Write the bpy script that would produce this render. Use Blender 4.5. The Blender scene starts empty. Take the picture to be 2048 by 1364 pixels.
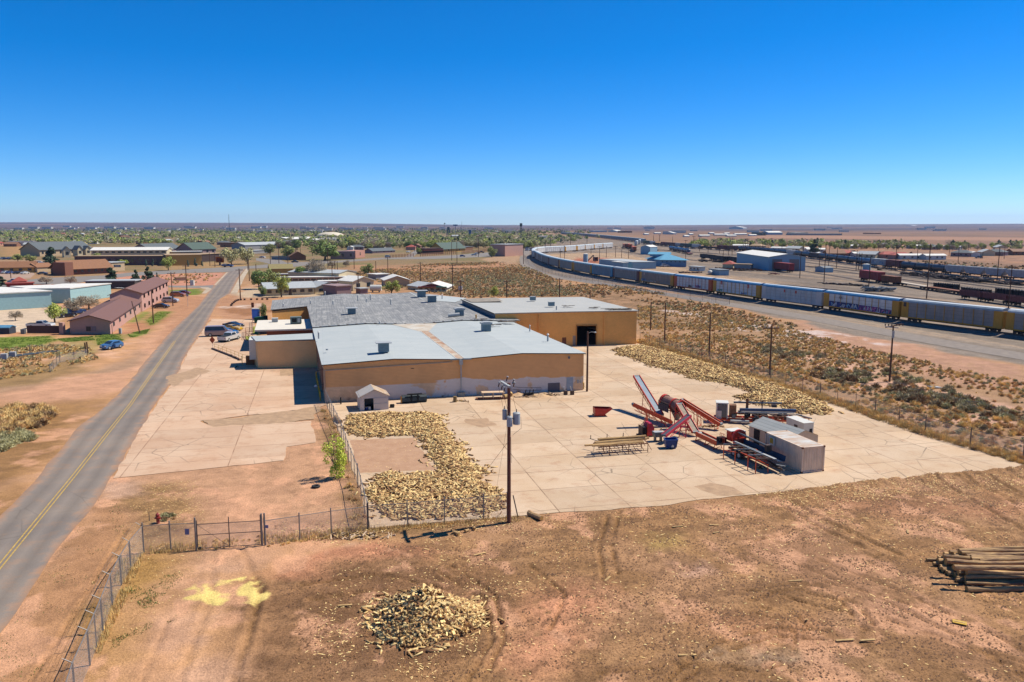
import bpy,math,random
import numpy as np
from mathutils import Vector,Matrix
random.seed(7);RNG=np.random.default_rng(11)
R=math.radians
sc=bpy.context.scene
COL=sc.collection
CH=24.0;FP=1593.0;CX=1024.0;CY=682.0;HZ=450.0
PITCH=math.atan((CY-HZ)/FP)
cd=bpy.data.cameras.new('camera');cam=bpy.data.objects.new('camera',cd);COL.objects.link(cam)
cd.sensor_width=36;cd.lens=FP/2048*36;cd.clip_start=0.5;cd.clip_end=60000
cam.location=(0,0,CH);cam.rotation_euler=(math.pi/2-PITCH,0,0)
sc.camera=cam
SUN_AZ=22.0;SUN_EL=54.0
wd=bpy.data.worlds.new('World');sc.world=wd;wd.use_nodes=True
nt=wd.node_tree;nt.nodes.clear()
sky=nt.nodes.new('ShaderNodeTexSky');sky.sky_type='NISHITA';sky.sun_disc=False
sky.sun_elevation=R(SUN_EL);sky.sun_rotation=R(90-SUN_AZ)
sky.altitude=1500;sky.air_density=0.8;sky.dust_density=0.5;sky.ozone_density=8
bgn=nt.nodes.new('ShaderNodeBackground');bgn.inputs[1].default_value=0.112
wo=nt.nodes.new('ShaderNodeOutputWorld')
hsn=nt.nodes.new('ShaderNodeHueSaturation');hsn.inputs['Saturation'].default_value=1.32
tin=nt.nodes.new('ShaderNodeMixRGB');tin.blend_type='MULTIPLY';tin.inputs[0].default_value=1;tin.inputs[2].default_value=(.90,.95,1.0,1)
nt.links.new(sky.outputs[0],hsn.inputs['Color']);nt.links.new(hsn.outputs[0],tin.inputs[1]);nt.links.new(tin.outputs[0],bgn.inputs[0]);nt.links.new(bgn.outputs[0],wo.inputs[0])
sd=bpy.data.lights.new('sun','SUN');sd.energy=5.0;sd.angle=R(0.5);sd.color=(1.0,0.93,0.83)
so=bpy.data.objects.new('sun',sd);COL.objects.link(so)
sdir=Vector((math.cos(R(SUN_EL))*math.cos(R(SUN_AZ)),math.cos(R(SUN_EL))*math.sin(R(SUN_AZ)),math.sin(R(SUN_EL))))
so.rotation_euler=sdir.to_track_quat('Z','Y').to_euler();so.location=sdir*300
sc.view_settings.view_transform='Standard';sc.view_settings.look='None'
sc.view_settings.exposure=0.45;sc.view_settings.gamma=1
_s,_c=math.sin(PITCH),math.cos(PITCH)
def G(x,y,z=0.0):
 u=(x-CX)/FP;v=(y-CY)/FP
 t=(CH-z)/(_s+v*_c)
 return Vector((u*t,(_c-v*_s)*t,z))
def HT(xb,yb,yt):
 P=G(xb,yb);v=(yt-CY)/FP
 return CH-P.y*(_s+v*_c)/(_c-v*_s)
def ONW(P0,P1,x,y):
 u=(x-CX)/FP;v=(y-CY)/FP
 d=Vector((u,_c-v*_s,-(_s+v*_c)))
 w=(P1-P0);L=math.hypot(w.x,w.y);n=Vector((w.y,-w.x,0))
 t=(n.x*P0.x+n.y*P0.y)/(n.x*d.x+n.y*d.y)
 q=d*t
 return((q.x-P0.x)*w.x+(q.y-P0.y)*w.y)/L,CH+q.z
def srgb(c):
 return tuple((x/255/12.92 if x/255<=.04045 else((x/255+.055)/1.055)**2.4)for x in c)
XL=1.6;HAZE=4e-5
def S(r,g,b,k=1.0):
 return tuple(min(.9,max(.004,v/XL*k*w))for v,w in zip(srgb((r,g,b)),(1,.99,.93)))
MATS={}
def mat(name,col,rough=.85,var=.12,scale=2.0,bump=0.0,metal=0.0,col2=None,vscale=None,rnd=0.0,bscale=None,stretch=None):
 if name in MATS:return MATS[name]
 m=bpy.data.materials.new(name);m.use_nodes=True;MATS[name]=m
 n=m.node_tree;L=n.links;b=n.nodes['Principled BSDF']
 b.inputs['Roughness'].default_value=rough;b.inputs['Metallic'].default_value=metal
 tc=n.nodes.new('ShaderNodeTexCoord');src=tc.outputs['Object']
 if stretch:
  mp=n.nodes.new('ShaderNodeMapping');mp.inputs['Scale'].default_value=stretch
  L.new(src,mp.inputs[0]);src=mp.outputs[0]
 no=n.nodes.new('ShaderNodeTexNoise');no.inputs['Scale'].default_value=scale;no.inputs['Detail'].default_value=5
 no.inputs['Roughness'].default_value=.65
 L.new(src,no.inputs['Vector'])
 cr=n.nodes.new('ShaderNodeValToRGB')
 c2=col2 if col2 else tuple(min(.95,c*(1+var))for c in col)
 c1=col if col2 else tuple(c*(1-var)for c in col)
 cr.color_ramp.elements[0].position=.36;cr.color_ramp.elements[1].position=.64
 cr.color_ramp.elements[0].color=(*c1,1);cr.color_ramp.elements[1].color=(*c2,1)
 L.new(no.outputs['Fac'],cr.inputs[0]);out=cr.outputs[0]
 if rnd:
  oi=n.nodes.new('ShaderNodeObjectInfo');mr=n.nodes.new('ShaderNodeMapRange')
  mr.inputs[3].default_value=1-rnd;mr.inputs[4].default_value=1+rnd
  hs=n.nodes.new('ShaderNodeHueSaturation')
  L.new(oi.outputs['Random'],mr.inputs[0]);L.new(mr.outputs[0],hs.inputs['Value']);L.new(out,hs.inputs['Color']);out=hs.outputs[0]
 L.new(out,b.inputs['Base Color'])
 if bump:
  nb=n.nodes.new('ShaderNodeTexNoise');nb.inputs['Scale'].default_value=bscale or scale*4;nb.inputs['Detail'].default_value=4
  L.new(src,nb.inputs['Vector'])
  bp=n.nodes.new('ShaderNodeBump');bp.inputs['Strength'].default_value=bump;bp.inputs['Distance'].default_value=.1
  L.new(nb.outputs['Fac'],bp.inputs['Height']);L.new(bp.outputs[0],b.inputs['Normal'])
 return m
def glassy(name,col=(.02,.03,.04)):
 m=mat(name,col,rough=.12,var=.2,scale=1.5);m.node_tree.nodes['Principled BSDF'].inputs['Specular IOR Level'].default_value=.7
 return m
def T(o,label=None,cat=None,group=None,kind=None):
 if label:o['label']=label
 if cat:o['category']=cat
 if group:o['group']=group
 if kind:o['kind']=kind
 return o
def EMP(name,loc,rz=0.0,label=None,cat=None,group=None):
 o=bpy.data.objects.new(name,None);COL.objects.link(o);o.empty_display_size=.3
 o.location=loc;o.rotation_euler=(0,0,rz)
 return T(o,label,cat,group)
def mesh_np(name,V,F,mats,parent=None,midx=None,smooth=False,attrs=None):
 me=bpy.data.meshes.new(name);V=np.asarray(V,dtype=np.float32);F=np.asarray(F,dtype=np.int32)
 me.vertices.add(len(V));me.vertices.foreach_set('co',V.ravel())
 k=F.shape[1];me.loops.add(F.size);me.loops.foreach_set('vertex_index',F.ravel())
 me.polygons.add(len(F));me.polygons.foreach_set('loop_start',np.arange(0,F.size,k,dtype=np.int32))
 me.polygons.foreach_set('loop_total',np.full(len(F),k,dtype=np.int32))
 for m in mats:me.materials.append(m)
 if midx is not None:me.polygons.foreach_set('material_index',np.asarray(midx,dtype=np.int32))
 if attrs:
  for nm,arr in attrs.items():
   a=me.attributes.new(nm,'FLOAT_COLOR' if arr.shape[1]==4 else 'FLOAT','POINT')
   a.data.foreach_set('color' if arr.shape[1]==4 else 'value',np.ascontiguousarray(arr,dtype=np.float32).ravel())
 me.update(calc_edges=True);me.validate()
 if smooth:me.polygons.foreach_set('use_smooth',np.ones(len(me.polygons),dtype=bool))
 o=bpy.data.objects.new(name,me);COL.objects.link(o)
 if parent:o.parent=parent
 return o
class MB:
 def __init__(s):s.v=[];s.f=[];s.m=[];s.mats=[]
 def add(s,vs,fs,m):
  n=len(s.v);s.v+=[tuple(v)for v in vs]
  if m not in s.mats:s.mats.append(m)
  k=s.mats.index(m)
  for f in fs:s.f.append([i+n for i in f]);s.m.append(k)
  return s
 def box(s,c,d,m,rz=0.0,ry=0.0):
  x,y,z=d[0]/2,d[1]/2,d[2]/2
  vs=[(-x,-y,-z),(x,-y,-z),(x,y,-z),(-x,y,-z),(-x,-y,z),(x,-y,z),(x,y,z),(-x,y,z)]
  if ry:cy,sy=math.cos(ry),math.sin(ry);vs=[(a*cy+e*sy,b,-a*sy+e*cy)for a,b,e in vs]
  ca,sa=math.cos(rz),math.sin(rz)
  vs=[(a*ca-b*sa+c[0],a*sa+b*ca+c[1],e+c[2])for a,b,e in vs]
  return s.add(vs,[(0,3,2,1),(4,5,6,7),(0,1,5,4),(1,2,6,5),(2,3,7,6),(3,0,4,7)],m)
 def b2(s,x0,y0,z0,x1,y1,z1,m):return s.box(((x0+x1)/2,(y0+y1)/2,(z0+z1)/2),(abs(x1-x0),abs(y1-y0),abs(z1-z0)),m)
 def prism(s,poly,z0,z1,m,mtop=None):
  a=sum(poly[i][0]*poly[(i+1)%len(poly)][1]-poly[(i+1)%len(poly)][0]*poly[i][1]for i in range(len(poly)))
  if a<0:poly=poly[::-1]
  n=len(poly);vs=[(p[0],p[1],z0)for p in poly]+[(p[0],p[1],z1)for p in poly]
  s.add(vs,[tuple(range(n-1,-1,-1))]+[(i,(i+1)%n,n+(i+1)%n,n+i)for i in range(n)],m)
  return s.add(vs[n:],[tuple(range(n))],mtop or m)
 def extr(s,prof,y0,y1,m):
  a=sum(prof[i][0]*prof[(i+1)%len(prof)][1]-prof[(i+1)%len(prof)][0]*prof[i][1]for i in range(len(prof)))
  if a<0:prof=prof[::-1]
  n=len(prof);vs=[(p[0],y0,p[1])for p in prof]+[(p[0],y1,p[1])for p in prof]
  return s.add(vs,[tuple(range(n)),tuple(range(2*n-1,n-1,-1))]+[((i+1)%n,i,n+i,n+(i+1)%n)for i in range(n)],m)
 def tube(s,p,q,r,m,r2=None,n=6,caps=True):
  p=Vector(p);q=Vector(q);d=(q-p)
  if d.length<1e-5:return s
  d.normalize();a=d.orthogonal().normalized();b=d.cross(a);r2=r if r2 is None else r2
  vs=[p+(a*math.cos(t*2*math.pi/n)+b*math.sin(t*2*math.pi/n))*r for t in range(n)]
  vs+=[q+(a*math.cos(t*2*math.pi/n)+b*math.sin(t*2*math.pi/n))*r2 for t in range(n)]
  fs=[(i,(i+1)%n,n+(i+1)%n,n+i)for i in range(n)]
  if caps:fs+=[tuple(range(n-1,-1,-1)),tuple(range(n,2*n))]
  return s.add(vs,fs,m)
 def beam(s,p,q,w,h,m):
  p=Vector(p);q=Vector(q);d=(q-p).normalized()
  a=d.cross(Vector((0,0,1)))
  a=Vector((1,0,0))if a.length<1e-3 else a.normalized()
  b=a.cross(d);a=a*w/2;b=b*h/2
  vs=[p-a-b,p+a-b,p+a+b,p-a+b,q-a-b,q+a-b,q+a+b,q-a+b]
  return s.add(vs,[(0,1,2,3),(7,6,5,4),(1,0,4,5),(2,1,5,6),(3,2,6,7),(0,3,7,4)],m)
 def ball(s,c,r,m,seg=10,rings=6,sz=1.0):
  vs=[];fs=[]
  for i in range(rings+1):
   th=math.pi*i/rings
   for j in range(seg):
    ph=2*math.pi*j/seg
    vs.append((c[0]+r*math.sin(th)*math.cos(ph),c[1]+r*math.sin(th)*math.sin(ph),c[2]+r*sz*math.cos(th)))
  for i in range(rings):
   for j in range(seg):
    fs.append((i*seg+j,(i+1)*seg+j,(i+1)*seg+(j+1)%seg,i*seg+(j+1)%seg))
  return s.add(vs,fs,m)
 def obj(s,name,parent=None,world=False,smooth=False,loc=None):
  me=bpy.data.meshes.new(name);v=s.v
  if world and parent:
   l=parent.location;v=[(a[0]-l.x,a[1]-l.y,a[2]-l.z)for a in v]
  if loc is not None:v=[(a[0]-loc[0],a[1]-loc[1],a[2]-loc[2])for a in v]
  me.from_pydata(v,[],s.f)
  for m in s.mats:me.materials.append(m)
  me.polygons.foreach_set('material_index',s.m)
  if smooth:me.polygons.foreach_set('use_smooth',[True]*len(s.f))
  me.update()
  o=bpy.data.objects.new(name,me);COL.objects.link(o)
  if parent:o.parent=parent
  if loc is not None:o.location=loc
  return o
def dup(root,loc,rz=0.0,scale=None,label=None,group=None,cat=None):
 r=root.copy();COL.objects.link(r);r.location=loc;r.rotation_euler=(0,0,rz)
 if scale is not None:r.scale=scale if hasattr(scale,'__len__')else(scale,)*3
 if label:r['label']=label
 if group:r['group']=group
 if cat:r['category']=cat
 for ch in KIDS(root):
  c=ch.copy();COL.objects.link(c);c.parent=r;REG(r,c)
  for g in KIDS(ch):
   d=g.copy();COL.objects.link(d);d.parent=c;REG(c,d)
 return r
_kids={}
def REG(p,c):_kids.setdefault(p.name,[]).append(c)
def KIDS(p):
 if p.name not in _kids:_kids[p.name]=list(p.children)
 return _kids[p.name]
def _h(ix,iy,sd):
 h=(ix.astype(np.int64)*374761393+iy.astype(np.int64)*668265263+sd*1442695041)&0xffffffff
 h=((h^(h>>13))*1274126177)&0xffffffff
 return((h^(h>>16))&0xffff)/65535.0
def vn(x,y,sd=0):
 ix=np.floor(x);iy=np.floor(y);fx=x-ix;fy=y-iy
 fx=fx*fx*(3-2*fx);fy=fy*fy*(3-2*fy)
 return(_h(ix,iy,sd)*(1-fx)+_h(ix+1,iy,sd)*fx)*(1-fy)+(_h(ix,iy+1,sd)*(1-fx)+_h(ix+1,iy+1,sd)*fx)*fy
def fbm(x,y,oct=4,sd=0):
 s=0;a=.5;t=0
 for i in range(oct):s=s+a*vn(x,y,sd+i*17);t+=a;a*=.55;x=x*2.03+5.1;y=y*2.03+1.7
 return s/t
def inpoly(x,y,P):
 r=np.zeros(x.shape,bool);n=len(P)
 for i in range(n):
  x1,y1=P[i][0],P[i][1];x2,y2=P[(i+1)%n][0],P[(i+1)%n][1]
  if y1==y2:continue
  r^=((y1>y)!=(y2>y))&(x<(x2-x1)*(y-y1)/(y2-y1)+x1)
 return r
def dpoly(x,y,P,closed=False):
 d=np.full(x.shape,1e9)
 for i in range(len(P)-(0 if closed else 1)):
  a=P[i];b=P[(i+1)%len(P)];vx=b[0]-a[0];vy=b[1]-a[1];l=vx*vx+vy*vy+1e-9
  t=np.clip(((x-a[0])*vx+(y-a[1])*vy)/l,0,1)
  d=np.minimum(d,np.hypot(x-a[0]-t*vx,y-a[1]-t*vy))
 return d
def GP(pts):return[(G(*p).x,G(*p).y)for p in pts]
def axis_x():
 c=list(np.arange(-34,54,.17));s=.17;x=c[-1];r=[]
 while x<9500:s*=1.022;x+=s;r.append(x)
 s=.17;x=c[0];l=[]
 while x>-9500:s*=1.022;x-=s;l.append(x)
 return np.array(l[::-1]+c+r)
def axis_y():
 c=list(np.arange(-60,36,2.0))+list(np.arange(36,82,.15));u=1/c[-1];r=[]
 while u>1/3000.:u-=2.4e-5;r.append(1/u)
 y=r[-1]
 while y<15500:y+=220;r.append(y)
 return np.array(c+r)
ax,ay=axis_x(),axis_y()
X,Y=np.meshgrid(ax,ay);shp=X.shape;X=X.ravel();Y=Y.ravel();NV=X.size
near=(Y>30)&(Y<100)&(np.abs(X)<75)
wx=X+(fbm(X*.12,Y*.12,4,3)-.5)*9;wy=Y+(fbm(X*.12,Y*.12,4,9)-.5)*9
wx2=X+(fbm(X*.8,Y*.8,3,31)-.5)*2.4;wy2=Y+(fbm(X*.8,Y*.8,3,39)-.5)*2.4
n1=fbm(X*.03,Y*.03,5,1);n2=fbm(X*.25,Y*.25,4,2);n3=fbm(X*1.3,Y*1.3,3,5)
C=np.empty((NV,3));SP=np.zeros(NV);BM=np.full(NV,.4)
def lerp(a,b,t):return a+(b-a)*t[:,None]
sm=lambda v,a,b:np.clip((v-a)/(b-a),0,1)**2*(3-2*np.clip((v-a)/(b-a),0,1))
dirt=np.array(S(210,158,112));dark=np.array(S(166,124,86));pink=np.array(S(228,178,144));mul=np.array(S(176,132,88))
tan=np.array(S(196,158,112));scrub=np.array(S(172,138,104));grav=np.array(S(166,150,134));red=np.array(S(196,124,84))
C[:]=dirt;C=lerp(C,pink,sm(n2,.45,.75)*.8);C=lerp(C,dark,sm(n1,.5,.7)*.5)
def zone(pts,col,amt=1.0,soft=2.0,warp=1,sp=None,world=False,mixn=None):
 global C
 P=pts if world else GP(pts)
 xs=[p[0]for p in P];ys=[p[1]for p in P];mg=soft+10
 k=np.where((X>min(xs)-mg)&(X<max(xs)+mg)&(Y>min(ys)-mg)&(Y<max(ys)+mg))[0]
 if not len(k):return
 a,b=((X,Y),(wx,wy),(wx2,wy2))[warp];a=a[k];b=b[k]
 ins=inpoly(a,b,P);d=dpoly(a,b,P,True);d=np.where(ins,d,-d)
 w=np.clip(d/soft+.5,0,1)*amt
 if mixn is not None:w=w*sm((n2,n3,n1)[mixn[0]][k],mixn[1],mixn[2])
 C[k]=C[k]+(np.array(col)-C[k])*w[:,None]
 if sp is not None:SP[k]=SP[k]+(sp-SP[k])*w
 return
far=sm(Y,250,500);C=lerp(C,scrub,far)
C=lerp(C,np.array(S(150,128,92)),far*sm(-X,-60,60)*.6)
gp=sm(n1,.42,.6)*far*sm(-X,-120,40)*(Y<2600);C=lerp(C,np.array(S(120,122,70)),gp*.5)
rp=far*sm(X,60,400);C=lerp(C,np.array(S(154,118,94)),rp*.85);C=lerp(C,np.array(S(138,110,88)),rp*sm(fbm(X*.006,Y*.004,4,44),.42,.6)*.8)
vf=sm(Y,2400,4500);C=lerp(C,np.array(S(100,80,78)),vf*.95)
C=lerp(C,np.array(S(84,78,84)),vf*sm(fbm(X*.0006,Y*.0012,4,8),.45,.6)*.7)
C=lerp(C,np.array(S(190,150,120)),vf*sm(fbm(X*.001,Y*.0045,3,77),.6,.68)*.5)
zone([(520,560),(640,538),(770,530),(1040,524),(1046,545),(1130,570),(1330,590),(1560,640),(1780,690),(2048,735),(2300,800),(2300,1000),(2048,925),(1850,860),(1500,755),(1290,690),(1160,590),(930,596),(820,580),(780,560),(600,548)],S(184,144,108),soft=6,sp=.6)
zone([(700,545),(1040,530),(1120,570),(1350,600),(1560,650),(1400,690),(1290,660),(1150,600),(900,590),(760,560)],S(142,112,80),.75,8,mixn=(0,.38,.6))
zone([(1300,640),(1560,700),(1800,760),(2048,830),(2048,860),(1700,790),(1400,720)],S(192,146,108),.7,3,mixn=(0,.3,.5))
zone([(1560,690),(1800,750),(2048,820),(2048,915),(1750,820)],S(226,178,152),.8,3,mixn=(0,.45,.6))
zone([(1580,640),(1780,680),(2048,735),(2048,790),(1800,740),(1600,680)],S(200,152,124),.9,3,mixn=(1,.1,.5))
zone([(1310,615),(1500,640),(1700,668),(1790,690),(1700,692),(1450,655)],S(228,206,196),.8,1.5,mixn=(0,.46,.56))
zone([(690,530),(900,528),(1010,524),(1024,540),(880,545),(720,540)],S(204,150,112),.8,6,mixn=(2,.3,.5))
zone([(1040,500),(1046,530),(1124,556),(1274,572),(1424,600),(1640,655),(1779,681),(1939,711),(2048,728),(2500,830),(2500,610),(2048,568),(1745,536),(1536,506),(1300,486),(1100,470),(1085,478)],S(150,136,122),1,3,sp=.8)
zone([(1090,508),(1240,505),(1400,545),(1480,572),(1330,555),(1180,535),(1100,520)],S(206,174,140),.9,5)
zone([(1240,530),(1400,545),(1540,560),(1640,590),(1500,575),(1340,550)],S(204,172,140),.8,5,mixn=(0,.3,.5))
zone([(1150,515),(1215,515),(1225,525),(1150,528)],S(190,100,70),.8,3)
zone([(1600,570),(1720,590),(1860,612),(1760,600),(1620,578)],S(190,156,130),.7,4)
zone([(1045,510),(1030,530),(960,520),(1000,508)],S(196,160,128),.8,4)
zone([(1400,482),(1700,500),(1800,512),(2048,530),(2400,560),(2400,500),(2048,495),(1700,482)],S(188,142,110),.8,12,mixn=(0,.3,.55))
zone([(1500,470),(2300,478),(2300,484),(1500,476)],S(196,150,120),.6,20)
zone([(0,745),(0,820),(150,815),(260,770),(320,690),(380,640),(340,640),(280,690),(180,750),(90,770)],S(212,160,126),.9,4)
zone([(-200,765),(0,765),(200,745),(260,735),(280,700),(240,715),(120,760),(0,785),(-200,800)],S(176,142,112),.8,3)
zone([(-300,860),(0,815),(150,805),(200,810),(60,940),(0,1010),(-300,1250)],S(176,132,84),.95,4,sp=.5)
zone([(-300,740),(0,735),(90,725),(190,690),(160,745),(60,770),(-300,800)],S(160,128,84),.9,3,sp=.5)
zone([(-300,672),(90,668),(240,672),(290,660),(330,640),(342,622),(310,625),(240,665),(0,664)],S(190,132,96),.9,3)
for p in([(-100,676),(100,672),(115,680),(60,700),(-100,704)],[(115,678),(185,672),(190,680),(130,684)],[(190,670),(240,668),(248,680),(225,690),(195,690),(190,680)],[(255,668),(300,658),(292,668),(262,676)],[(292,640),(318,622),(345,622),(338,630),(302,652)],[(255,644),(285,622),(300,625),(272,645)],[(338,580),(400,577),(408,583),(395,590),(338,590)],[(500,655),(512,655),(512,672),(502,672)]):
 zone(p,S(112,138,44),.9,1.5,2,sp=.3)
zone([(90,690),(190,680),(200,695),(170,715),(90,712)],S(150,140,74),.6,2,2)
zone([(-200,620),(120,615),(170,600),(100,650),(60,664),(-200,664)],S(222,196,168),1,2)
zone([(-100,540),(100,535),(170,545),(250,535),(250,525),(100,520),(-100,520)],S(190,150,118),.8,4)
zone([(190,560),(240,545),(330,548),(450,545),(430,570),(340,572),(240,572)],S(216,154,126),1,1.5)
zone([(-100,575),(60,568),(180,566),(180,580),(60,590),(-100,592)],S(196,126,96),1,2)
zone([(60,620),(340,590),(400,592),(440,600),(420,620),(370,680),(330,690),(300,700),(345,640),(335,610)],S(196,144,108),.9,2)
zone([(1,486),(80,486),(80,512),(0,512)],S(196,150,100),.8,8)
zone([(330,530),(500,520),(500,532),(330,540)],S(184,148,104),.8,4)
zone([(424,638),(440,600),(461,586),(545,588),(548,640)],S(196,146,110),1,2)
zone([(455,612),(520,606),(530,614),(470,616)],S(234,214,198),.9,1,mixn=(1,.3,.6))
zone([(452,616),(530,614),(545,624),(500,632),(455,626)],S(168,118,80),.9,1)
zone([(462,588),(480,596),(700,590),(700,575),(500,575)],S(214,190,160),.9,3)
zone([(228,957),(400,850),(560,840),(652,808),(700,900),(735,1058),(525,1095),(290,1105),(200,1000)],S(212,162,124),1,2,2,sp=.25)
zone([(300,960),(380,960),(400,1090),(290,1110),(240,1030)],S(176,136,88),.85,3,1,sp=.7)
zone([(640,820),(665,830),(720,980),(735,1055),(690,1060),(690,960),(640,870)],S(166,128,84),.8,2,2,sp=.5)
zone([(230,1110),(330,1105),(400,1100),(360,1200),(250,1280),(180,1400),(160,1400),(230,1200)],S(186,142,78),.85,3,1,sp=.6)
zone([(0,1290),(220,965),(280,1100),(150,1400),(-200,1500)],S(198,146,104),.9,3,sp=.25)
zone([(225,958),(300,955),(310,990),(230,1010),(190,1005)],S(226,182,152),.7,2)
zone([(410,1000),(520,960),(560,1000),(540,1100),(400,1110),(300,1400),(210,1400),(380,1180)],S(220,166,128),.7,4)
zone([(760,1095),(1050,1035),(1600,985),(2048,940),(2500,900),(2500,1500),(1000,1500),(640,1364),(560,1180),(640,1110)],mul,.72,5,1,sp=1.0)
zone([(600,1120),(860,1100),(960,1180),(900,1330),(640,1390),(420,1400),(520,1230)],S(160,118,84),.75,4,1,sp=.9)
zone([(560,1098),(760,1090),(850,1110),(780,1128),(600,1130)],S(222,154,116),.95,2,1)
zone([(1000,1170),(1120,1160),(1200,1200),(1210,1300),(1100,1364),(1010,1330),(1060,1250),(960,1200)],S(232,164,124),.95,4,1,mixn=(1,.1,.4))
zone([(1650,1000),(1950,985),(2048,1010),(1960,1040),(1700,1035)],S(190,136,100),.8,3,1)
zone([(1500,1090),(1640,1060),(2048,1280),(2200,1364),(2048,1364),(1800,1230)],S(178,132,98),.85,4,1,sp=.2)
zone([(1180,1150),(1300,1120),(1480,1160),(1420,1260),(1250,1300),(1150,1240)],S(206,156,116),.6,5,1,mixn=(0,.35,.55))
zone([(1650,1180),(1900,1230),(2100,1330),(2100,1364),(1900,1340),(1650,1250)],S(204,154,116),.6,5,1,mixn=(0,.35,.55))
zone([(1430,1260),(1560,1240),(1640,1250),(1600,1290),(1460,1290)],S(200,144,106),.8,3,1)
zone([(1340,1140),(1400,1130),(1430,1145),(1360,1155)],S(224,176,150),.8,1.5,1)
zone([(1480,1330),(1640,1320),(1630,1345),(1500,1360)],S(170,150,130),.7,2,1)
zone([(1290,1075),(1360,1070),(1370,1088),(1300,1100)],S(196,164,96),.7,2,2)
ry=inpoly(X,Y,GP([(1040,500),(1124,556),(1424,600),(1779,681),(2048,728),(2500,830),(2500,610),(2048,568),(1745,536),(1536,506),(1300,486),(1085,478)]));al_=X*-.3+Y*.95;ac_=X*.95+Y*.3;C=C*(1+(.75*(fbm(al_*.012,ac_*.3,4,301)-.5)+.5*(fbm(al_*.05,ac_*.12,4,305)-.5))*ry)[:,None];w_=sm(fbm(al_*.01,ac_*.2,3,311),.56,.64)*ry;C=lerp(C,np.array(S(200,170,140)),w_*.5)
fgm=(Y<100)&(Y>25);t_=X*.8+Y*.35;u_=X*-.35+Y*.8
q_=fbm(t_*.22,u_*.75,5,201);w_=sm(q_,.47,.6)*SP*fgm;C=lerp(C,np.array(S(104,72,48)),w_*.42);q2_=fbm(t_*.5,u_*.35,5,207);w_=sm(q2_,.55,.68)*fgm;C=lerp(C,np.array(S(238,178,138)),w_*.7)
q3_=fbm(X*1.7,Y*1.7,4,211);w_=sm(q3_,.55,.68)*fgm*(.25+.75*SP);C=lerp(C,np.array(S(92,64,44)),w_*.42)
for p in([(398,1190),(412,1168),(432,1172),(446,1198),(432,1212),(412,1208)],[(436,1162),(480,1155),(488,1162),(450,1170)],[(486,1172),(512,1162),(534,1184),(520,1196),(482,1206),(478,1190)],[(378,1176),(400,1182),(398,1190),(376,1184)],[(478,1208),(492,1206),(490,1214),(476,1213)]):
 zone(p,S(246,216,130),1,.3,2,sp=.05)
Z=(n3-.5)*.05*np.clip((100-Y)/40,.3,1)+(n2-.5)*.08
def path_w(pts,w):
 P=GP(pts);k=np.where(near)[0];d=dpoly(X[k]+(n2[k]-.5)*.4,Y[k]+(n3[k]-.5)*.3,P);return k,np.exp(-(d/w)**2),d
RUTS=[([(1330,1364),(1420,1290),(1540,1255),(1660,1262)],.2),([(1360,1364),(1440,1305),(1550,1272),(1650,1280)],.2),([(1640,1120),(1800,1180),(1990,1270),(2100,1330)],.3),([(1600,1130),(1760,1195),(1940,1285),(2060,1364)],.3),([(1200,1350),(1350,1330),(1480,1342)],.22),([(960,1364),(1010,1280),(990,1190),(900,1130)],.22),([(930,1364),(985,1285),(965,1200),(880,1145)],.22),([(1240,1020),(1225,1080),(1235,1150)],.22),([(1215,1030),(1200,1090),(1205,1160)],.22),([(1560,1010),(1650,1060),(1760,1110)],.3),([(1580,1003),(1690,1060),(1800,1110)],.3),([(1500,1200),(1590,1180),(1680,1200),(1730,1260)],.28),([(1540,1175),(1640,1170),(1720,1215),(1745,1250)],.28),([(1480,1180),(1560,1190),(1640,1215),(1700,1225)],.2),([(1500,1225),(1560,1240),(1590,1270),(1590,1300)],.16),([(1520,1215),(1590,1230),(1620,1260)],.14),([(1650,1165),(1760,1190),(1830,1215)],.2),([(1780,1240),(1880,1280),(1960,1310),(2048,1340)],.3),([(1850,1262),(1950,1300),(2060,1330)],.25),([(1500,1085),(1560,1070),(1590,1060)],.2),([(1475,1080),(1530,1078)],.2),([(1850,950),(1930,990),(2048,1060)],.28),([(1900,945),(1990,985),(2100,1050)],.28),([(1950,942),(2048,990)],.3),([(2000,940),(2060,965)],.28),([(430,1090),(420,1200),(360,1364)],.3),([(480,1085),(520,1180),(470,1364)],.3),([(340,1240),(280,1364)],.25),([(60,1364),(180,1180),(250,1060)],.2),([(110,1364),(215,1180),(262,1090)],.2),([(1420,1330),(1500,1345),(1560,1330)],.2),([(1060,1130),(1130,1190),(1100,1260)],.2),([(600,1170),(760,1150),(900,1180)],.3),([(620,1200),(760,1180)],.3),([(700,900),(770,925),(840,900)],.15)]
for pts,w in RUTS:
 w=w*.8;k,g,d=path_w(pts,w)
 br=sm(n3[k],.3,.5)
 tread=.6+.4*np.sin((X[k]+Y[k])*14)
 q0=.3+.7*np.clip(SP[k],0,1);Z[k]-=g*.32*br*tread*q0;Z[k]+=np.exp(-((d-w*1.9)/(w*.7))**2)*.14*q0*(.4+n3[k])
 C[k]=C[k]+(mul*.62-C[k])*(g*.85*br*(.1+.9*np.clip(SP[k],0,1)))[:,None]
k,g,d=path_w([(1420,1000),(1600,985),(1700,970),(1830,962),(1950,950),(2100,935)],1.5)
BRM=np.zeros(NV);BRM[k]=g;Z[k]+=g*(.22+.45*n3[k])*sm(X[k],14,30)
C[k]=C[k]+(mul*.9-C[k])*(g*.7)[:,None];SP[k]=np.maximum(SP[k],g)
k,g,d=path_w([(730,1066),(860,1062),(1010,1045),(1060,1035)],.8);Z[k]+=g*.12
C[k]=C[k]+(np.array(S(140,108,70))-C[k])*(g*.7)[:,None];SP[k]=np.maximum(SP[k],g*.8)
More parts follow.
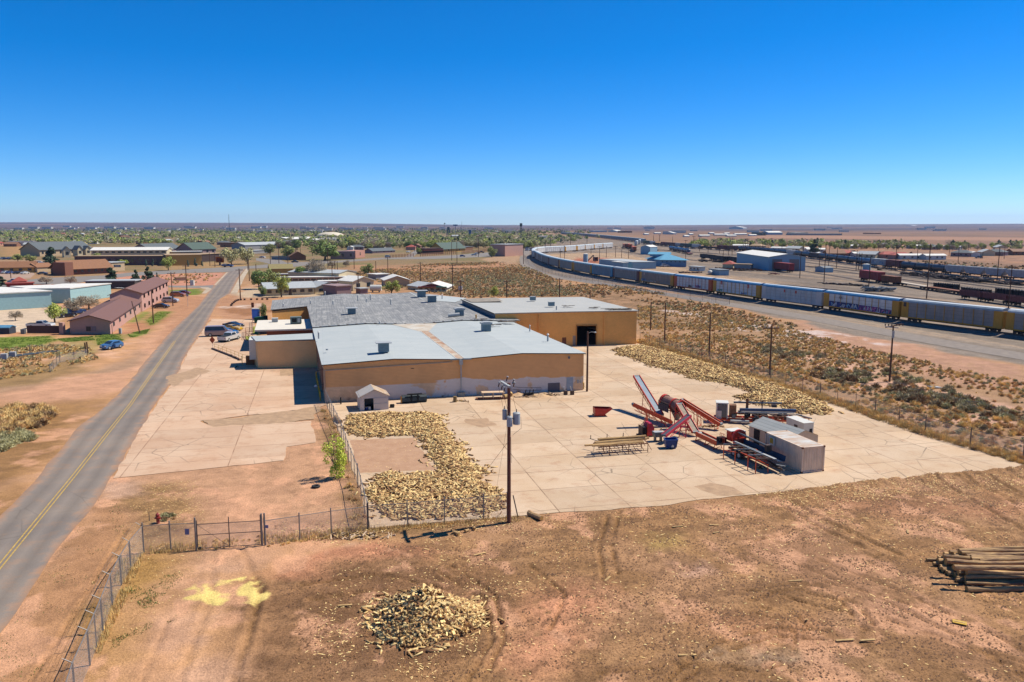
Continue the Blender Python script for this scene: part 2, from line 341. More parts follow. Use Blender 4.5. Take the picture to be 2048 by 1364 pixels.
mm=(SP>.5)&near;Z[mm]+=((fbm(X[mm]*2.3,Y[mm]*2.3,3,60)-.5)*.26)*SP[mm]
def prof(px):return np.interp(px,[-600,0,200,512,700,880,960,1000,1030,1060,1300,1536,1800,2048,2600],[64,64,60,54,48,30,20,22,24,18,20,30,38,44,48])
pxs=CX+FP*X/np.maximum(Y,1)
Z+=sm(Y,5200,12500)*prof(pxs)*(.93+.12*fbm(X*.0007,Y*.0007,3,21))+sm(Y,3200,5000)*5*sm(-X,0,1500)*(fbm(X*.001,Y*.002,3,90))
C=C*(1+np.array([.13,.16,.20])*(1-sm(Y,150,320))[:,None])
ROAD_L=[(-330,1400),(0,1029),(67,965),(100,925),(162,850),(225,800),(270,750),(312,697),(345,660),(398,610),(423,577),(431,569),(455,544)]
ROAD_R=[(-90,1400),(0,1272),(61,1181),(130,1083),(225,956),(270,875),(312,810),(350,755),(375,705),(405,660),(440,598),(461,586),(476,556),(491,537)]
YARD=[(740,1056),(900,1042),(1050,1030),(1200,1020),(1324,1011),(1407,998),(1490,991),(1593,981),(1697,967),(1821,956),(1945,945),(2060,933),(2046,922),(1941,896),(1853,869),(1752,833),(1668,804),(1536,766),(1400,724),(1290,690),(1273,686),(1140,690),(1100,690),(1120,730),(1166,778),(900,792),(650,803),(668,840),(695,905),(718,970)]
WEST=[(226,957),(400,938),(570,921),(574,894),(633,885),(622,842),(540,846),(420,852),(400,842),(500,830),(640,815),(662,806),(640,730),(600,700),(516,690),(508,640),(424,638),(405,662),(375,707),(350,757),(312,812),(270,877)]
def jag(P,step,amp,sd,closed=True):
 out=[];n=len(P)
 for i in range(n if closed else n-1):
  a=P[i];b=P[(i+1)%n];l=math.hypot(b[0]-a[0],b[1]-a[1]);k=max(1,int(l/step))
  for j in range(k):
   t=j/k;x=a[0]+(b[0]-a[0])*t;y=a[1]+(b[1]-a[1])*t
   nx,ny=-(b[1]-a[1])/(l+1e-6),(b[0]-a[0])/(l+1e-6)
   q=(float(fbm(np.array([x*.5+sd]),np.array([y*.5]),4,sd)[0])-.5)*2*amp
   out.append((x+nx*q,y+ny*q))
 return out
PYARD=GP(YARD);PWEST=GP(WEST);PRL=GP(ROAD_L);PRR=GP(ROAD_R)
PROAD=PRL+PRR[::-1]
HARD=[PYARD,PWEST,PROAD]
for P in HARD:
 xs=[p[0]for p in P];ys=[p[1]for p in P]
 k=np.where((X>min(xs)-2)&(X<max(xs)+2)&(Y>min(ys)-2)&(Y<max(ys)+2))[0]
 ins=inpoly(X[k],Y[k],P);d=dpoly(X[k],Y[k],P,True);d=np.where(ins,-d,d)
 w=sm(d,-.1,.9)
 Z[k]=np.where(d<.25,np.minimum(Z[k],0)*w-.03*(1-w),Z[k]*w)
dz=(Y>90)&(Y<3000);Z[dz]=np.minimum(Z[dz],0)-.03
cols=len(ax);rows=len(ay)
idx=np.arange(rows*cols).reshape(rows,cols)
F=np.stack([idx[:-1,:-1].ravel(),idx[:-1,1:].ravel(),idx[1:,1:].ravel(),idx[1:,:-1].ravel()],1)
gm=bpy.data.materials.new('ground_earth');gm.use_nodes=True
def ground_nodes(m):
 n=m.node_tree;L=n.links;b=n.nodes['Principled BSDF'];b.inputs['Roughness'].default_value=.95
 b.inputs['Specular IOR Level'].default_value=.15
 at=n.nodes.new('ShaderNodeAttribute');at.attribute_name='Col'
 sp=n.nodes.new('ShaderNodeAttribute');sp.attribute_name='Spk'
 tc=n.nodes.new('ShaderNodeTexCoord')
 def noise(s,d=4,r=.6):
  q=n.nodes.new('ShaderNodeTexNoise');q.inputs['Scale'].default_value=s;q.inputs['Detail'].default_value=d;q.inputs['Roughness'].default_value=r
  L.new(tc.outputs['Object'],q.inputs['Vector']);return q
 def ramp(src,p0,c0,p1,c1):
  q=n.nodes.new('ShaderNodeValToRGB');q.color_ramp.elements[0].position=p0;q.color_ramp.elements[1].position=p1
  q.color_ramp.elements[0].color=(c0,c0,c0,1);q.color_ramp.elements[1].color=(c1,c1,c1,1);L.new(src,q.inputs[0]);return q
 def mul_(a,bb):
  q=n.nodes.new('ShaderNodeMixRGB');q.blend_type='MULTIPLY';q.inputs[0].default_value=1;L.new(a,q.inputs[1]);L.new(bb,q.inputs[2]);return q.outputs[0]
 c=mul_(at.outputs['Color'],ramp(noise(.35,6,.65).outputs['Fac'],.3,.78,.7,1.2).outputs[0])
 c=mul_(c,ramp(noise(7,5,.7).outputs['Fac'],.3,.72,.7,1.22).outputs[0])
 dk=ramp(noise(5.5,4,.85).outputs['Fac'],.42,1,.48,0);lt=ramp(noise(13,2,.8).outputs['Fac'],.62,0,.67,1)
 m1=n.nodes.new('ShaderNodeMath');m1.operation='MULTIPLY';L.new(dk.outputs[0],m1.inputs[0]);L.new(sp.outputs['Fac'],m1.inputs[1])
 m1b=n.nodes.new('ShaderNodeMath');m1b.operation='MULTIPLY';L.new(m1.outputs[0],m1b.inputs[0]);m1b.inputs[1].default_value=.7
 mx=n.nodes.new('ShaderNodeMixRGB');L.new(m1b.outputs[0],mx.inputs[0]);L.new(c,mx.inputs[1]);mx.inputs[2].default_value=(*S(84,54,34),1)
 m2=n.nodes.new('ShaderNodeMath');m2.operation='MULTIPLY';L.new(lt.outputs[0],m2.inputs[0]);L.new(sp.outputs['Fac'],m2.inputs[1])
 m2b=n.nodes.new('ShaderNodeMath');m2b.operation='MULTIPLY';L.new(m2.outputs[0],m2b.inputs[0]);m2b.inputs[1].default_value=.7
 my=n.nodes.new('ShaderNodeMixRGB');L.new(m2b.outputs[0],my.inputs[0]);L.new(mx.outputs[0],my.inputs[1]);my.inputs[2].default_value=(*S(206,166,112),1)
 L.new(my.outputs[0],b.inputs['Base Color'])
 bp=n.nodes.new('ShaderNodeBump');bp.inputs['Strength'].default_value=.9;bp.inputs['Distance'].default_value=.12
 L.new(noise(6,6,.7).outputs['Fac'],bp.inputs['Height']);L.new(bp.outputs[0],b.inputs['Normal'])
ground_nodes(gm)
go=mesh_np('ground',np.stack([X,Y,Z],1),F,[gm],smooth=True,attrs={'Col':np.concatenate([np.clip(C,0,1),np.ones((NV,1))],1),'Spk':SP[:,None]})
T(go,kind='structure')
def sheet(name,P,z,m,kind='structure'):
 b=MB();a=sum(P[i][0]*P[(i+1)%len(P)][1]-P[(i+1)%len(P)][0]*P[i][1]for i in range(len(P)))
 if a<0:P=P[::-1]
 b.add([(p[0],p[1],z)for p in P],[tuple(range(len(P)))],m);o=b.obj(name);T(o,kind=kind);return o
def paving(name,base,base2,ang,su,sv,joint,jw=.012,stain=.5,off=0.0,dirt_=S(196,146,110),cracks=True,crk=.8):
 m=bpy.data.materials.new(name);m.use_nodes=True;n=m.node_tree;L=n.links;b=n.nodes['Principled BSDF']
 b.inputs['Roughness'].default_value=.9;b.inputs['Specular IOR Level'].default_value=.2
 tc=n.nodes.new('ShaderNodeTexCoord');mp=n.nodes.new('ShaderNodeMapping');mp.inputs['Rotation'].default_value=(0,0,-ang);L.new(tc.outputs['Object'],mp.inputs[0])
 def noise(s,d=4,r=.6,v=mp.outputs[0]):
  q=n.nodes.new('ShaderNodeTexNoise');q.inputs['Scale'].default_value=s;q.inputs['Detail'].default_value=d;q.inputs['Roughness'].default_value=r;L.new(v,q.inputs['Vector']);return q.outputs['Fac']
 def mr(src,a,b_,c=0,d=1):
  q=n.nodes.new('ShaderNodeMapRange');q.inputs[1].default_value=a;q.inputs[2].default_value=b_;q.inputs[3].default_value=c;q.inputs[4].default_value=d;L.new(src,q.inputs[0]);return q.outputs[0]
 def mix(f,a,c):
  q=n.nodes.new('ShaderNodeMixRGB')
  if isinstance(f,float):q.inputs[0].default_value=f
  else:L.new(f,q.inputs[0])
  for i,v in((1,a),(2,c)):
   if isinstance(v,tuple):q.inputs[i].default_value=(*v,1)
   else:L.new(v,q.inputs[i])
  return q.outputs[0]
 def mth(op,a,c):
  q=n.nodes.new('ShaderNodeMath');q.operation=op
  for i,v in((0,a),(1,c)):
   if isinstance(v,float):q.inputs[i].default_value=v
   else:L.new(v,q.inputs[i])
  return q.outputs[0]
 c=mix(mr(noise(.12,5,.6),.38,.62),base,base2)
 c=mix(mth('MULTIPLY',mr(noise(.5,6,.7),.52,.7),stain),c,dirt_)
 if joint:
  br=n.nodes.new('ShaderNodeTexBrick');br.offset=off;br.inputs['Scale'].default_value=1;br.inputs['Brick Width'].default_value=su;br.inputs['Row Height'].default_value=sv
  br.inputs['Mortar Size'].default_value=.055;br.inputs['Mortar Smooth'].default_value=.3;br.inputs['Color1'].default_value=(1,1,1,1);br.inputs['Color2'].default_value=(.86,.86,.86,1);br.inputs['Mortar'].default_value=(1,1,1,1)
  wv=n.nodes.new('ShaderNodeMixRGB');wv.inputs[0].default_value=.02;L.new(mp.outputs[0],wv.inputs[1])
  nn=n.nodes.new('ShaderNodeTexNoise');nn.inputs['Scale'].default_value=.8;nn.inputs['Detail'].default_value=3;L.new(mp.outputs[0],nn.inputs['Vector']);L.new(nn.outputs['Color'],wv.inputs[2])
  L.new(wv.outputs[0],br.inputs['Vector'])
  mm_=n.nodes.new('ShaderNodeMixRGB');mm_.blend_type='MULTIPLY';mm_.inputs[0].default_value=1;L.new(c,mm_.inputs[1]);L.new(br.outputs['Color'],mm_.inputs[2]);c=mm_.outputs[0]
  jf=mth('MULTIPLY',br.outputs['Fac'],mr(noise(.3,4,.7),.3,.55,.15,.85))
  c=mix(jf,c,joint)
 if cracks:
  vo=n.nodes.new('ShaderNodeTexVoronoi');vo.feature='DISTANCE_TO_EDGE';vo.inputs['Scale'].default_value=.28
  wv2=n.nodes.new('ShaderNodeMixRGB');wv2.inputs[0].default_value=.12;L.new(mp.outputs[0],wv2.inputs[1])
  n2_=n.nodes.new('ShaderNodeTexNoise');n2_.inputs['Scale'].default_value=.6;n2_.inputs['Detail'].default_value=4;L.new(mp.outputs[0],n2_.inputs['Vector'])
  L.new(n2_.outputs['Color'],wv2.inputs[2]);L.new(wv2.outputs[0],vo.inputs['Vector'])
  cf=mth('MULTIPLY',mr(vo.outputs['Distance'],.006,.012,1,0),mr(noise(.09,3,.6),.46,.58,0,crk))
  c=mix(cf,c,tuple(x*.35 for x in base))
 c=mix(mth('MULTIPLY',mr(noise(.9,5,.8),.64,.74),.45),c,tuple(x*.5 for x in base))
 fine=n.nodes.new('ShaderNodeMixRGB');fine.blend_type='MULTIPLY';fine.inputs[0].default_value=1;L.new(c,fine.inputs[1]);L.new(mr(noise(9,5,.7),.3,.7,.88,1.1),fine.inputs[2])
 L.new(fine.outputs[0],b.inputs['Base Color'])
 bp=n.nodes.new('ShaderNodeBump');bp.inputs['Strength'].default_value=.25;bp.inputs['Distance'].default_value=.03;L.new(noise(14,4,.7),bp.inputs['Height']);L.new(bp.outputs[0],b.inputs['Normal'])
 return m
GA=R(13.5)
mYard=paving('yard_concrete',S(238,210,180),S(226,194,160),GA,6.2,5.1,S(140,112,88))
mWest=paving('forecourt_concrete',S(240,206,176),S(230,190,158),GA,9.5,4.6,S(150,112,86))
mAsph=paving('asphalt',S(142,132,125),S(158,145,134),R(14),50,9,None,stain=.65,crk=.25,dirt_=S(176,144,120))
mAsph2=paving('asphalt_main',S(146,140,136),S(156,148,140),R(0),50,9,None,stain=.3,dirt_=S(170,150,130),cracks=False)
mWalk=paving('pavement_concrete',S(222,204,180),S(212,190,164),R(10),3,3,S(150,130,110),stain=.3,cracks=False)
sheet('yard_pavement',jag(PYARD,.8,.3,3),.010,mYard)
sheet('forecourt_pavement',jag(PWEST,.8,.3,9),.010,mWest)
def edge_road(PL_,PR2,m):
 def res(P,n):
  P=[Vector((*p,0))for p in P];L_=[0]
  for i in range(1,len(P)):L_.append(L_[-1]+(P[i]-P[i-1]).length)
  out=[]
  for k in range(n):
   t=L_[-1]*k/(n-1);i=max(1,min(len(P)-1,next((j for j in range(1,len(P))if L_[j]>=t),len(P)-1)));out.append(P[i-1].lerp(P[i],(t-L_[i-1])/(L_[i]-L_[i-1])))
  return out
 n,c=260,15;A_,B_2=res(PL_,n),res(PR2,n);ys=np.array([p.y for p in B_2]);V_,E_=[],[]
 for i in range(n):
  a=A_[i];j=int(np.argmin(np.abs(ys-a.y-.25*(B_2[i].y-a.y))))if 0 else i;q=B_2[j];d=(q-a).normalized()
  for k in range(c):
   t=k/(c-1);w=(float(vn(np.array([i*.35+9*(k>7)]),np.array([0.]),5)[0])-.5)*.5*(abs(t-.5)>.45);p=a.lerp(q,t)+d*w;V_.append((p.x,p.y,.006));E_.append(abs(t-.5)*2)
 F_=[(i*c+k,i*c+k+1,(i+1)*c+k+1,(i+1)*c+k)for i in range(n-1)for k in range(c-1)]
 return T(mesh_np('road',V_,F_,[m],attrs={'Edge':np.array(E_)[:,None]}),kind='structure')
def dusty(m):
 n=m.node_tree;L=n.links;b=n.nodes['Principled BSDF'];src=b.inputs['Base Color'].links[0].from_socket;at=n.nodes.new('ShaderNodeAttribute');at.attribute_name='Edge'
 tc=n.nodes.new('ShaderNodeTexCoord');no=n.nodes.new('ShaderNodeTexNoise');no.inputs['Scale'].default_value=.55;no.inputs['Detail'].default_value=6;no.inputs['Roughness'].default_value=.7;L.new(tc.outputs['Object'],no.inputs['Vector'])
 a=n.nodes.new('ShaderNodeMath');a.operation='MULTIPLY_ADD';L.new(no.outputs['Fac'],a.inputs[0]);a.inputs[1].default_value=.9;L.new(at.outputs['Fac'],a.inputs[2])
 r=n.nodes.new('ShaderNodeMapRange');r.inputs[1].default_value=1.2;r.inputs[2].default_value=1.55;r.inputs[4].default_value=.9;L.new(a.outputs[0],r.inputs[0])
 mx=n.nodes.new('ShaderNodeMixRGB');L.new(r.outputs[0],mx.inputs[0]);L.new(src,mx.inputs[1]);mx.inputs[2].default_value=(*S(196,150,116),1)
 wv=n.nodes.new('ShaderNodeMapRange');r2=n.nodes.new('ShaderNodeMath');r2.operation='PINGPONG';r2.inputs[1].default_value=.27;L.new(at.outputs['Fac'],r2.inputs[0]);wv.inputs[1].default_value=0;wv.inputs[2].default_value=.27;wv.inputs[3].default_value=.86;wv.inputs[4].default_value=1.1;L.new(r2.outputs[0],wv.inputs[0])
 mu=n.nodes.new('ShaderNodeMixRGB');mu.blend_type='MULTIPLY';mu.inputs[0].default_value=1;L.new(mx.outputs[0],mu.inputs[1]);L.new(wv.outputs[0],mu.inputs[2]);L.new(mu.outputs[0],b.inputs['Base Color'])
dusty(mAsph);edge_road(PRL,PRR,mAsph)
mDirt=mat('packed_dirt',S(190,146,112),.95,.14,.8,.4,col2=S(206,164,130))
mDirt2=mat('damp_dirt',S(178,146,114),.95,.1,1.2,.3,col2=S(206,170,134))
zz=lambda pts:[(512+a/3.606,780+b/3.606)for a,b in pts]
sheet('dirt_patch',jag(GP(zz([(680,365),(1150,345),(1170,400),(1210,440),(1245,520),(1310,575),(750,600),(700,480)])),.5,.35,5),.015,mDirt)
sheet('dirt_patch',jag(GP([(398,840),(480,834),(560,824),(640,812),(628,838),(560,846),(430,853)]),.4,.8,6),.015,mDirt2)
sheet('dirt_patch',jag(GP([(560,740),(587,736),(590,750),(562,752)]),.6,.3,7),.014,mDirt2)
sheet('dirt_patch',jag(GP([(1385,972),(1420,966),(1470,975),(1492,990),(1440,992),(1410,985)]),.6,.5,8),.014,mDirt2)
sheet('dirt_patch',jag(GP([(930,838),(975,836),(992,850),(960,856),(935,846)]),.5,.6,9),.014,mDirt2)
sheet('dirt_patch',jag(GP([(330,755),(395,735),(420,742),(372,760),(350,772)]),.4,1.1,12),.014,mDirt2)
XR_N=[(-300,600),(-60,572),(44,561),(87,556),(204,551),(256,545.5),(368,539),(461,534),(512,531),(560,526),(668,521.5),(768,515),(830,514),(912,510),(980,504.5),(1030,502.5)]
XR_S=[(-300,625),(-60,590),(60,568),(137,569),(180,562),(256,552.5),(368,546),(453,544),(491,537.5),(582,534),(650,527),(768,518.5),(868,518),(924,515.6),(1005,512.5),(1032,511)]
sheet('road',GP(XR_N)+GP(XR_S)[::-1],.002,mAsph2)
sheet('road',GP([(810,513.5),(826,514),(846,497),(866,483),(880,476),(876,476),(858,483),(836,497)]),-.003,mAsph2)
sheet('road',GP([(512,516),(560,519),(575,526),(540,528),(512,521)]),-.003,mAsph2)
sheet('road',GP([(337,571),(400,571.5),(428,570),(424,579),(408,576),(337,574.5)]),-.003,mAsph2)
sheet('car_park',GP([(-100,545),(60,541),(70,548),(60,557),(-100,566)]),-.003,paving('lot',S(196,168,150),S(186,156,136),0,5,5,None,cracks=False))
sheet('road',GP([(1030,512),(1038,512),(1036,478),(1034,470),(1030,470),(1031,480)]),-.003,mWalk)
def curb(name,pts,w,h,m):
 P=GP(pts);b=MB()
 for i in range(len(P)-1):b.beam((*P[i],h/2),(*P[i+1],h/2),w,h,m)
 return T(b.obj(name),kind='structure')
sheet('pavement',GP([(461,587),(474,587),(489,555),(499,538),(492,537),(478,556)]),.011,mWalk)
sheet('pavement',GP([(403,587),(412,587),(424,578),(416,574.5),(400,574.5),(404,577),(412,578)]),.011,mWalk)
sheet('pavement',GP([(428,570),(432,570),(456,544.5),(453,544.5)]),.011,mWalk)
mYel=mat('yellow_paint',S(206,170,84),.8,.25,3)
CLN=[(-220,1400),(0,1132),(149,950),(200,885),(260,810),(305,745),(350,682)]
b=MB();P=GP(CLN)
for i in range(len(P)-1):
 a=Vector((*P[i],0));c=Vector((*P[i+1],0));d=(c-a).normalized();nn_=Vector((d.y,-d.x,0))
 for s_ in(-.16,.16):
  q=nn_*s_;w=nn_*.055;za=Vector((0,0,.011))
  b.add([a+q-w+za,a+q+w+za,c+q+w+za,c+q-w+za],[(0,1,2,3)],mYel)
P=GP([(350,682),(385,640),(420,598),(440,575)])
for i in range(len(P)-1):
 a=Vector((*P[i],.011));c=Vector((*P[i+1],.011));d=(c-a).normalized();w=Vector((d.y,-d.x,0))*.06
 b.add([a-w,a+w,c+w,c-w],[(0,1,2,3)],mat('worn_yellow',S(166,144,108),.9,.2,1))
T(b.obj('ground_stripe'),kind='structure')
def blockwall(name,upper,lower,wash,zsplit,bw=.4,bh=.2):
 m=bpy.data.materials.new(name);m.use_nodes=True;n=m.node_tree;L=n.links;b=n.nodes['Principled BSDF'];b.inputs['Roughness'].default_value=.9
 tc=n.nodes.new('ShaderNodeTexCoord');sx=n.nodes.new('ShaderNodeSeparateXYZ');L.new(tc.outputs['Object'],sx.inputs[0])
 ad=n.nodes.new('ShaderNodeMath');ad.operation='ADD';L.new(sx.outputs[0],ad.inputs[0]);L.new(sx.outputs[1],ad.inputs[1])
 cx=n.nodes.new('ShaderNodeCombineXYZ');L.new(ad.outputs[0],cx.inputs[0]);L.new(sx.outputs[2],cx.inputs[1])
 def noise(s,d=4,r=.6):
  q=n.nodes.new('ShaderNodeTexNoise');q.inputs['Scale'].default_value=s;q.inputs['Detail'].default_value=d;q.inputs['Roughness'].default_value=r;L.new(tc.outputs['Object'],q.inputs['Vector']);return q.outputs['Fac']
 def mr(src,a,b_,c=0,d=1):
  q=n.nodes.new('ShaderNodeMapRange');q.inputs[1].default_value=a;q.inputs[2].default_value=b_;q.inputs[3].default_value=c;q.inputs[4].default_value=d;L.new(src,q.inputs[0]);return q.outputs[0]
 def mix(f,a,c,bt='MIX'):
  q=n.nodes.new('ShaderNodeMixRGB');q.blend_type=bt
  if isinstance(f,float):q.inputs[0].default_value=f
  else:L.new(f,q.inputs[0])
  for i,v in((1,a),(2,c)):
   if isinstance(v,tuple):q.inputs[i].default_value=(*v,1)
   else:L.new(v,q.inputs[i])
  return q.outputs[0]
 c=mix(mr(noise(.3,5,.7),.35,.65),tuple(x*.93 for x in upper),tuple(min(.95,x*1.06)for x in upper))
 if zsplit:
  z2=n.nodes.new('ShaderNodeMath');z2.operation='ADD';L.new(sx.outputs[2],z2.inputs[0]);L.new(mr(noise(.25,4,.6),0,1,-1.3,1.3),z2.inputs[1])
  lo=mix(mr(noise(.8,5,.7),.45,.6),lower,tuple(x*.85 for x in lower))
  xm=mr(sx.outputs[0],6.0,8.5)
  pm=n.nodes.new('ShaderNodeMath');pm.operation='MULTIPLY';L.new(xm,pm.inputs[0]);L.new(mr(noise(.33,5,.6),.40,.44),pm.inputs[1])
  lo=mix(pm.outputs[0],lo,wash)
  zs=mr(sx.outputs[2],zsplit-.01,zsplit+.01)
  c=mix(zs,lo,c)
  pz=n.nodes.new('ShaderNodeMath');pz.operation='MULTIPLY';L.new(mr(z2.outputs[0],zsplit+.15,zsplit+.1,0,1),pz.inputs[0]);L.new(pm.outputs[0],pz.inputs[1])
  c=mix(pz.outputs[0],c,wash)
  rs=n.nodes.new('ShaderNodeMath');rs.operation='MULTIPLY';L.new(mr(sx.outputs[2],.1,.7,1,0),rs.inputs[0]);L.new(mr(noise(.5,4,.6),.55,.62),rs.inputs[1])
  c=mix(rs.outputs[0],c,tuple(x for x in S(176,116,80)))
 br=n.nodes.new('ShaderNodeTexBrick');br.inputs['Scale'].default_value=1;br.inputs['Brick Width'].default_value=bw;br.inputs['Row Height'].default_value=bh;br.inputs['Mortar Size'].default_value=.012
 br.inputs['Color1'].default_value=(1,1,1,1);br.inputs['Color2'].default_value=(.93,.93,.93,1);br.inputs['Mortar'].default_value=(.68,.66,.66,1);L.new(cx.outputs[0],br.inputs['Vector'])
 c=mix(1.0,c,br.outputs['Color'],'MULTIPLY')
 st=mix(mr(noise(.7,6,.8),.6,.75,0,.25),c,tuple(x*.5 for x in upper));L.new(st,b.inputs['Base Color'])
 bp=n.nodes.new('ShaderNodeBump');bp.inputs['Strength'].default_value=.4;bp.inputs['Distance'].default_value=.02;L.new(br.outputs['Fac'],bp.inputs['Height']);bp.invert=True;L.new(bp.outputs[0],b.inputs['Normal'])
 return m
def roofmat(name,c1,c2,line,ang,sp=.9,amt=.25,patch=None,rough=.85):
 m=bpy.data.materials.new(name);m.use_nodes=True;n=m.node_tree;L=n.links;b=n.nodes['Principled BSDF'];b.inputs['Roughness'].default_value=rough;b.inputs['Specular IOR Level'].default_value=.3
 tc=n.nodes.new('ShaderNodeTexCoord');mp=n.nodes.new('ShaderNodeMapping');mp.inputs['Rotation'].default_value=(0,0,-ang);L.new(tc.outputs['Object'],mp.inputs[0])
 def noise(s,d=4,r=.6,st=None):
  v=mp.outputs[0]
  if st:q0=n.nodes.new('ShaderNodeMapping');q0.inputs['Scale'].default_value=st;L.new(v,q0.inputs[0]);v=q0.outputs[0]
  q=n.nodes.new('ShaderNodeTexNoise');q.inputs['Scale'].default_value=s;q.inputs['Detail'].default_value=d;q.inputs['Roughness'].default_value=r;L.new(v,q.inputs['Vector']);return q.outputs['Fac']
 def mr(src,a,b_,c=0,d=1):
  q=n.nodes.new('ShaderNodeMapRange');q.inputs[1].default_value=a;q.inputs[2].default_value=b_;q.inputs[3].default_value=c;q.inputs[4].default_value=d;L.new(src,q.inputs[0]);return q.outputs[0]
 def mix(f,a,c):
  q=n.nodes.new('ShaderNodeMixRGB')
  if isinstance(f,float):q.inputs[0].default_value=f
  else:L.new(f,q.inputs[0])
  for i,v in((1,a),(2,c)):
   if isinstance(v,tuple):q.inputs[i].default_value=(*v,1)
   else:L.new(v,q.inputs[i])
  return q.outputs[0]
 c=mix(mr(noise(.25,5,.65),.35,.65),c1,c2)
 wv=n.nodes.new('ShaderNodeTexBrick');wv.offset=.5;wv.inputs['Scale'].default_value=1;wv.inputs['Brick Width'].default_value=9;wv.inputs['Row Height'].default_value=sp;wv.inputs['Mortar Size'].default_value=.04
 wv.inputs['Color1'].default_value=(0,0,0,1);wv.inputs['Color2'].default_value=(.35,.35,.35,1);wv.inputs['Mortar'].default_value=(1,1,1,1);L.new(mp.outputs[0],wv.inputs['Vector'])
 mu=n.nodes.new('ShaderNodeMath');mu.operation='MULTIPLY';L.new(wv.outputs['Color'],mu.inputs[0]);mu.inputs[1].default_value=amt
 c=mix(mu.outputs[0],c,line)
 if patch:
  c=mix(mr(noise(.6,6,.85,(.35,2.2,1)),.50,.62,0,.75),c,patch)
  c=mix(mr(noise(2.2,5,.8),.60,.68,0,.7),c,tuple(x*.35 for x in c1))
 c=mix(mr(noise(5,5,.8),.35,.7,0,.18),c,tuple(x*.6 for x in c1))
 L.new(c,b.inputs['Base Color']);return m
mWallA=blockwall('painted_block_wall',S(214,160,106,1.75),S(226,190,154,1.55),S(226,214,206,1.45),2.05)
mWallC=blockwall('ochre_block_wall',S(228,168,92,1.75),S(200,150,90),S(190,190,200),0)
mWallS=blockwall('pale_side_wall',S(206,174,140),S(190,160,130),S(190,190,200),0)
mWallD=blockwall('tan_brick_wall',S(220,172,120,2.1),S(190,160,130),S(190,190,200),0,.22,.08)
mBrick=blockwall('red_brick_wall',S(150,84,58,1.2),S(190,160,130),S(190,190,200),0,.22,.08)
mRoofA=roofmat('pale_grey_roof',S(198,206,208),S(208,214,214),S(170,180,184),GA,.95,.6)
mRoofB=roofmat('weathered_grey_roof',S(146,148,150),S(176,176,174),S(100,102,106),GA+math.pi/2,.55,.7,patch=S(206,204,200))
mRoofC=roofmat('light_roof',S(204,204,200),S(194,196,194),S(178,178,176),GA,1.2,.3)
mTrim=mat('dark_trim',S(92,70,56),.7);mWhite=mat('white_paint',S(236,234,226),.6,.05);mLtGrey=mat('light_grey_paint',S(190,194,196),.6,.07)
mGalv=mat('galvanised',S(150,164,170),.5,.15,3,metal=.2);mDark=mat('dark_void',(.006,.006,.007),.9);mBlack=mat('black_rubber',(.02,.02,.02),.8)
mRust=mat('rust',S(140,86,58),.9,.3,3);mSteel=mat('grey_steel',S(120,126,132),.5,.2,3,metal=.4);mWood=mat('raw_wood',S(214,176,116),.85,.25,4,rnd=.25)
mBark=mat('bark',S(120,88,62),.95,.35,6,.4);mPole=mat('creosote_pole',S(108,74,56),.9,.25,5,stretch=(4,4,.4),rnd=.15);mGlass=glassy('window_glass')
mGlassL=glassy('pale_glass',S(120,140,160));mRoofBr=mat('brown_shingle',S(134,96,88),.9,.14,6,.3);mRed=mat('red_paint',S(206,44,32,1.1),.5,.15,3);mOrange=mat('orange_paint',S(220,84,38,1.2),.5,.2,3)
mBlue=mat('blue_paint',S(34,78,158),.45,.1,2);mYellow=mat('safety_yellow',S(222,178,40),.6,.12,3)
P0=G(649.6,804.5);P1=G(1166.6,780.4);U=(P1-P0);LA=U.length;U.normalize();B1=G(628.6,659.8,5.25);V=(B1-P0);V.z=0;V.normalize()
def A(u,v,z=0.0):return P0+U*u+V*v+Vector((0,0,z))
def fw(x,y):return ONW(P0,P1,x,y)
E0=5.25;tU=[0,fw(788.5,716.7)[0],fw(921,718)[0],fw(1043.5,705.5)[0],LA];tZ=[fw(650,728.9)[1],fw(788.5,716.7)[1],fw(921,717.5)[1],fw(1043.5,705.5)[1],fw(1167,706)[1]]
print('front',[round(t,1)for t in tU],[round(t,2)for t in tZ])
main=EMP('warehouse',A(0,0),0,'long tan block warehouse with double-gabled roof, pale grey in front and dark grey behind','warehouse')
def wpoly(b,pts,m):b.add(pts,[tuple(range(len(pts)))],m)
LEN=40.5;LB=107.0
zs=[z-.12 for z in tZ]
def zroof(u):return float(np.interp(u,tU,tZ))
b=MB();bt=[A(tU[i],0,0)for i in range(5)];tp=[A(tU[i],0,zs[i])for i in range(5)]
for i in range(4):wpoly(b,[bt[i],bt[i+1],tp[i+1],tp[i]],mWallA)
o=b.obj('front_wall',main,True);T(o,'tan over ragged white block front wall')
b=MB();wpoly(b,[A(0,0),A(0,0,zs[0]),A(0,81,zs[0]),A(0,81)],mWallS)
wpoly(b,[A(LA,0),A(LA,LEN),A(LA,LEN,zs[4]),A(LA,0,zs[4])],mWallS)
wpoly(b,[A(0,80.5),A(0,80.5,zs[0]),A(-8,76.5,zs[0]-.4),A(-8,76.5)],mWallC)
wpoly(b,[A(-8,76.5),A(-8,76.5,zs[0]-.4),A(-8,100,zs[0]-.4),A(-8,100)],mWallS)
wpoly(b,[A(-8,100),A(-8,100,4.7),A(7.5,107,5.4),A(27,106,5.4),A(39,89,5),A(39,89),A(7.5,107)],mWallS)
b.obj('side_wall',main,True)
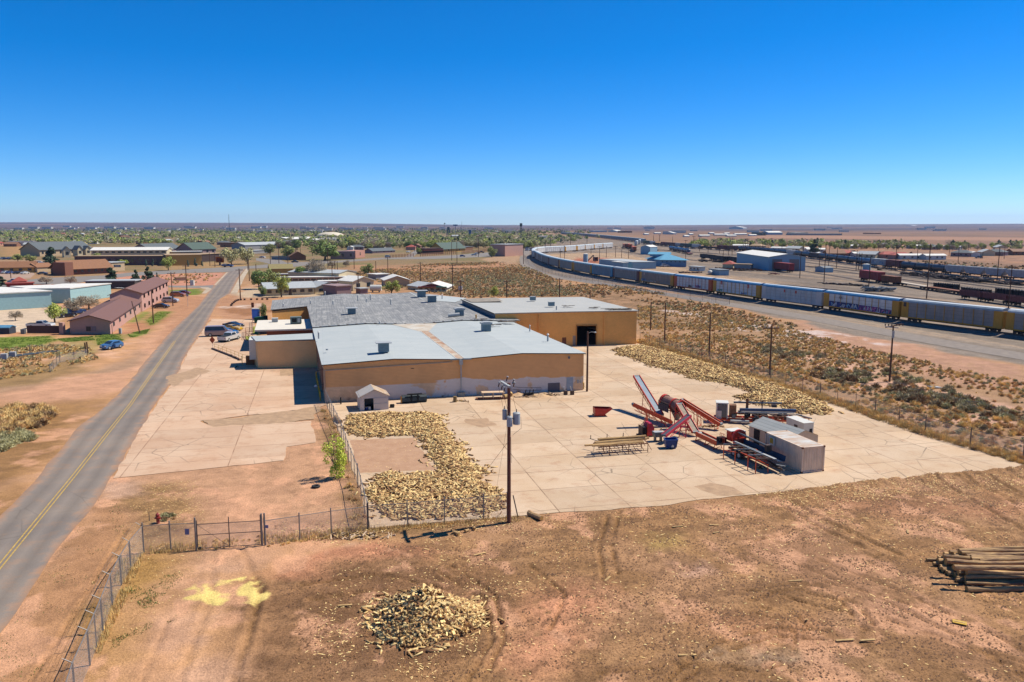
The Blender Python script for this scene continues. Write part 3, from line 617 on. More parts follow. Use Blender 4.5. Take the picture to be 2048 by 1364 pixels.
def roofpart(name,v0s,v1s,us,zo,m,th=.14):
 b=MB();n=len(us)
 top0=[A(us[i],v0s[i],zroof(us[i])+zo)for i in range(n)];top1=[A(us[i],v1s[i],zroof(us[i])+zo)for i in range(n)]
 for i in range(n-1):
  wpoly(b,[top0[i],top0[i+1],top1[i+1],top1[i]],m)
  d=Vector((0,0,th));wpoly(b,[top0[i]-d,top0[i+1]-d,top0[i+1],top0[i]],mTrim)
 for s_,t0,t1 in((0,top0[0],top1[0]),(1,top0[-1],top1[-1])):
  d=Vector((0,0,th));wpoly(b,[t0-d,t0,t1,t1-d],mTrim)
 return b.obj(name,main,True)
us=[-.25]+tU[1:4]+[LA+.25]
o=roofpart('roof',[-.25]*5,[LEN-.35,LEN-.1,LEN-.1,LEN-.1,LEN-.35],us,0,mRoofA);T(o,'pale grey front roof')
usb=[-.25]+tU[1:4]+[39.0]
o=roofpart('roof',[LEN-.5]*5,[104,107,108,106,89],usb,.16,mRoofB);T(o,'weathered dark grey rear roof')
b=MB();wpoly(b,[A(-8.3,76.2,zroof(0)-.1),A(-.2,80.2,zroof(0)+.165),A(-.2,104,zroof(0)+.165),A(-8.3,100,zroof(0)-.1)],mRoofB);wpoly(b,[A(-8.3,76.2,zroof(0)-.3),A(-.2,80.2,zroof(0)-.03),A(-.2,80.2,zroof(0)+.16),A(-8.3,76.2,zroof(0)-.1)],mTrim);T(b.obj('roof',main,True),'wing roof at far left')
b=MB();wpoly(b,[A(27,84,zroof(27)+.2),A(33.5,76,zroof(33)+.28),A(39.1,89,zroof(37)+.2),A(27,106.1,zroof(27)+.2)],mRoofA);T(b.obj('roof_patch',main,True),'pale grey patch at the far corner')
b=MB()
for i in range(4):
 a=A(us[i],LEN-.45,zroof(us[i])+.2);c=A(us[i+1],LEN-.45,zroof(us[i+1])+.2);k=max(1,int((c-a).length/1.6))
 for j in range(k):
  p,q=a.lerp(c,j/k),a.lerp(c,(j+.75)/k);b.beam(p,q,.28,.1,mWhite if i in(1,2)or j%3==0 else mLtGrey)
 b.beam(a-Vector((0,0,.05)),c-Vector((0,0,.05)),.2,.12,mTrim)
b.obj('coping',main,True)
vu=tU[2];b=MB()
mValley=mat('rusty_valley',S(222,210,190),.8,.2,.5,col2=S(184,132,92))
wpoly(b,[A(vu-.5,.1,tZ[2]+.03),A(vu+.5,.1,tZ[2]+.03),A(vu+.7,30,tZ[2]+.035),A(vu-.7,30,tZ[2]+.035)],mValley)
wpoly(b,[A(vu-.8,30,tZ[2]+.04),A(vu+.8,30,tZ[2]+.04),A(vu+4.3,LEN-.6,tZ[2]+.24),A(vu-4.6,LEN-.6,tZ[2]+.24)],mat('pale_valley',S(226,220,208),.8,.1,.5,col2=S(206,186,160)))
for s_ in(-1,1):b.beam(A(vu+s_*.55,.1,tZ[2]+.05),A(vu+s_*.75,30,tZ[2]+.05),.1,.04,mWhite)
b.obj('valley_gutter',main,True)
b=MB();b.beam(A(vu-1.5,-.32,tZ[2]-.02),A(vu-.2,-.32,tZ[2]-.0),.2,.18,mGalv);b.beam(A(vu+.2,-.32,tZ[2]),A(vu+1.5,-.32,tZ[2]-.02),.2,.18,mGalv)
b.box(A(vu,-.3,tZ[2]-.45),(.5,.35,.7),mLtGrey,GA);b.tube(A(vu,-.3,tZ[2]-.5),A(vu,-.3,.7),.09,mLtGrey);b.box(A(vu,-.35,.3),(1.0,.5,.6),mat('pipe_footing',S(170,170,160)),GA);b.obj('downpipe',main,True)
b=MB();q0=fw(650,741);q1=fw(905,723.5);b.beam(A(-.02,-.08,q0[1]),A(q1[0],-.08,q1[1]),.08,.14,mat('pale_pipe',S(206,176,150),.7));b.tube(A(.1,-.1,q0[1]),A(.1,-.1,0),.07,mat('pale_pipe',S(206,176,150)))
b.obj('service_pipe',main,True)
def wallrect(name,x0,y0,x1,y1,m,par,proud=.05,W=None,lab=None):
 F_=W or(P0,P1);a=ONW(*F_,x0,y1);c=ONW(*F_,x1,y0);d=(F_[1]-F_[0]);d.z=0;d.normalize();nrm=Vector((d.y,-d.x,0))
 b=MB();p=F_[0]+d*a[0]+nrm*proud;q=F_[0]+d*c[0]+nrm*proud;z0,z1=a[1],c[1]
 b.add([(p.x,p.y,z0),(q.x,q.y,z0),(q.x,q.y,z1),(p.x,p.y,z1),(p.x-nrm.x*.06,p.y-nrm.y*.06,z0),(q.x-nrm.x*.06,q.y-nrm.y*.06,z0),(q.x-nrm.x*.06,q.y-nrm.y*.06,z1),(p.x-nrm.x*.06,p.y-nrm.y*.06,z1)],[(0,1,2,3),(1,5,6,2),(4,0,3,7),(3,2,6,7),(5,4,7,6),(4,5,1,0)],m)
 o=b.obj(name,par,True)
 if lab:T(o,lab)
 return o
dz_=lambda x,y:(900+x/7.062,740+y/7.062)
wallrect('door',*dz_(1645,105),*dz_(1738,292),mat('grey_blue_door',S(160,172,186,1.2),.6),main,.06)
wallrect('panel',*dz_(1382,178),*dz_(1550,318),mat('grey_panel',S(120,112,118),.8),main,.04,lab='grey boarded patch')
wallrect('meter_box',*dz_(1790,135),*dz_(1815,185),mLtGrey,main,.2);wallrect('meter_box',*dz_(1826,140),*dz_(1850,180),mLtGrey,main,.2)
wallrect('wall_light',1135,712,1139,717,mSteel,main,.3);wallrect('vent',822,736,828,737.5,mTrim,main,.05)
for i,(v0,v1,z0,z1)in enumerate(((2.6,3.8,1.2,4.2),(6.5,7.7,.1,4.0),(12,13.5,.1,3.8),(18,19.5,1.2,4.2),(24,25.2,1.5,4))):
 b=MB();b.beam(A(-.05,v0,(z0+z1)/2),A(-.05,v1,(z0+z1)/2),.06,z1-z0,mat('brick_infill',S(150,92,66)));T(b.obj('blocked_window',main,True))
b=MB();b.tube(A(-.7,.8,4.3),A(0,.8,4.5),.03,mTrim);b.ball(A(-.8,.8,4.2),.14,mTrim,6,4);b.obj('wall_light',main,True)
b=MB();b.tube(A(-1.0,.6,2.2),A(-.05,.6,2.4),.03,mTrim);b.tube(A(-1.1,.6,2.15),A(-1.1,.6,2.35),.25,mWhite,.08,8);b.obj('wall_light',main,True)
b=MB()
for k in range(6):b.tube(A(-.35,1.2+k*3.2+.2*(k%2),0),A(-.35,1.2+k*3.2,1.3),.08,mYellow)
bo=b
for k in range(7):
 b=MB();b.tube((0,0,0),(0,0,1.25),.09,mYellow,n=8);b.ball((0,0,1.25),.09,mYellow,8,4)
 if k==0:
  bol=b.obj('bollard');bol.location=A(-.55,1.0);T(bol,'nearest yellow bollard at the warehouse front left corner','bollard','yellow bollards by the warehouse wall')
 else:dup(bol,A(-.55,1.0+k*2.6),label='%s yellow bollard back from the warehouse front corner'%['','second','third','fourth','fifth','sixth','farthest'][k])
mCool=mat('cooler_grey',S(120,148,160),.6,.1,3)
def cooler(px,py,w,h,u_rot,lab,kind=0):
 p=G(px,py,5.9);t=EMP('roof_cooler',p,GA,lab,'roof cooler','coolers on the warehouse roof')
 b=MB();b.box((0,0,h/2),(w,w*.9,h),mCool);b.obj('housing',t)
 b=MB()
 if kind==0:b.box((0,0,h+.08),(w*1.5,w*1.3,.1),mLtGrey)
 else:b.extr([(-w*.62,h),(w*.62,h),(w*.66,h+.3),(w*.3,h+.42),(-w*.3,h+.42),(-w*.66,h+.3)],-w*.55,w*.55,mLtGrey)
 b.obj('hood',t)
 b=MB()
 for i in range(4):b.box((0,-w*.455,h*(.2+.18*i)),(w*.8,.02,.04),mSteel)
 b.obj('louvre',t)
 return t
zc=lambda x,y:(480+x/3.938,560+y/3.938)
cooler(*zc(1131,562),1.5,1.25,0,'cooler with tilted flat lid on the pale left front roof')
cooler(*zc(1938,400),1.5,1.2,0,'cooler with curved hood on the pale right front roof',1)
cooler(*zc(880,265),1.6,1.1,0,'wide-hooded cooler on the dark roof left gable')
cooler(*zc(1728,285),1.6,1.3,0,'boxy cooler beside a fallen duct on the dark roof',1)
cooler(*zc(1512,178),1.9,1.6,0,'cooler nearest the patched rear right corner of the dark roof')
cooler(*zc(1430,138),2.0,1.7,0,'farthest cooler at the back of the dark roof')
b=MB();b.tube((0,0,.35),(2.2,.5,.5),.35,mLtGrey,n=10);o=b.obj('duct');o.location=G(*zc(1640,292),6.0);T(o,'pale round duct lying on the dark roof beside a cooler','duct')
def stack(px,py,h,r,lab,cap=True,z=5.7):
 b=MB();b.tube((0,0,0),(0,0,h),r,mLtGrey,n=8)
 if cap:b.tube((0,0,h+.05),(0,0,h+.3),r*1.7,mWhite,.02,8)
 o=b.obj('roof_vent');o.location=G(px,py,z);T(o,lab,'vent pipe');return o
stack(*zc(620,462),1.0,.13,'rusty-capped vent pipe near the left eave of the pale roof');stack(*zc(686,552),.2,.2,'small black roof vent near the left front corner',False)
z7=lambda x,y:(900+x/3.938,560+y/3.938)
stack(*z7(628,405),.9,.1,'short vent pipe on the right slope of the pale roof');stack(*z7(770,482),1.0,.14,'tall white-capped flue on the right slope of the pale roof')
for q,h,l in(((928,165),1.3,'bent vent cluster at the middle of the dark roof'),((1027,160),1.4,'tall pale vent pipe at the middle of the dark roof'),((1187,195),1.2,'dark vent pipe on the second dark gable'),((733,195),.8,'short vent pipe on the left dark gable'),((555,190),.8,'thin vent pipe on the dark wing roof'),((340,212),.7,'thin vent pipe at the edge of the wing roof'),((670,122),.8,'vent pipe near the back of the left dark gable'),((995,175),.8,'thin pipe between two vents on the dark roof'),((1100,345),.4,'stub vent just behind the coping'),((1592,150),1.0,'vent pipe on the far pale roof patch')):
 stack(*zc(*q),h,.12,l,z=5.9)
def debris(px,py,z,n,L_,lab):
 b=MB();rr=random.Random(px)
 for i in range(n):
  a=rr.uniform(-.5,.5)+GA;l=rr.uniform(.4,1)*L_;x,y=rr.uniform(-L_*.7,L_*.7),rr.uniform(-.7,.7);d=Vector((math.cos(a),math.sin(a),0))*l/2
  c=Vector((x,y,.06+.05*(i%3)));b.beam(c-d,c+d,.25,.08,mat('grey_board',S(150,138,124),.9,.3,3))
 o=b.obj('board_pile');o.location=G(px,py,z);T(o,lab,'boards')
debris(*z7(235,312),6.0,5,1.6,'few grey boards lying on the dark roof');debris(*z7(430,330),6.0,16,2.0,'heap of grey boards where the three roofs meet');debris(*z7(345,358),6.0,9,1.4,'grey boards beside the curved hood cooler')
C0,C1=G(*z7(880,521)),G(*z7(1466,505));du=(C1-C0).normalized();hC=HT(*z7(1466,505),620.6);Lc=(C1-C0).length
CL=C1-du*29.0
east=EMP('warehouse',CL,0,'ochre block warehouse with tall open doorway, right of the long tan one','warehouse')
Vc=V
def AC(u,v,z=0.0):return CL+du*u+Vc*v+Vector((0,0,z))
WC=(CL,C1);LC=29.0;DC=31.0
dr0=ONW(*WC,*z7(998,520));dr1=ONW(*WC,*z7(1150,358));pk=15.5
zl=ONW(*WC,*z7(440,272))[1];zp=ONW(*WC,*z7(1030,245))[1];zr=hC;print('east',hC,zl,zp,dr0,dr1)
zl=zr
b=MB();X0,X1,ZD=dr0[0],dr1[0],dr1[1]
zt=lambda u:float(np.interp(u,[0,pk,LC],[zl-.1,zp-.1,zr-.1]))
for u0,u1,z0 in((0,X0,0),(X0,X1,ZD),(X1,LC,0)):
 wpoly(b,[AC(u0,0,z0),AC(u1,0,z0),AC(u1,0,zt(u1)),AC(u0,0,zt(u0))],mWallC)
b.obj('front_wall',east,True)
b=MB();wpoly(b,[AC(LC,0),AC(LC,DC),AC(LC,DC,zr-.1),AC(LC,0,zr-.1)],mWallC);wpoly(b,[AC(LC,DC),AC(0,DC),AC(0,DC,zl-.1),AC(pk,DC,zp-.1),AC(LC,DC,zr-.1)],mWallC)
wpoly(b,[AC(0,0),AC(0,0,zl-.1),AC(0,DC,zl-.1),AC(0,DC)],mat('blue_metal_cladding',S(70,100,124),.5,.1,2))
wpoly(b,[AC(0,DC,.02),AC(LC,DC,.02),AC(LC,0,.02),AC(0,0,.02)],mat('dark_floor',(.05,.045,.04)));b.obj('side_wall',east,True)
b=MB();us_=[-.3,pk,LC+.3];z_=[zl,zp,zr]
for i in range(2):
 a,c,d,e=AC(us_[i],-.3,z_[i]),AC(us_[i+1],-.3,z_[i+1]),AC(us_[i+1],DC+.3,z_[i+1]),AC(us_[i],DC+.3,z_[i]);wpoly(b,[a,c,d,e],mRoofC)
 h=Vector((0,0,.22));wpoly(b,[a-h,c-h,c,a],mat('pale_fascia',S(206,186,160)))
a,e=AC(-.3,-.3,zl),AC(-.3,DC+.3,zl);h=Vector((0,0,.25));wpoly(b,[a,e,e-h,a-h],mTrim);a,e=AC(LC+.3,-.3,zr),AC(LC+.3,DC+.3,zr);wpoly(b,[a,a-h,e-h,e],mTrim)
b.obj('roof',east,True)
wallrect('door',*z7(883,452),*z7(915,510),mRust,east,.05,WC)
b=MB();fr=mat('ochre_frame',S(214,150,72),.8)
for u in(X0-.12,X1+.12):b.beam(AC(u,-.06,0),AC(u,-.06,ZD+.2),.2,.2,fr)
b.beam(AC(X0,-.06,ZD+.1),AC(X1,-.06,ZD+.1),.2,.2,fr);b.obj('door_frame',east,True)
for px in(205,700,1215):
 b=MB();u=ONW(*WC,*z7(px,400))[0];b.beam(AC(u,-.12,0),AC(u,-.12,zt(u)-.1),.3,.24,mWallC);b.obj('pilaster',east,True)
wallrect('concrete_jamb',*z7(966,438),*z7(990,522),mat('bare_jamb',S(180,164,150)),east,.03,WC)
for px,py,l in((652,160,'box vent at the back of the ochre warehouse roof'),(798,204,'box vent at the middle of the ochre warehouse roof')):
 b=MB();b.box((0,0,.4),(1.2,.9,.8),mCool);b.box((0,0,.84),(1.35,1.05,.08),mLtGrey);o=b.obj('roof_vent');o.location=G(*z7(px,py),hC+.3);o.rotation_euler.z=GA;T(o,l,'vent box')
stack(*z7(838,236),.8,.12,'small vent pipe on the ochre warehouse roof',False,hC+.2)
debris(*z7(930,208),hC+.3,7,1.6,'boards scattered on the ochre warehouse roof');debris(*z7(1310,232),hC+.1,22,3.2,'long heap of boards at the right front of the ochre warehouse roof');debris(*z7(1150,220),hC+.2,6,1.4,'small board pile left of the long heap on the ochre warehouse roof')
b=MB();wpoly(b,[AC(.2,22,zl+.12),AC(7,21,zl+.3),AC(8,30.5,zl+.3),AC(.2,30.5,zl+.12)],mat('stained_patch',S(164,154,140),.9,.2,1));b.obj('roof_patch',east,True)
X0e=G(516.8,737);X1e=G(631,733.4);hd=HT(516.8,737,683)
ext=EMP('extension',X0e,0,'blank tan brick lean-to with grey sloping roof on the warehouse left side','extension')
b=MB();q=A(-10.6,35);q2=A(-.02,35);q1=A(-.02,28.2)
pl=[(X0e.x,X0e.y),(q1.x,q1.y),(q2.x,q2.y),(q.x,q.y)]
b.prism(pl,0,hd,mWallD);b.obj('wall',ext,True)
b=MB();dn=Vector((0,0,.12));a,c,d,e=X0e-U*.2-V*.2+Vector((0,0,hd)),q1-V*.2+Vector((0,0,hd+.15)),q2+Vector((0,0,hd+.25)),q-U*.2+Vector((0,0,hd+.05))
b.add([a,c,d,e,a+dn,c+dn,d+dn,e+dn],[(3,2,1,0),(4,5,6,7),(0,1,5,4),(1,2,6,5),(2,3,7,6),(3,0,4,7)],mRoofA);b.obj('roof',ext,True)
b=MB();p=X0e+V*2.0-U*.75;b.box(p+V*2.5+Vector((0,0,2.9)),(1.4,4.6,3.4),mWhite,math.atan2(-V.x,V.y));b.obj('loading_door_box',ext,True)
of0=A(-9.0,50);off=EMP('office',of0,0,'small red brick office with flat white roof beside the warehouse','office')
def Q(u,v):t=A(u,v);return(t.x,t.y)
b=MB();b.prism([Q(-8.6,50),Q(-.05,50),Q(-.05,65.5),Q(-8.6,65.5)],0,3.7,mBrick);b.obj('wall',off,True)
b=MB();b.prism([Q(-10.8,49.5),Q(-.06,49.5),Q(-.06,66),Q(-10.8,66)],3.7,4.0,mat('white_roof',S(246,238,222),.7,.05,.5),None);b.obj('roof',off,True)
b=MB();p=A(-5,49.97,2.2);b.box(p,(2.2,.08,1.2),mat('pale_window',S(200,190,110)),GA);b.obj('window',off,True)
t=EMP('roof_cooler',A(-3,58,4.0),GA,'large grey-green air unit on the white office roof','air unit');b=MB();b.box((0,0,.8),(2.2,1.6,1.3),mat('unit_green',S(110,130,128)));b.obj('housing',t);b=MB();b.box((-.3,-.81,.8),(.9,.04,.8),mDark);b.box((.6,-.81,.8),(.5,.04,.8),mLtGrey);b.obj('grille',t)
b=MB();b.box((0,0,.45),(1.2,1.0,.7),mLtGrey);b.box((0,0,.83),(1.3,1.1,.06),mWhite);o=b.obj('roof_cooler');o.location=A(-7.2,62,4.0);o.rotation_euler.z=GA;T(o,'low pale air unit at the back of the white office roof','air unit')
p6=lambda x,y:(1240+x/8.527,740+y/8.527)
p7=lambda x,y:(1400+x/7.314,780+y/7.314)
p8=lambda x,y:(1150+x/3.864,730+y/3.864)
mBelt=mat('belt_grey',S(150,166,180),.6,.12,2);mBeltB=mat('belt_dusty',S(176,160,140),.85,.2,3);mBeltD=mat('belt_dark',S(84,82,98),.7,.15,3)
mOr2=mat('red_orange_paint',S(206,56,34,1.25),.5,.22,3);mMag=mat('crimson_paint',S(196,36,62,1.2),.5,.15,3)
def conveyor(name,lab,p,q,w,depth,frame,belt,legs=(),cat='conveyor'):
 p=Vector(p);q=Vector(q);root=EMP(name,(p.x,p.y,0),0,lab,cat)
 d=(q-p).normalized();s=d.cross(Vector((0,0,1))).normalized();up=s.cross(d)
 for sg in(-1,1):
  b=MB();o=s*sg*w/2;b.beam(p+o,q+o,.07,depth,frame);b.obj('side_rail',root,True)
 b=MB();b.beam(p+up*(depth*.1),q+up*(depth*.1),w-.08,.05,belt);b.obj('belt',root,True)
 for t in(0.01,.99):b=MB();c=p.lerp(q,t);b.tube(c-s*w/2,c+s*w/2,depth*.42,mSteel,n=10);b.obj('roller',root,True)
 n=int((q-p).length/1.1)
 for i in range(1,n):b=MB();c=p.lerp(q,i/n)-up*depth*.35;b.beam(c-s*w/2,c+s*w/2,.06,.06,frame);b.obj('cross_brace',root,True)
 if n>3:
  b=MB();dn=up*(depth*.5+.32)
  for sg in(-1,1):
   o=s*sg*w/2;b.beam(p.lerp(q,.12)+o-dn,p.lerp(q,.9)+o-dn,.05,.05,frame)
   for i in range(n):a_=p.lerp(q,.12+.78*i/n)+o;c_=p.lerp(q,.12+.78*(i+1)/n)+o;b.beam(a_-dn,c_-up*depth*.5,.035,.035,frame)
  b.obj('truss',root,True)
 for t,foot in legs:
  c=p.lerp(q,t);fx=Vector(foot)if foot else Vector((c.x,c.y,0))
  for sg in(-1,1):
   b=MB();b.tube(c+s*sg*w/2-up*depth/2,fx+s*sg*w*.75,.04,frame);b.obj('leg',root,True)
  b=MB();b.tube(fx-s*w*.75+Vector((0,0,.12)),fx+s*w*.75+Vector((0,0,.12)),.035,frame);m_=(c+fx)/2;b.tube(m_-s*w*.62,fx+s*w*.75,.025,frame);b.obj('leg_brace',root,True)
 return root
c1b,c1t=G(*p6(690,770),.9),Vector((16.45,103.7,4.25))
conveyor('conveyor','steep red conveyor with grey belt rising away behind the drum',c1b,c1t,.85,.32,mOr2,mBelt,[(.55,None),(.25,None)])
c2t,c2b=Vector((14.45,93.3,2.75)),G(*p6(880,890),.55)
conveyor('conveyor','orange-red conveyor reaching left past the crimson engine unit',c2b,c2t,.6,.4,mOrange,mBeltD,[(.58,(16.2,95.1,0)),(.64,(16.6,94.9,0)),(.15,None)])
c3t,c3b=G(*p6(1045,510),2.9),G(*p6(1720,925),.75)
conveyor('conveyor','long orange conveyor running from the drum down to the cab machine',c3b,c3t,.6,.45,mOrange,mBeltB,[(.62,None),(.52,None),(.1,None)])
c4t,c4b=G(*p6(1005,575),2.9),G(*p6(1290,1060),.55)
conveyor('conveyor','red inclined conveyor with dusty tan belt below the drum mouth',c4b,c4t,.8,.35,mOr2,mBeltB,[(.6,None),(.28,None)])
c5a,c5b=G(*p6(1345,1085),.75),G(*p6(1700,1250),.75)
conveyor('conveyor','low level orange trough conveyor ending at the front log splitter',c5a,c5b,.75,.5,mOrange,mBeltB,[(.05,None),(.5,None),(.92,None)])
c6a,c6b=G(*p6(745,1120),.95),G(*p6(1180,775),2.35)
conveyor('conveyor','crimson conveyor with dark belt rising from the blue bin',c6a,c6b,.6,.3,mMag,mBeltD,[(.75,None)])
dl,dr=G(*p6(765,525),2.5),G(*p6(1000,625),2.25);dd=(dr-dl);dr=dl+dd.normalized()*2.9;dd=dd.normalized()
drum=EMP('tumbler_drum',(dl.x,dl.y,0),0,'rust-red steel tumbler drum on a frame between the conveyors','drum')
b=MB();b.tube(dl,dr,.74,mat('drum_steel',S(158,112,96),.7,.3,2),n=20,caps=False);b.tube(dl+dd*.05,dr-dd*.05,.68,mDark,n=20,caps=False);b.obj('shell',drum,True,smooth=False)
b=MB()
for t,w in((0,.18),(.62,.12),(.97,.1)):c=dl.lerp(dr,t);b.tube(c-dd*w,c+dd*w,.84,mOr2,n=20,caps=False);b.tube(c-dd*w,c-dd*w*.9,.84,mOr2,.72,n=20,caps=False)
b.obj('band',drum,True)
b=MB();sd_=dd.cross(Vector((0,0,1))).normalized()
for t in(.1,.9):
 c=dl.lerp(dr,t)
 for sg in(-1,1):b.tube(c+sd_*sg*.6+Vector((0,0,-.5)),Vector((c.x,c.y,0))+sd_*sg*.75,.05,mOr2);
 b.tube(c-sd_*.7-Vector((0,0,.8)),c+sd_*.7-Vector((0,0,.8)),.06,mOr2)
b.tube(dl+sd_*.6-Vector((0,0,.7)),dr+sd_*.6-Vector((0,0,.7)),.06,mOr2);b.tube(dl-sd_*.6-Vector((0,0,.7)),dr-sd_*.6-Vector((0,0,.7)),.06,mOr2);b.obj('frame',drum,True)
b=MB();c=dl.lerp(dr,.78);b.tube(c-Vector((0,0,.65)),c-Vector((0,0,1.75)),.75,mat('funnel_grey',S(176,156,140),.8,.2,2),.22,8);b.obj('funnel',drum,True)
b=MB();c=dl.lerp(dr,.3)+sd_*1.0-Vector((0,0,.35));
for zz_ in(-.5,.1,.55):b.beam(c-dd*.9+Vector((0,0,zz_)),c+dd*.9+Vector((0,0,zz_)),.05,.05,mTrim)
for t in(-.9,0,.9):b.beam(c+dd*t-Vector((0,0,.55)),c+dd*t+Vector((0,0,.6)),.05,.05,mTrim)
b.beam(c-dd*.9-Vector((0,0,.1)),c+dd*.9-Vector((0,0,.1)),.02,.75,mat('mesh_guard',S(70,70,80),.7));b.obj('guard',drum,True)
e0=G(*p8(548,548));eng=EMP('engine_unit',e0,GA,'crimson engine cover with black radiator beside the log rack','engine')
b=MB();b.extr([(-.1,.15),(.75,.15),(.75,1.1),(.45,1.6),(.1,1.6),(-.1,1.2)],-.6,.6,mMag);b.obj('cover',eng)
b=MB();b.box((-.4,0,.65),(.5,1.0,1.0),mDark);b.box((-.68,0,.65),(.08,1.1,1.25),mTrim);b.box((-.1,-.7,.95),(.1,.1,1.7),mOr2);b.obj('radiator',eng)
b=MB();b.box((0,0,.1),(1.9,1.2,.18),mTrim);b.obj('base',eng)
t0=G(*p8(640,588));tk=EMP('fuel_tank',t0,GA,'grey steel tank stand between the crimson engine and the blue bin','tank')
b=MB();b.extr([(-.6,1.05),(.6,1.05),(.45,.55),(-.45,.55)],-.4,.4,mSteel);b.obj('body',tk)
b=MB();b.box((0,0,1.09),(1.1,.75,.06),mLtGrey);b.tube((.5,.3,1.1),(.5,.3,1.45),.07,mWood);b.obj('top',tk)
for x in(-.35,.35):
 b=MB();b.box((x,0,.28),(.12,.5,.56),mSteel);b.obj('leg',tk)
rk0=G(*p8(265,700));rk1=G(*p8(558,676));ru=(rk1-rk0).normalized();rv=Vector((-ru.y,ru.x,0));rL=4.4
rack=EMP('log_rack',rk0,math.atan2(ru.y,ru.x),'low brown steel log rack left of the blue bin','rack')
b=MB()
for y in(0,1.6):b.beam((-1.2,y,1.0),(rL,y,1.0),.08,.1,mRust)
for y in(0,1.6):b.beam((-.9,y,.25),(rL,y,.25),.05,.05,mRust)
for i in range(7):x=-.9+i*.88;b.beam((x,0,1.0),(x+.3,1.9,1.05),.06,.08,mRust);b.tube((x,0,1.0),(x+.45,0,.25),.03,mRust)
for i in range(7):x=-.9+i*.88;b.tube((x,1.6,.98),(x+.45,1.6,.25),.03,mRust)
b.obj('deck_frame',rack)
for x,y in((0,0),(rL,0),(0,1.6),(rL,1.6),(2.2,0),(2.2,1.6)):
 b=MB();b.tube((x,y,0),(x,y,1.0),.04,mRust);b.obj('leg',rack)
b=MB()
for x in(-.4,1.5,3.4):b.beam((x,1.9,1.05),(x-.6,3.1,1.1),.06,.06,mTrim);b.beam((x-.55,3.0,1.1),(x-.55,3.0,1.5),.06,.06,mTrim)
b.obj('kick_arm',rack)
mLog=mat('peeled_log',S(176,136,92),.9,.3,1.2,.5,col2=S(220,180,122),stretch=(.6,3,3),rnd=.15);mLogD=mat('dark_log',S(138,104,84),.95,.3,1.3,.5,col2=S(226,184,128),stretch=(.5,2.5,2.5),rnd=.2)
mCut=mat('cut_end',S(206,160,92),.9,.15,5)
def logmesh(name,L_,r0,r1,m,sd=0,bend=.06):
 rr=random.Random(sd);n=9;seg=10;b=MB();P=[]
 for i in range(n+1):
  t=i/n;r=r0+(r1-r0)*t;r*=1+rr.uniform(-.07,.07)
  cy=math.sin(t*math.pi)*bend*L_*.15*math.sin(sd);cz=math.sin(t*math.pi*2+sd)*bend*.25
  P.append([((t-.0)*L_,cy+r*math.cos(a*2*math.pi/seg),cz+r*math.sin(a*2*math.pi/seg))for a in range(seg)])
 vs=[p for ring in P for p in ring];fs=[]
 for i in range(n):
  for j in range(seg):fs.append((i*seg+j,i*seg+(j+1)%seg,(i+1)*seg+(j+1)%seg,(i+1)*seg+j))
 b.add(vs,fs,m);b.add(P[0],[tuple(range(seg-1,-1,-1))],mCut);b.add(P[-1],[tuple(range(seg))],mCut)
 return b
lp=EMP('tmp',(0,0,0));bpy.data.objects.remove(lp)
for i,(y,z,x0,l,r,lab)in enumerate(((.1,1.2,-1.9,5.8,.13,'thin pale log at the front edge of the log rack'),(.42,1.2,-2.6,6.6,.11,'longest thin log sticking out left of the log rack'),(.85,1.25,-1.3,6.0,.18,'thick log in the middle of the log rack'),(1.25,1.28,-.6,5.6,.17,'thick brown log behind the middle one on the log rack'),(1.0,1.55,-.9,5.5,.14,'upper log lying on the others on the log rack'),(1.6,1.22,-.2,5.0,.13,'rearmost log on the log rack'))):
 o=logmesh('log',l,r,r*.75,mLog,i+3).obj('log');o.location=rk0+ru*x0+rv*y+Vector((0,0,z));o.rotation_euler=(0,0,math.atan2(ru.y,ru.x)+.03*(i%3-1));T(o,lab,'log','logs on the log rack')
bb=EMP('tote_bin',G(*p8(738,640)),R(4),'open blue plastic tote bin under the crimson conveyor','bin')
b=MB();o4=[(-.68,-.5),(.68,-.5),(.68,.5),(-.68,.5)];i4=[(-.56,-.42),(.56,-.42),(.56,.42),(-.56,.42)]
b.add([(x,y,.12)for x,y in i4]+[(x,y,1.0)for x,y in o4],[(3,2,1,0),(0,1,5,4),(1,2,6,5),(2,3,7,6),(3,0,4,7),(4,5,1,0),(5,6,2,1)],mBlue);b.obj('tub',bb)
b=MB()
for k in range(4):p,q=o4[k],o4[(k+1)%4];b.beam((*p,1.0),(*q,1.0),.08,.08,mBlue)
b.obj('rim',bb)
for x in(-.4,.4):
 b=MB();b.box((x,0,.06),(.15,.8,.12),mBlue);b.obj('skid',bb)
b=MB();b.box((.1,-.49,.3),(.28,.04,.2),mWhite);b.box((.1,-.52,.42),(.1,.04,.12),mWhite);b.obj('label_plate',bb)
rh=EMP('tipping_hopper',G(*p8(190,392)),R(8),'red self-dumping hopper with sloped nose alone on the concrete','hopper')
pr_=[(-.72,.28),(-.75,1.12),(1.55,.98),(.55,.28)]
b=MB();n=4;hw=.62
b.add([(x,-hw,z)for x,z in pr_]+[(x,hw,z)for x,z in pr_],[(0,3,2,1),(4,5,6,7),(0,1,5,4),(3,0,4,7),(2,3,7,6)],mRed)
b.add([(x,-hw+.04,z+.02)for x,z in pr_]+[(x,hw-.04,z+.02)for x,z in pr_],[(1,2,3,0),(7,6,5,4),(4,5,1,0),(7,4,0,3),(6,7,3,2)],mat('red_inside',S(150,30,24)));b.obj('bucket',rh)
b=MB();
for s_ in(-.4,.4):b.box((-.1,s_,.14),(1.5,.16,.12),mOr2);b.box((-.4,s_,.25),(.5,.08,.25),mOr2)
b.obj('skid',rh);b=MB();
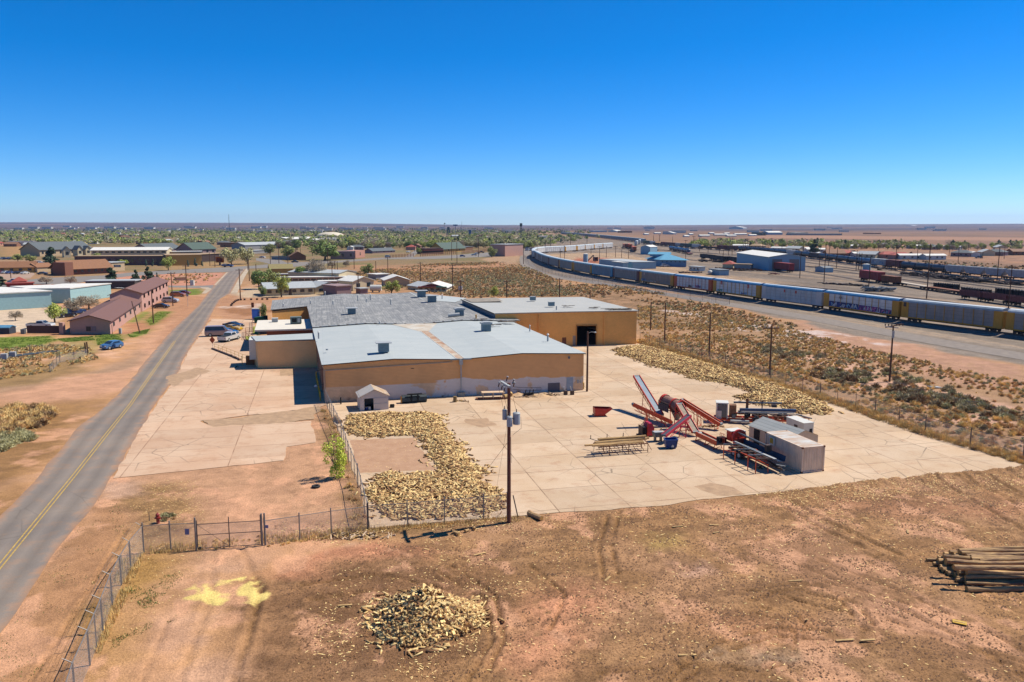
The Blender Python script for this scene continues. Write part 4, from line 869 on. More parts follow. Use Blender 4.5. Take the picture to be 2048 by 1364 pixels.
for s_ in(-.4,.4):b.tube((.6,s_-.05,.12),(.6,s_+.05,.12),.12,mBlack,n=10)
b.obj('wheel',rh)
O=Vector((24.2,80.6,0));f=Vector((.33,-.944,0)).normalized();pa=math.atan2(f.y,f.x)
def wheel_obj(par,x,y,r=.42,w=.26,hub=None):
 b=MB();b.tube((x,y-w/2,r),(x,y+w/2,r),r,mBlack,n=16);o=b.obj('wheel',par)
 b=MB();b.tube((x,y-w/2-.015,r),(x,y+w/2+.015,r),r*.5,hub or mLtGrey,n=10);b.obj('rim',o)
pf=EMP('log_processor',O,pa,'orange log processor trailer with long blue trough beside the shipping container','log processor')
b=MB();
for y in(-.5,.5):b.beam((-2.0,y,.55),(3.4,y*.8,.55),.1,.2,mOrange);b.beam((3.4,y*.8,.55),(6.2,0,.5),.1,.16,mTrim)
for x in(-1.8,-.4,1.2,2.8):b.beam((x,-.55,.55),(x,.55,.55),.1,.1,mOrange)
b.obj('chassis',pf)
for x in(-.45,.5):
 wheel_obj(pf,x,-.85);wheel_obj(pf,x,.85)
b=MB();b.tube((6.3,0,.5),(6.5,0,.5),.09,mSteel);b.tube((5.9,.1,0),(5.9,.1,.75),.06,mSteel);b.box((5.9,.1,.03),(.3,.3,.05),mSteel);b.tube((5.6,-.25,.85),(6.2,.35,.8),.04,mLtGrey);b.obj('hitch',pf)
b=MB();b.add([(-1.2,-.1,1.15),(5.6,-.1,1.15),(5.6,.75,1.05),(-1.2,.75,1.05),(5.6,.85,1.6),(-1.2,.85,1.6),(-1.2,-.35,1.4),(5.6,-.35,1.4)],[(0,1,2,3),(3,2,4,5),(6,7,1,0),(3,2,1,0),(5,4,2,3)],mat('trough_blue',S(52,84,124),.5,.2,2));b.beam((-1.2,-.38,1.42),(5.6,-.38,1.42),.3,.05,mLtGrey);b.obj('trough',pf)
b=MB();b.tube((-1.6,.45,2.15),(3.4,.45,2.0),.11,mSteel,n=8);b.tube((-1.6,.15,2.3),(3.2,.15,2.15),.06,mSteel);b.box((3.4,.35,1.85),(.35,.5,.7),mTrim);b.obj('slide_beam',pf)
b=MB();b.tube((-1.55,.35,1.75),(-1.3,.35,1.75),.85,mOr2,n=18);b.box((-1.45,.35,1.2),(.5,1.1,1.0),mOr2);b.obj('saw_housing',pf)
b=MB();b.box((-2.5,.5,1.7),(.9,1.3,1.1),mOr2);b.box((-2.5,.5,2.28),(1.2,1.6,.08),mWhite);b.box((-2.3,1.2,1.8),(1.0,.5,.9),mWhite);b.obj('control_cab',pf)
b=MB()
for s_ in range(4):b.tube((-3.2+.3*s_,-.8,.9),(-3.2+.3*s_,-.8,1.9),.025,mOrange)
b.tube((-3.2,-.8,1.9),(-2.3,-.8,1.9),.03,mOrange);b.tube((-3.2,-.8,1.4),(-2.3,-.8,1.4),.03,mOrange);b.box((-2.8,-.4,.9),(1.2,.9,.06),mRust);b.box((-3.2,-.6,1.15),(.7,.8,.5),mDark);b.obj('operator_platform',pf)
b=MB()
for k,x in enumerate((-.25,.75,1.75,2.75,3.9,5.15)):b.beam((x,-2.35,1.5),(x,-.4,1.35),.14,.14,mSteel if k%2==0 else mTrim)
b.beam((-.3,-1.5,1.36),(5.2,-1.5,1.36),.08,.1,mTrim);b.beam((-.3,-.7,1.3),(5.2,-.7,1.3),.1,.12,mTrim);b.beam((2.7,-2.35,1.5),(5.2,-2.35,1.5),.06,.06,mOrange);b.obj('log_deck',pf)
for x in(-.25,1.75,3.9,5.15)[:4]:
 b=MB();b.tube((x,-2.3,0),(x,-2.3,1.5),.05,mOrange);b.obj('leg',pf)
b=MB();b.tube((-.2,-2.2,.9),(.6,-.6,.6),.05,mOrange);b.tube((4.0,-1.3,1.0),(5.3,-1.0,.8),.05,mOrange);b.tube((5.3,-1.0,.8),(5.35,-1.0,0),.04,mOrange);b.obj('brace',pf)
b=MB();rr=random.Random(5)
for i in range(9):x,y,z=rr.uniform(-1,2.5),rr.uniform(-.5,.5),rr.uniform(.75,1.1);b.box((x,y,z),(rr.uniform(.2,.7),rr.uniform(.2,.4),rr.uniform(.15,.35)),rr.choice([mTrim,mOrange,mSteel,mDark]),rr.uniform(0,1))
for i in range(14):a=Vector((rr.uniform(-2.4,-1),rr.uniform(.6,1.5),rr.uniform(1,1.9)));b.tube(a,a+Vector((rr.uniform(-.4,.4),rr.uniform(-.3,.3),rr.uniform(-.6,.4))),.025,mBlack,n=5)
b.obj('hydraulics',pf)
O2=G(*p6(1745,880));f2=(G(*p7(1350,535))-G(*p7(730,480))).normalized();f2=Vector((.95,-.20,0)).normalized()
pg=EMP('log_processor',O2,math.atan2(f2.y,f2.x),'orange log processor with white glazed cab, nearest the far firewood heap','log processor')
cab=MB();cx_,cy_,w_,d_,z0_,z1_=-.1,.3,1.25,1.3,.35,2.35
for x in(-w_/2,w_/2):
 for y in(-d_/2,d_/2):cab.box((cx_+x,cy_+y,(z0_+z1_)/2),(.12,.12,z1_-z0_),mWhite)
cab.box((cx_,cy_,z1_+.05),(w_+.25,d_+.25,.12),mWhite);cab.box((cx_-w_/2,cy_,.8),(.08,d_,.9),mWhite);cab.box((cx_-.3,cy_-d_/2,.9),(.5,.08,1.1),mWhite)
co=cab.obj('cab',pg);b=MB();b.box((cx_,cy_,1.3),(w_-.1,d_-.1,1.75),glassy('cab_glass',S(60,84,110)));b.obj('cab_glass',co);b=MB();b.box((cx_-w_/2-.05,cy_,1.75),(.02,d_-.35,.8),glassy('green_glass',S(140,170,160)));b.obj('cab_window',co)
b=MB()
for y in(-.3,1.0):b.beam((-1.0,y,.45),(8.2,y,.55),.12,.24,mOrange)
for x in(-.9,.8,2.4,4,6,8):b.beam((x,-.3,.5),(x,1.0,.5),.1,.1,mOrange)
b.box((2.0,-.7,.35),(2.2,.5,.2),mLtGrey);b.beam((-1.0,-.6,.4),(4,-.6,.3),.1,.15,mOrange);b.obj('chassis',pg)
wheel_obj(pg,4.0,-.6,.48,.3,mWhite);wheel_obj(pg,4.0,1.3,.48,.3,mWhite);wheel_obj(pg,5.1,1.3,.48,.3,mWhite);wheel_obj(pg,5.1,-.6,.48,.3,mWhite)
b=MB();b.tube((1.3,.7,2.35),(7.0,.9,2.45),.12,mSteel,n=8);b.beam((2.0,.1,1.6),(8.6,.3,1.75),.3,.3,mat('trough_blue',S(52,84,124),.5,.2,2));b.beam((2.2,-.1,1.35),(8.4,.1,1.5),.3,.12,mLtGrey);b.obj('slide_beam',pg)
b=MB();b.box((2.9,.5,2.0),(.3,.3,1.2),mRust);b.ball((2.9,.5,2.75),.22,mRust,6,4);b.box((4.7,.8,2.0),(.12,.12,1.4),mTrim);b.box((6.1,.8,2.1),(.6,.5,.3),mTrim);b.box((1.2,.3,1.4),(.8,1.0,1.5),mat('engine_brown',S(150,104,70),.8,.4,3));b.obj('mast',pg)
b=MB()
for k in range(6):x=3.0+k*1.15;b.beam((x,-.3,1.35),(x+.9,-2.5,1.5),.1,.1,mTrim)
b.beam((3.2,-.6,1.38),(9.2,-.6,1.42),.09,.1,mSteel);b.beam((3.9,-2.4,1.5),(9.8,-2.4,1.5),.09,.1,mRust);b.beam((8.6,-.3,1.4),(10.0,-2.5,1.5),.12,.12,mSteel);b.obj('log_deck',pg)
for x in(4.2,6.8,9.7):
 b=MB();b.tube((x,-2.4,0),(x,-2.4,1.5),.05,mOrange);b.obj('leg',pg)
b=MB();rr=random.Random(9)
for i in range(26):x,y,z=rr.uniform(1.2,8.4),rr.uniform(-.4,1.1),rr.uniform(.7,1.3);b.box((x,y,z),(rr.uniform(.2,.8),rr.uniform(.2,.4),rr.uniform(.15,.4)),rr.choice([mTrim,mOrange,mSteel,mDark,mRust]),rr.uniform(0,1))
b.obj('hydraulics',pg)
ca=Vector((28.28,75.15,0));cdr=Vector((-.28,.96,0)).normalized()
ct=EMP('shipping_container',ca,math.atan2(cdr.y,cdr.x),'beige corrugated shipping container with rusty white top','container')
mCont=mat('container_beige',S(216,190,166,1.5),.7,.14,1.2,rnd=0,stretch=(1,1,.4));mCTop=mat('container_top',S(222,222,218),.7,.1,.9,col2=S(200,160,124),stretch=(1.6,.4,1))
LL,WW,HH=6.06,2.44,2.59
b=MB()
def corr(b,p,q,nrm,z0,z1,m,pitch=.28,dep=.045):
 p=Vector(p);q=Vector(q);L_=(q-p).length;n=int(L_/pitch);d=(q-p)/n;nr=Vector(nrm)
 pts=[]
 for i in range(n):
  a=p+d*i;pts+=[a,a+d*.3,a+d*.5-nr*dep,a+d*.8-nr*dep]
 pts.append(q);vs=[(v.x,v.y,z0)for v in pts]+[(v.x,v.y,z1)for v in pts];k=len(pts)
 b.add(vs,[(i,i+1,k+i+1,k+i)for i in range(k-1)],m)
corr(b,(.06,0,0),(LL-.06,0,0),(0,1,0),.15,HH-.1,mCont);corr(b,(LL-.06,-WW,0),(.06,-WW,0),(0,-1,0),.15,HH-.1,mCont)
b.obj('side_panel',ct)
b=MB();corr(b,(0,-WW+.06,0),(0,-.06,0),(-1,0,0),.15,HH-.1,mCont);b.obj('end_panel',ct);b=MB();b.box((LL,-WW/2,HH/2),(.05,WW-.1,HH-.2),mCont);b.obj('door',ct)
b=MB()
for x in(0,LL):
 for y in(0,-WW):b.box((x,y,HH/2),(.14,.14,HH),mCont)
 for z in(.08,HH-.06):b.box((x,-WW/2,z),(.12,WW,.14),mCont)
for y in(0,-WW):
 for z in(.08,HH-.06):b.box((LL/2,y,z),(LL,.12,.14),mCont)
for x in(0,LL):
 for y in(0,-WW):
  for z in(.07,HH-.06):b.box((x,y,z),(.18,.18,.16),mRust)
b.obj('frame',ct)
b=MB();b.box((LL/2,-WW/2,HH-.02),(LL-.1,WW-.1,.04),mCTop);b.obj('roof',ct)
b=MB();b.box((4.9,.10,1.95),(.95,.03,.85),mWhite);b.box((4.95,.12,1.98),(.55,.03,.55),mYellow);b.tube((4.9,.1,1.5),(4.9,.1,.9),.03,mTrim);b.obj('sign_board',ct)
s1,s2=G(*p7(722,512),2.15),G(*p7(1005,610),2.15);sdv=s2-s1;sdv.z=0;sL=6.2;sdv.normalize();s1=Vector((s1.x,s1.y,0));sn=Vector((-sdv.y,sdv.x,0))
if sn.x<0:sn=-sn
sh=EMP('metal_shed',s1,math.atan2(sdv.y,sdv.x),'low beige shed with grey gabled metal roof behind the shipping container','shed')
sg=1 if sn.dot(Vector((-sdv.y,sdv.x,0)))>0 else-1;W2=3.9
b=MB();mB2=mat('shed_beige',S(214,194,170,1.1),.7,.08,2);y1=sg*W2
b.add([(0,0,0),(sL,0,0),(sL,y1,0),(0,y1,0),(0,0,2.15),(sL,0,2.15),(sL,y1,2.15),(0,y1,2.15),(0,y1/2,2.85),(sL,y1/2,2.85)],[(0,1,5,4),(1,2,6,9,5),(2,3,7,6),(3,0,4,8,7)],mB2);b.obj('wall',sh)
b=MB();mSR=roofmat('shed_roof',S(176,180,180),S(190,192,190),S(130,134,138),0,.5,.6)
for s_ in(0,1):
 ya=-sg*.15 if s_==0 else y1+sg*.15
 b.add([(-.15,ya,2.12),(sL+.15,ya,2.12),(sL+.15,y1/2,2.9),(-.15,y1/2,2.9)],[(0,1,2,3)],mSR)
b.obj('roof',sh);b=MB();b.box((1.3,-sg*.03,1.0),(.9,.05,1.9),mDark);b.obj('door',sh)
wu0=G(*p7(1585,725));wu=EMP('generator_unit',wu0,math.atan2(cdr.y,cdr.x),'white generator cabinet on the far side of the shipping container','generator');hU=1.9
b=MB();b.box((1.4,.2,hU/2+.1),(3.2,1.3,hU-.1),mWhite);b.obj('housing',wu);b=MB();b.box((-.22,-.1,1.0),(.03,.35,.6),mDark);b.box((1.2,.87,1.3),(.6,.03,.4),mTrim);b.obj('vent',wu)
b=MB();b.box((1.4,.2,hU+.08),(3.3,1.4,.08),mWhite);b.obj('roof',wu)
q2=lambda x,y:(620+x/7.314,680+y/7.314)
s0,s1_=G(*q2(735,1040)),G(*q2(1150,1012));su=(s1_-s0);sLn=su.length;su.normalize()
gs=EMP('garden_shed',s0,math.atan2(su.y,su.x),'small white clapboard shed with half-open doorway against the tan warehouse','shed');gh=1.95;gd=3.4
mClap=mat('clapboard',S(222,206,196,1.2),.7,.06,3,stretch=(8,1,1));w=sLn
b=MB();d0,d1,dh=.55,1.75,1.6
b.add([(0,0,0),(d0,0,0),(d0,0,dh),(w,0,dh),(w,0,gh),(w/2,0,gh+.75),(0,0,gh),(0,0,dh)],[(0,1,2,7),(7,2,3,4,5,6)],mClap)
b.add([(0,0,0),(0,0,gh),(0,gd,gh),(0,gd,0)],[(0,1,2,3)],mClap);b.add([(w,0,0),(w,gd,0),(w,gd,gh),(w,0,gh)],[(0,1,2,3)],mClap);b.add([(0,gd,0),(0,gd,gh),(w/2,gd,gh+.75),(w,gd,gh),(w,gd,0)],[(0,1,2,3,4)],mClap)
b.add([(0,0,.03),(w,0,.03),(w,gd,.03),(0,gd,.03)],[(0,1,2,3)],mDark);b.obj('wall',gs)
b=MB();b.box(((d1+w)/2,-.03,dh/2),(w-d1,.06,dh),mClap);b.box(((d1+w)/2,-.07,dh*.55),(w-d1-.2,.02,.06),mLtGrey);b.obj('door',gs)
mSh=mat('shed_shingle',S(206,200,196),.8,.08,2);mShR=mat('worn_shingle',S(206,196,184),.8,.1,1.1,col2=S(190,150,104))
b=MB();b.add([(-.2,-.2,gh-.12),(-.2,gd+.2,gh-.12),(w/2,gd+.2,gh+.85),(w/2,-.2,gh+.85)],[(0,3,2,1)],mSh);b.add([(w+.2,-.2,gh-.12),(w+.2,gd+.2,gh-.12),(w/2,gd+.2,gh+.85),(w/2,-.2,gh+.85)],[(0,1,2,3)],mShR);b.obj('roof',gs)
for x,y,c,l in((.85,.35,mBlue,'blue bucket just inside the white shed doorway'),(1.25,.3,mWhite,'white bucket just inside the white shed doorway')):
 b=MB();b.tube((0,0,0),(0,0,.42),.16,c,.2,10);b.tube((0,0,.38),(0,0,.42),.215,mWhite,n=10);o=b.obj('bucket');o.location=s0+su*x+Vector((-su.y,su.x,0))*y+Vector((0,0,.04));T(o,l,'bucket','buckets in the shed')
b=MB()
for i in range(7):b.tube((.12*i%.3,.15*(i%3),.1+.1*(i//2)),(.6,.1*(i%3),.12+.1*(i//2)),.1,mBlack,n=8)
o=b.obj('tarp_bundle');o.location=G(*q2(1165,990));T(o,'dark bundle slumped against the right side of the white shed','bundle')
lb=EMP('loader_bucket',G(*q2(1350,935)),math.atan2(su.y,su.x),'black steel loader bucket standing against the whitewashed wall','loader bucket')
b=MB();mBk=mat('bucket_steel',S(70,80,84),.4,.3,2,metal=.5);w3=3.4
b.extr([(0,.05),(.9,.05),(1.1,.3),(1.05,.8),(.75,1.05),(.3,1.05),(.35,.95),(.72,.93),(.92,.72),(.95,.35),(.82,.16),(0,.12)],0,w3,mBk)
o=b.obj('shell',lb);
for v in o.data.vertices:v.co=Vector((v.co.y,1.1-v.co.x,v.co.z))
b=MB()
for x in(1.25,2.15):b.box((x,-.05,.7),(.18,.3,.85),mDark)
b.box((1.7,.05,1.25),(2.0,.35,.14),mDark);b.obj('bracket',lb)
b=MB();b.box((-.05,.5,.5),(.06,.9,.85),mat('bucket_yellow',S(196,140,50),.6,.2));b.obj('end_plate',lb)
b=MB();b.tube((0,0,0),(0,0,.95),.1,mDark);o=b.obj('stub_pipe');o.location=G(*q2(452,940));T(o,'short black stub pipe by the warehouse wall left of the shed','pipe')
z9=lambda x,y:(900+x/7.062,740+y/7.062)
t0,t1=G(*z9(470,422)),G(*z9(755,415));tu=(t1-t0);tl=tu.length
tb=EMP('work_table',t0,math.atan2(tu.y,tu.x),'long low wooden work table in front of the whitewashed wall','table')
mTab=mat('table_wood',S(222,192,160,1.1),.8,.1,3);b=MB();b.box((tl/2,.5,.98),(tl+.4,1.15,.07),mTab);b.obj('tabletop',tb)
for x in(0,tl/2,tl):
 b=MB();b.box((x,.05,.48),(.1,.1,.95),mTab);b.obj('leg',tb);b=MB();b.box((x,.95,.48),(.1,.1,.95),mTab);b.obj('leg',tb)
b=MB();b.box((tl/2-.3,.4,.15),(tl+1.4,.9,.1),mRust);b.obj('shelf',tb)
b=MB();b.tube((0,0,0),(0,0,.8),.26,mat('box_tan',S(150,124,80),.8,.2),n=10);o=b.obj('drum_can');o.location=G(*z9(72,452));T(o,'brown metal can standing by the wall left of the table','can')
for k,(x,y,r,l)in enumerate(((762,408,.32,'yellow straw-coloured bale end under the table end'),(852,378,.3,'round tan wood stump right of the power pole'))):
 o=logmesh('log',.8,r,r,mWood,k).obj('wood_round');o.location=G(x/7.062+900,y/7.062+740)+Vector((0,0,r));o.rotation_euler.z=.5+k;T(o,l,'wood round')
def pallet(px,py,rz,lab,tilt=0):
 t=EMP('pallet',G(*z9(px,py)),rz,lab,'pallet');b=MB()
 for i in range(7):b.box((.17*i,0,.13),(.1,1.1,.02),mTab)
 b.obj('deck',t);b=MB()
 for y in(-.5,0,.5):b.box((.5,y,.06),(1.2,.08,.1),mTab)
 b.obj('stringer',t)
 return t
pallet(915,380,GA,'slatted pale pallet lying before the wall right of the pole');pallet(1290,350,GA+.4,'tilted broken pallet right of the pale dirt mound')
b=MB();b.box((0,0,.3),(1.4,.5,.35),mDark)
for x in(-.5,.1,.6):b.beam((x,0,.3),(x+.1,-.1,.95),.1,.1,mDark)
o=b.obj('fork_attachment');o.location=G(*z9(1110,368));o.rotation_euler.z=GA;T(o,'black fork attachment among timber at the foot of the wall','attachment')
def woodheap(px,py,n,rx,ry,h,lab,fn=None,L_=(.3,.9)):
 b=MB();rr=random.Random(px*3+py)
 for i in range(n):
  a=rr.uniform(0,6.28);r=math.sqrt(rr.random());x,y=rx*r*math.cos(a),ry*r*math.sin(a);z=rr.uniform(.04,max(.05,h*(1-r)));d=rr.uniform(0,3.14);l=rr.uniform(*L_)/2
  v=Vector((math.cos(d)*l,math.sin(d)*l,rr.uniform(-.08,.12)));b.beam(Vector((x,y,z))-v,Vector((x,y,z))+v,rr.uniform(.05,.14),rr.uniform(.04,.1),rr.choice([mWood,mBark,mTab]))
 o=b.obj('wood_scraps');o.location=fn(px,py)if fn else G(px,py);T(o,lab,'wood scraps');return o
woodheap(1420,355,40,1.3,.5,.4,'heap of timber scraps at the foot of the wall left of the door',lambda x,y:G(*z9(x,y)))
woodheap(1130,380,30,1.6,.4,.25,'timber scraps around the black fork attachment',lambda x,y:G(*z9(x,y)))
woodheap(180,440,14,1.3,.4,.1,'loose dark sticks on the concrete beside the downpipe',lambda x,y:G(*z9(x,y)),(.4,1.3))
woodheap(1520,862,30,1.2,.7,.3,'wood offcuts under the rear log processor deck');woodheap(1518,936,40,.7,.5,.35,'pale wood chunks under the front log processor deck',None,(.1,.3));woodheap(1425,853,40,1.6,.5,.3,'wood offcuts under the long orange conveyor')
for px,l in((1632,'white-topped machine stand left of the grey-blue door'),(1725,'white-topped machine stand in front of the grey-blue door')):
 t=EMP('tool_stand',G(*z9(px,350)),GA,l,'stand','stands by the grey-blue door');b=MB();b.box((0,0,.3),(.5,.4,.6),mTrim);b.obj('base',t);b=MB();b.beam((-.1,0,.6),(-.25,0,1.2),.14,.1,mWhite);b.obj('arm',t)
b=MB();b.box((0,0,.45),(.4,.7,.9),mYellow);o=b.obj('barrier_block');o.location=A(LA+.35,1.2);T(o,'yellow block at the warehouse right corner behind the lamp pole','block')
for(px,py,rx,h,l)in((965,364,1.6,.5,'pale sawdust mound between pole and fork attachment'),(1290,372,1.5,.45,'pale sawdust mound in front of the grey panel')):
 n=20;vs=[(0,0,h)];fs=[]
 for k in range(1,5):
  for j in range(n):r=rx*k/4*(1+.12*math.sin(j*2.3+px));vs.append((r*math.cos(j*6.283/n),r*.55*math.sin(j*6.283/n),h*(1-k/4)**1.2-.01))
 for j in range(n):fs.append((0,1+j,1+(j+1)%n))
 for k in range(3):
  for j in range(n):fs.append((1+k*n+j,1+(k+1)*n+j,1+(k+1)*n+(j+1)%n,1+k*n+(j+1)%n))
 b=MB();b.add(vs,fs,mat('sawdust',S(226,188,146),.95,.12,3,.4));o=b.obj('sawdust_mound',smooth=True);o.location=G(*z9(px,py));T(o,l,'mound')
def flatpath(pts,step=4.0):
 P=[G(*p)for p in pts];out=[]
 for i in range(len(P)-1):
  p0=P[max(0,i-1)];p1=P[i];p2=P[i+1];p3=P[min(len(P)-1,i+2)];n=max(2,int((p2-p1).length/step))
  for j in range(n):
   t=j/n;out.append(.5*((2*p1)+(p2-p0)*t+(2*p0-5*p1+4*p2-p3)*t*t+(3*p1-p0-3*p2+p3)*t**3))
 out.append(P[-1]);return out
mBal=mat('ballast',S(142,130,122),.95,.2,1.5,.6,bscale=8);mRail=mat('rail_steel',S(120,104,92),.5,.1,2,metal=.5);mTie=mat('tie',S(84,72,64),.9,.2,3)
def track(pts,off=0.0,name='railway_track',hw=2.3,h=.35,rails=True):
 P=flatpath(pts);b=MB();n=len(P);L_=[];D=[]
 for i in range(n):
  d=(P[min(n-1,i+1)]-P[max(0,i-1)]);d.z=0;d.normalize();D.append(Vector((-d.y,d.x,0)))
 Q=[P[i]+D[i]*off for i in range(n)]
 vs=[]
 for i in range(n):
  for w,z in((-hw-.9,-.02),(-hw+.5,h),(hw-.5,h),(hw+.9,-.02)):vs.append(Q[i]+D[i]*w+Vector((0,0,z)))
 b.add(vs,[(i*4+k,i*4+k+1,i*4+k+5,i*4+k+4)for i in range(n-1)for k in range(3)],mBal);T(b.obj(name),kind='structure')
 if rails:
  b=MB()
  for sgn in(-.75,.75):
   for i in range(n-1):b.beam(Q[i]+D[i]*sgn+Vector((0,0,h+.1)),Q[i+1]+D[i+1]*sgn+Vector((0,0,h+.1)),.1,.18,mRail)
  T(b.obj(name),kind='structure')
 return Q,D
GAPS=[(2245,701),(2005,671.5),(1797,645),(1643,622),(1520,605),(1423,590.5),(1346,579.5),(1277,568.5),(1224,560),(1182.7,553),(1145,545.5),(1117,539),(1096.5,533),(1083,527.5),(1073.5,522.5),(1068,518)]
LOOP=[(1066.5,514.2),(1068,511.3),(1075,508.7),(1089,507),(1110,506),(1137.7,504.8),(1160,502.5),(1181.5,500.3),(1205,498.3),(1229,496.6)]
Q1,D1=track(GAPS[:]+LOOP,-1.6)
def rib(name,pts,w,z,m):
 P=flatpath(pts);b=MB()
 for i in range(len(P)-1):
  d=(P[i+1]-P[i]);d.z=0;d.normalize();s=Vector((-d.y,d.x,0))*w/2;up=Vector((0,0,z));b.add([P[i]-s+up,P[i]+s+up,P[i+1]+s+up,P[i+1]-s+up],[(0,1,2,3)],m)
 return T(b.obj(name),kind='structure')
mCar={}
def cpaint(nm,col):return mat('car_'+nm,S(*col,1.05),.65,.14,.6,stretch=(1,1,.5))
roof_hi=mat('roof_top_pale',S(226,234,240),.5,.08,.6)  # white sun highlight painted onto the upper faces of the autorack roofs
def truck(par,x,w=2.6):
 b=MB();b.box((x,0,.75),(2.6,1.9,.35),mDark);b.obj('truck',par)
 tr=par
 for dx in(-.9,.9):
  b=MB();b.tube((x+dx,-.85,.46),(x+dx,.85,.46),.1,mTrim,n=6)
  for y in(-.8,.8):b.tube((x+dx,y-.07,.46),(x+dx,y+.07,.46),.46,mTrim,n=12)
  b.obj('wheelset',par)
def autorack(lab,roofc,panelc,postc,endc,nposts=10,extras=None,detail=True):
 t=EMP('autorack_car',(0,0,0),0,lab,'rail car','autorack cars of the long curved train');L_=26.6;W=2.9;Hh=5.45
 b=MB();rp=[(-W/2,Hh-.75),(-W/2+.05,Hh-.35),(-W/2+.45,Hh-.02),(0,Hh+.1),(W/2-.45,Hh-.02),(W/2-.05,Hh-.35),(W/2,Hh-.75)]
 n=len(rp);vs=[(-L_/2+.25,y,z)for y,z in rp]+[(L_/2-.25,y,z)for y,z in rp];b.add(vs,[(i,i+1,n+i+1,n+i)for i in(0,1,4,5)]+[tuple(range(n-1,-1,-1)),tuple(range(n,2*n))],roofc);b.add(vs,[(i,i+1,n+i+1,n+i)for i in(2,3)],roof_hi);b.obj('roof',t)
 b=MB();b.box((0,0,1.1),(L_,W-.1,.3),endc);b.box((0,0,.95),(L_-6.4,W-1.2,.5),mDark)
 for s in(-1,1):
  b.box((s*(L_/2-.1),0,2.95),(.2,W-.2,3.6),endc)
  for y in(-1,1):b.box((s*(L_/2-1.1),y*(W/2-.04),2.95),(2.0,.12,3.7),endc)
 b.obj('end_frame',t)
 for y in(-1,1):
  b=MB();x0=-L_/2+2.1;x1=L_/2-2.1;b.box(((x0+x1)/2,y*(W/2-.08),2.95),(x1-x0,.08,3.6),panelc)
  if detail:
   for k in range(1,4):b.box(((x0+x1)/2,y*(W/2-.03),1.2+k*.88),(x1-x0,.03,.03),mat('seam_grey',S(110,110,112)))
  b.obj('side_panel',t)
  b=MB();wl=(x1-x0)/nposts
  for k in range(nposts+1):b.box((x0+k*wl,y*(W/2),2.95),(.13,.1,3.65),postc)
  b.box(((x0+x1)/2,y*(W/2),1.2),(x1-x0,.1,.16),postc);b.obj('side_posts',t)
 for s in(-1,1):truck(t,s*(L_/2-3.0))
 b=MB();b.box((-L_/2-.35,0,1.0),(.7,.3,.25),mDark);b.box((L_/2+.35,0,1.0),(.7,.3,.25),mDark);b.obj('coupler',t)
 return t
blueR=cpaint('roof_blue',(70,150,205));greyR=cpaint('roof_grey',(150,172,190));ltR=cpaint('roof_pale',(206,216,222));tealR=cpaint('roof_teal',(130,176,196))
pGrey=cpaint('panel_grey',(160,152,148));pWhite=cpaint('panel_white',(236,232,230));pSil=cpaint('panel_silver',(200,206,210));pBrn=cpaint('panel_taupe',(150,140,132));pBlu=cpaint('panel_blue_grey',(128,148,166))
cYel=cpaint('yellow',(212,154,46));cOrg=cpaint('orange',(206,96,50));cDkR=cpaint('dark_red',(110,66,62));cBlu=cpaint('azure',(80,160,196));cWht=cpaint('white',(214,212,212));cGreyP=cpaint('post_grey',(160,154,150))
SPECS=[(ltR,pGrey,cYel,cYel,'yellow autorack with pale roof cut off by the right edge'),(greyR,pGrey,cYel,cYel,'yellow and grey autorack with blue-grey roof, second from the right edge'),(blueR,pWhite,cYel,cYel,'white-panelled autorack with blue roof and long graffiti along its base'),(blueR,pSil,cWht,cWht,'silver autorack with blue roof and two small red logos'),(blueR,pWhite,cYel,cYel,'white-panelled autorack with yellow ends and red square logos'),(blueR,pWhite,cOrg,cOrg,'white-panelled autorack with orange-red ends and bright blue roof'),(tealR,pBrn,cGreyP,cYel,'taupe autorack with blue graffiti low on its left end'),(greyR,pGrey,cGreyP,cDkR,'dark grey autorack with brown-red right end'),(tealR,pBlu,cGreyP,cBlu,'blue-grey autorack with azure ends'),(tealR,pGrey,cGreyP,cYel,'grey autorack with a yellow right end after the azure one'),(tealR,pGrey,cGreyP,cYel,'grey autorack tenth along the train with pale teal roof'),(tealR,pGrey,cGreyP,cDkR,'grey autorack with red-brown end where the train starts to curve'),(tealR,pBrn,cGreyP,cDkR,'taupe autorack in the bend, left of the red-brown ended one'),(tealR,pBrn,cGreyP,cWht,'taupe autorack deep in the bend by the signal gantry'),(tealR,pBrn,cGreyP,cWht,'leftmost autorack at the apex of the bend')]
TB=.45
def place_between(o,a,c,z=TB,L0=27.3,off=0.0,sx=None):
 m=(a+c)/2;d=(a-c);d.z=0;l=d.length;d.normalize();n=Vector((-d.y,d.x,0));o.location=m+n*off+Vector((0,0,z));o.rotation_euler=(0,0,math.atan2(d.y,d.x));o.scale=((l/L0)if sx is None else sx,1,1)
def text(par,s,loc,size,m,rz=0,face=-1,ext=.01,name='lettering'):
 cu=bpy.data.curves.new(name,'FONT');cu.body=s;cu.size=size;cu.extrude=ext;cu.align_x='CENTER'
 o=bpy.data.objects.new(name,cu);COL.objects.link(o);o.location=loc;o.rotation_euler=(math.pi/2,0,rz);cu.materials.append(m)
 dg=bpy.context.evaluated_depsgraph_get();me=bpy.data.meshes.new_from_object(o.evaluated_get(dg));bpy.data.objects.remove(o)
 q=bpy.data.objects.new(name,me);COL.objects.link(q);q.location=loc;q.rotation_euler=(math.pi/2,0,rz)
 if par:q.parent=par
 return q
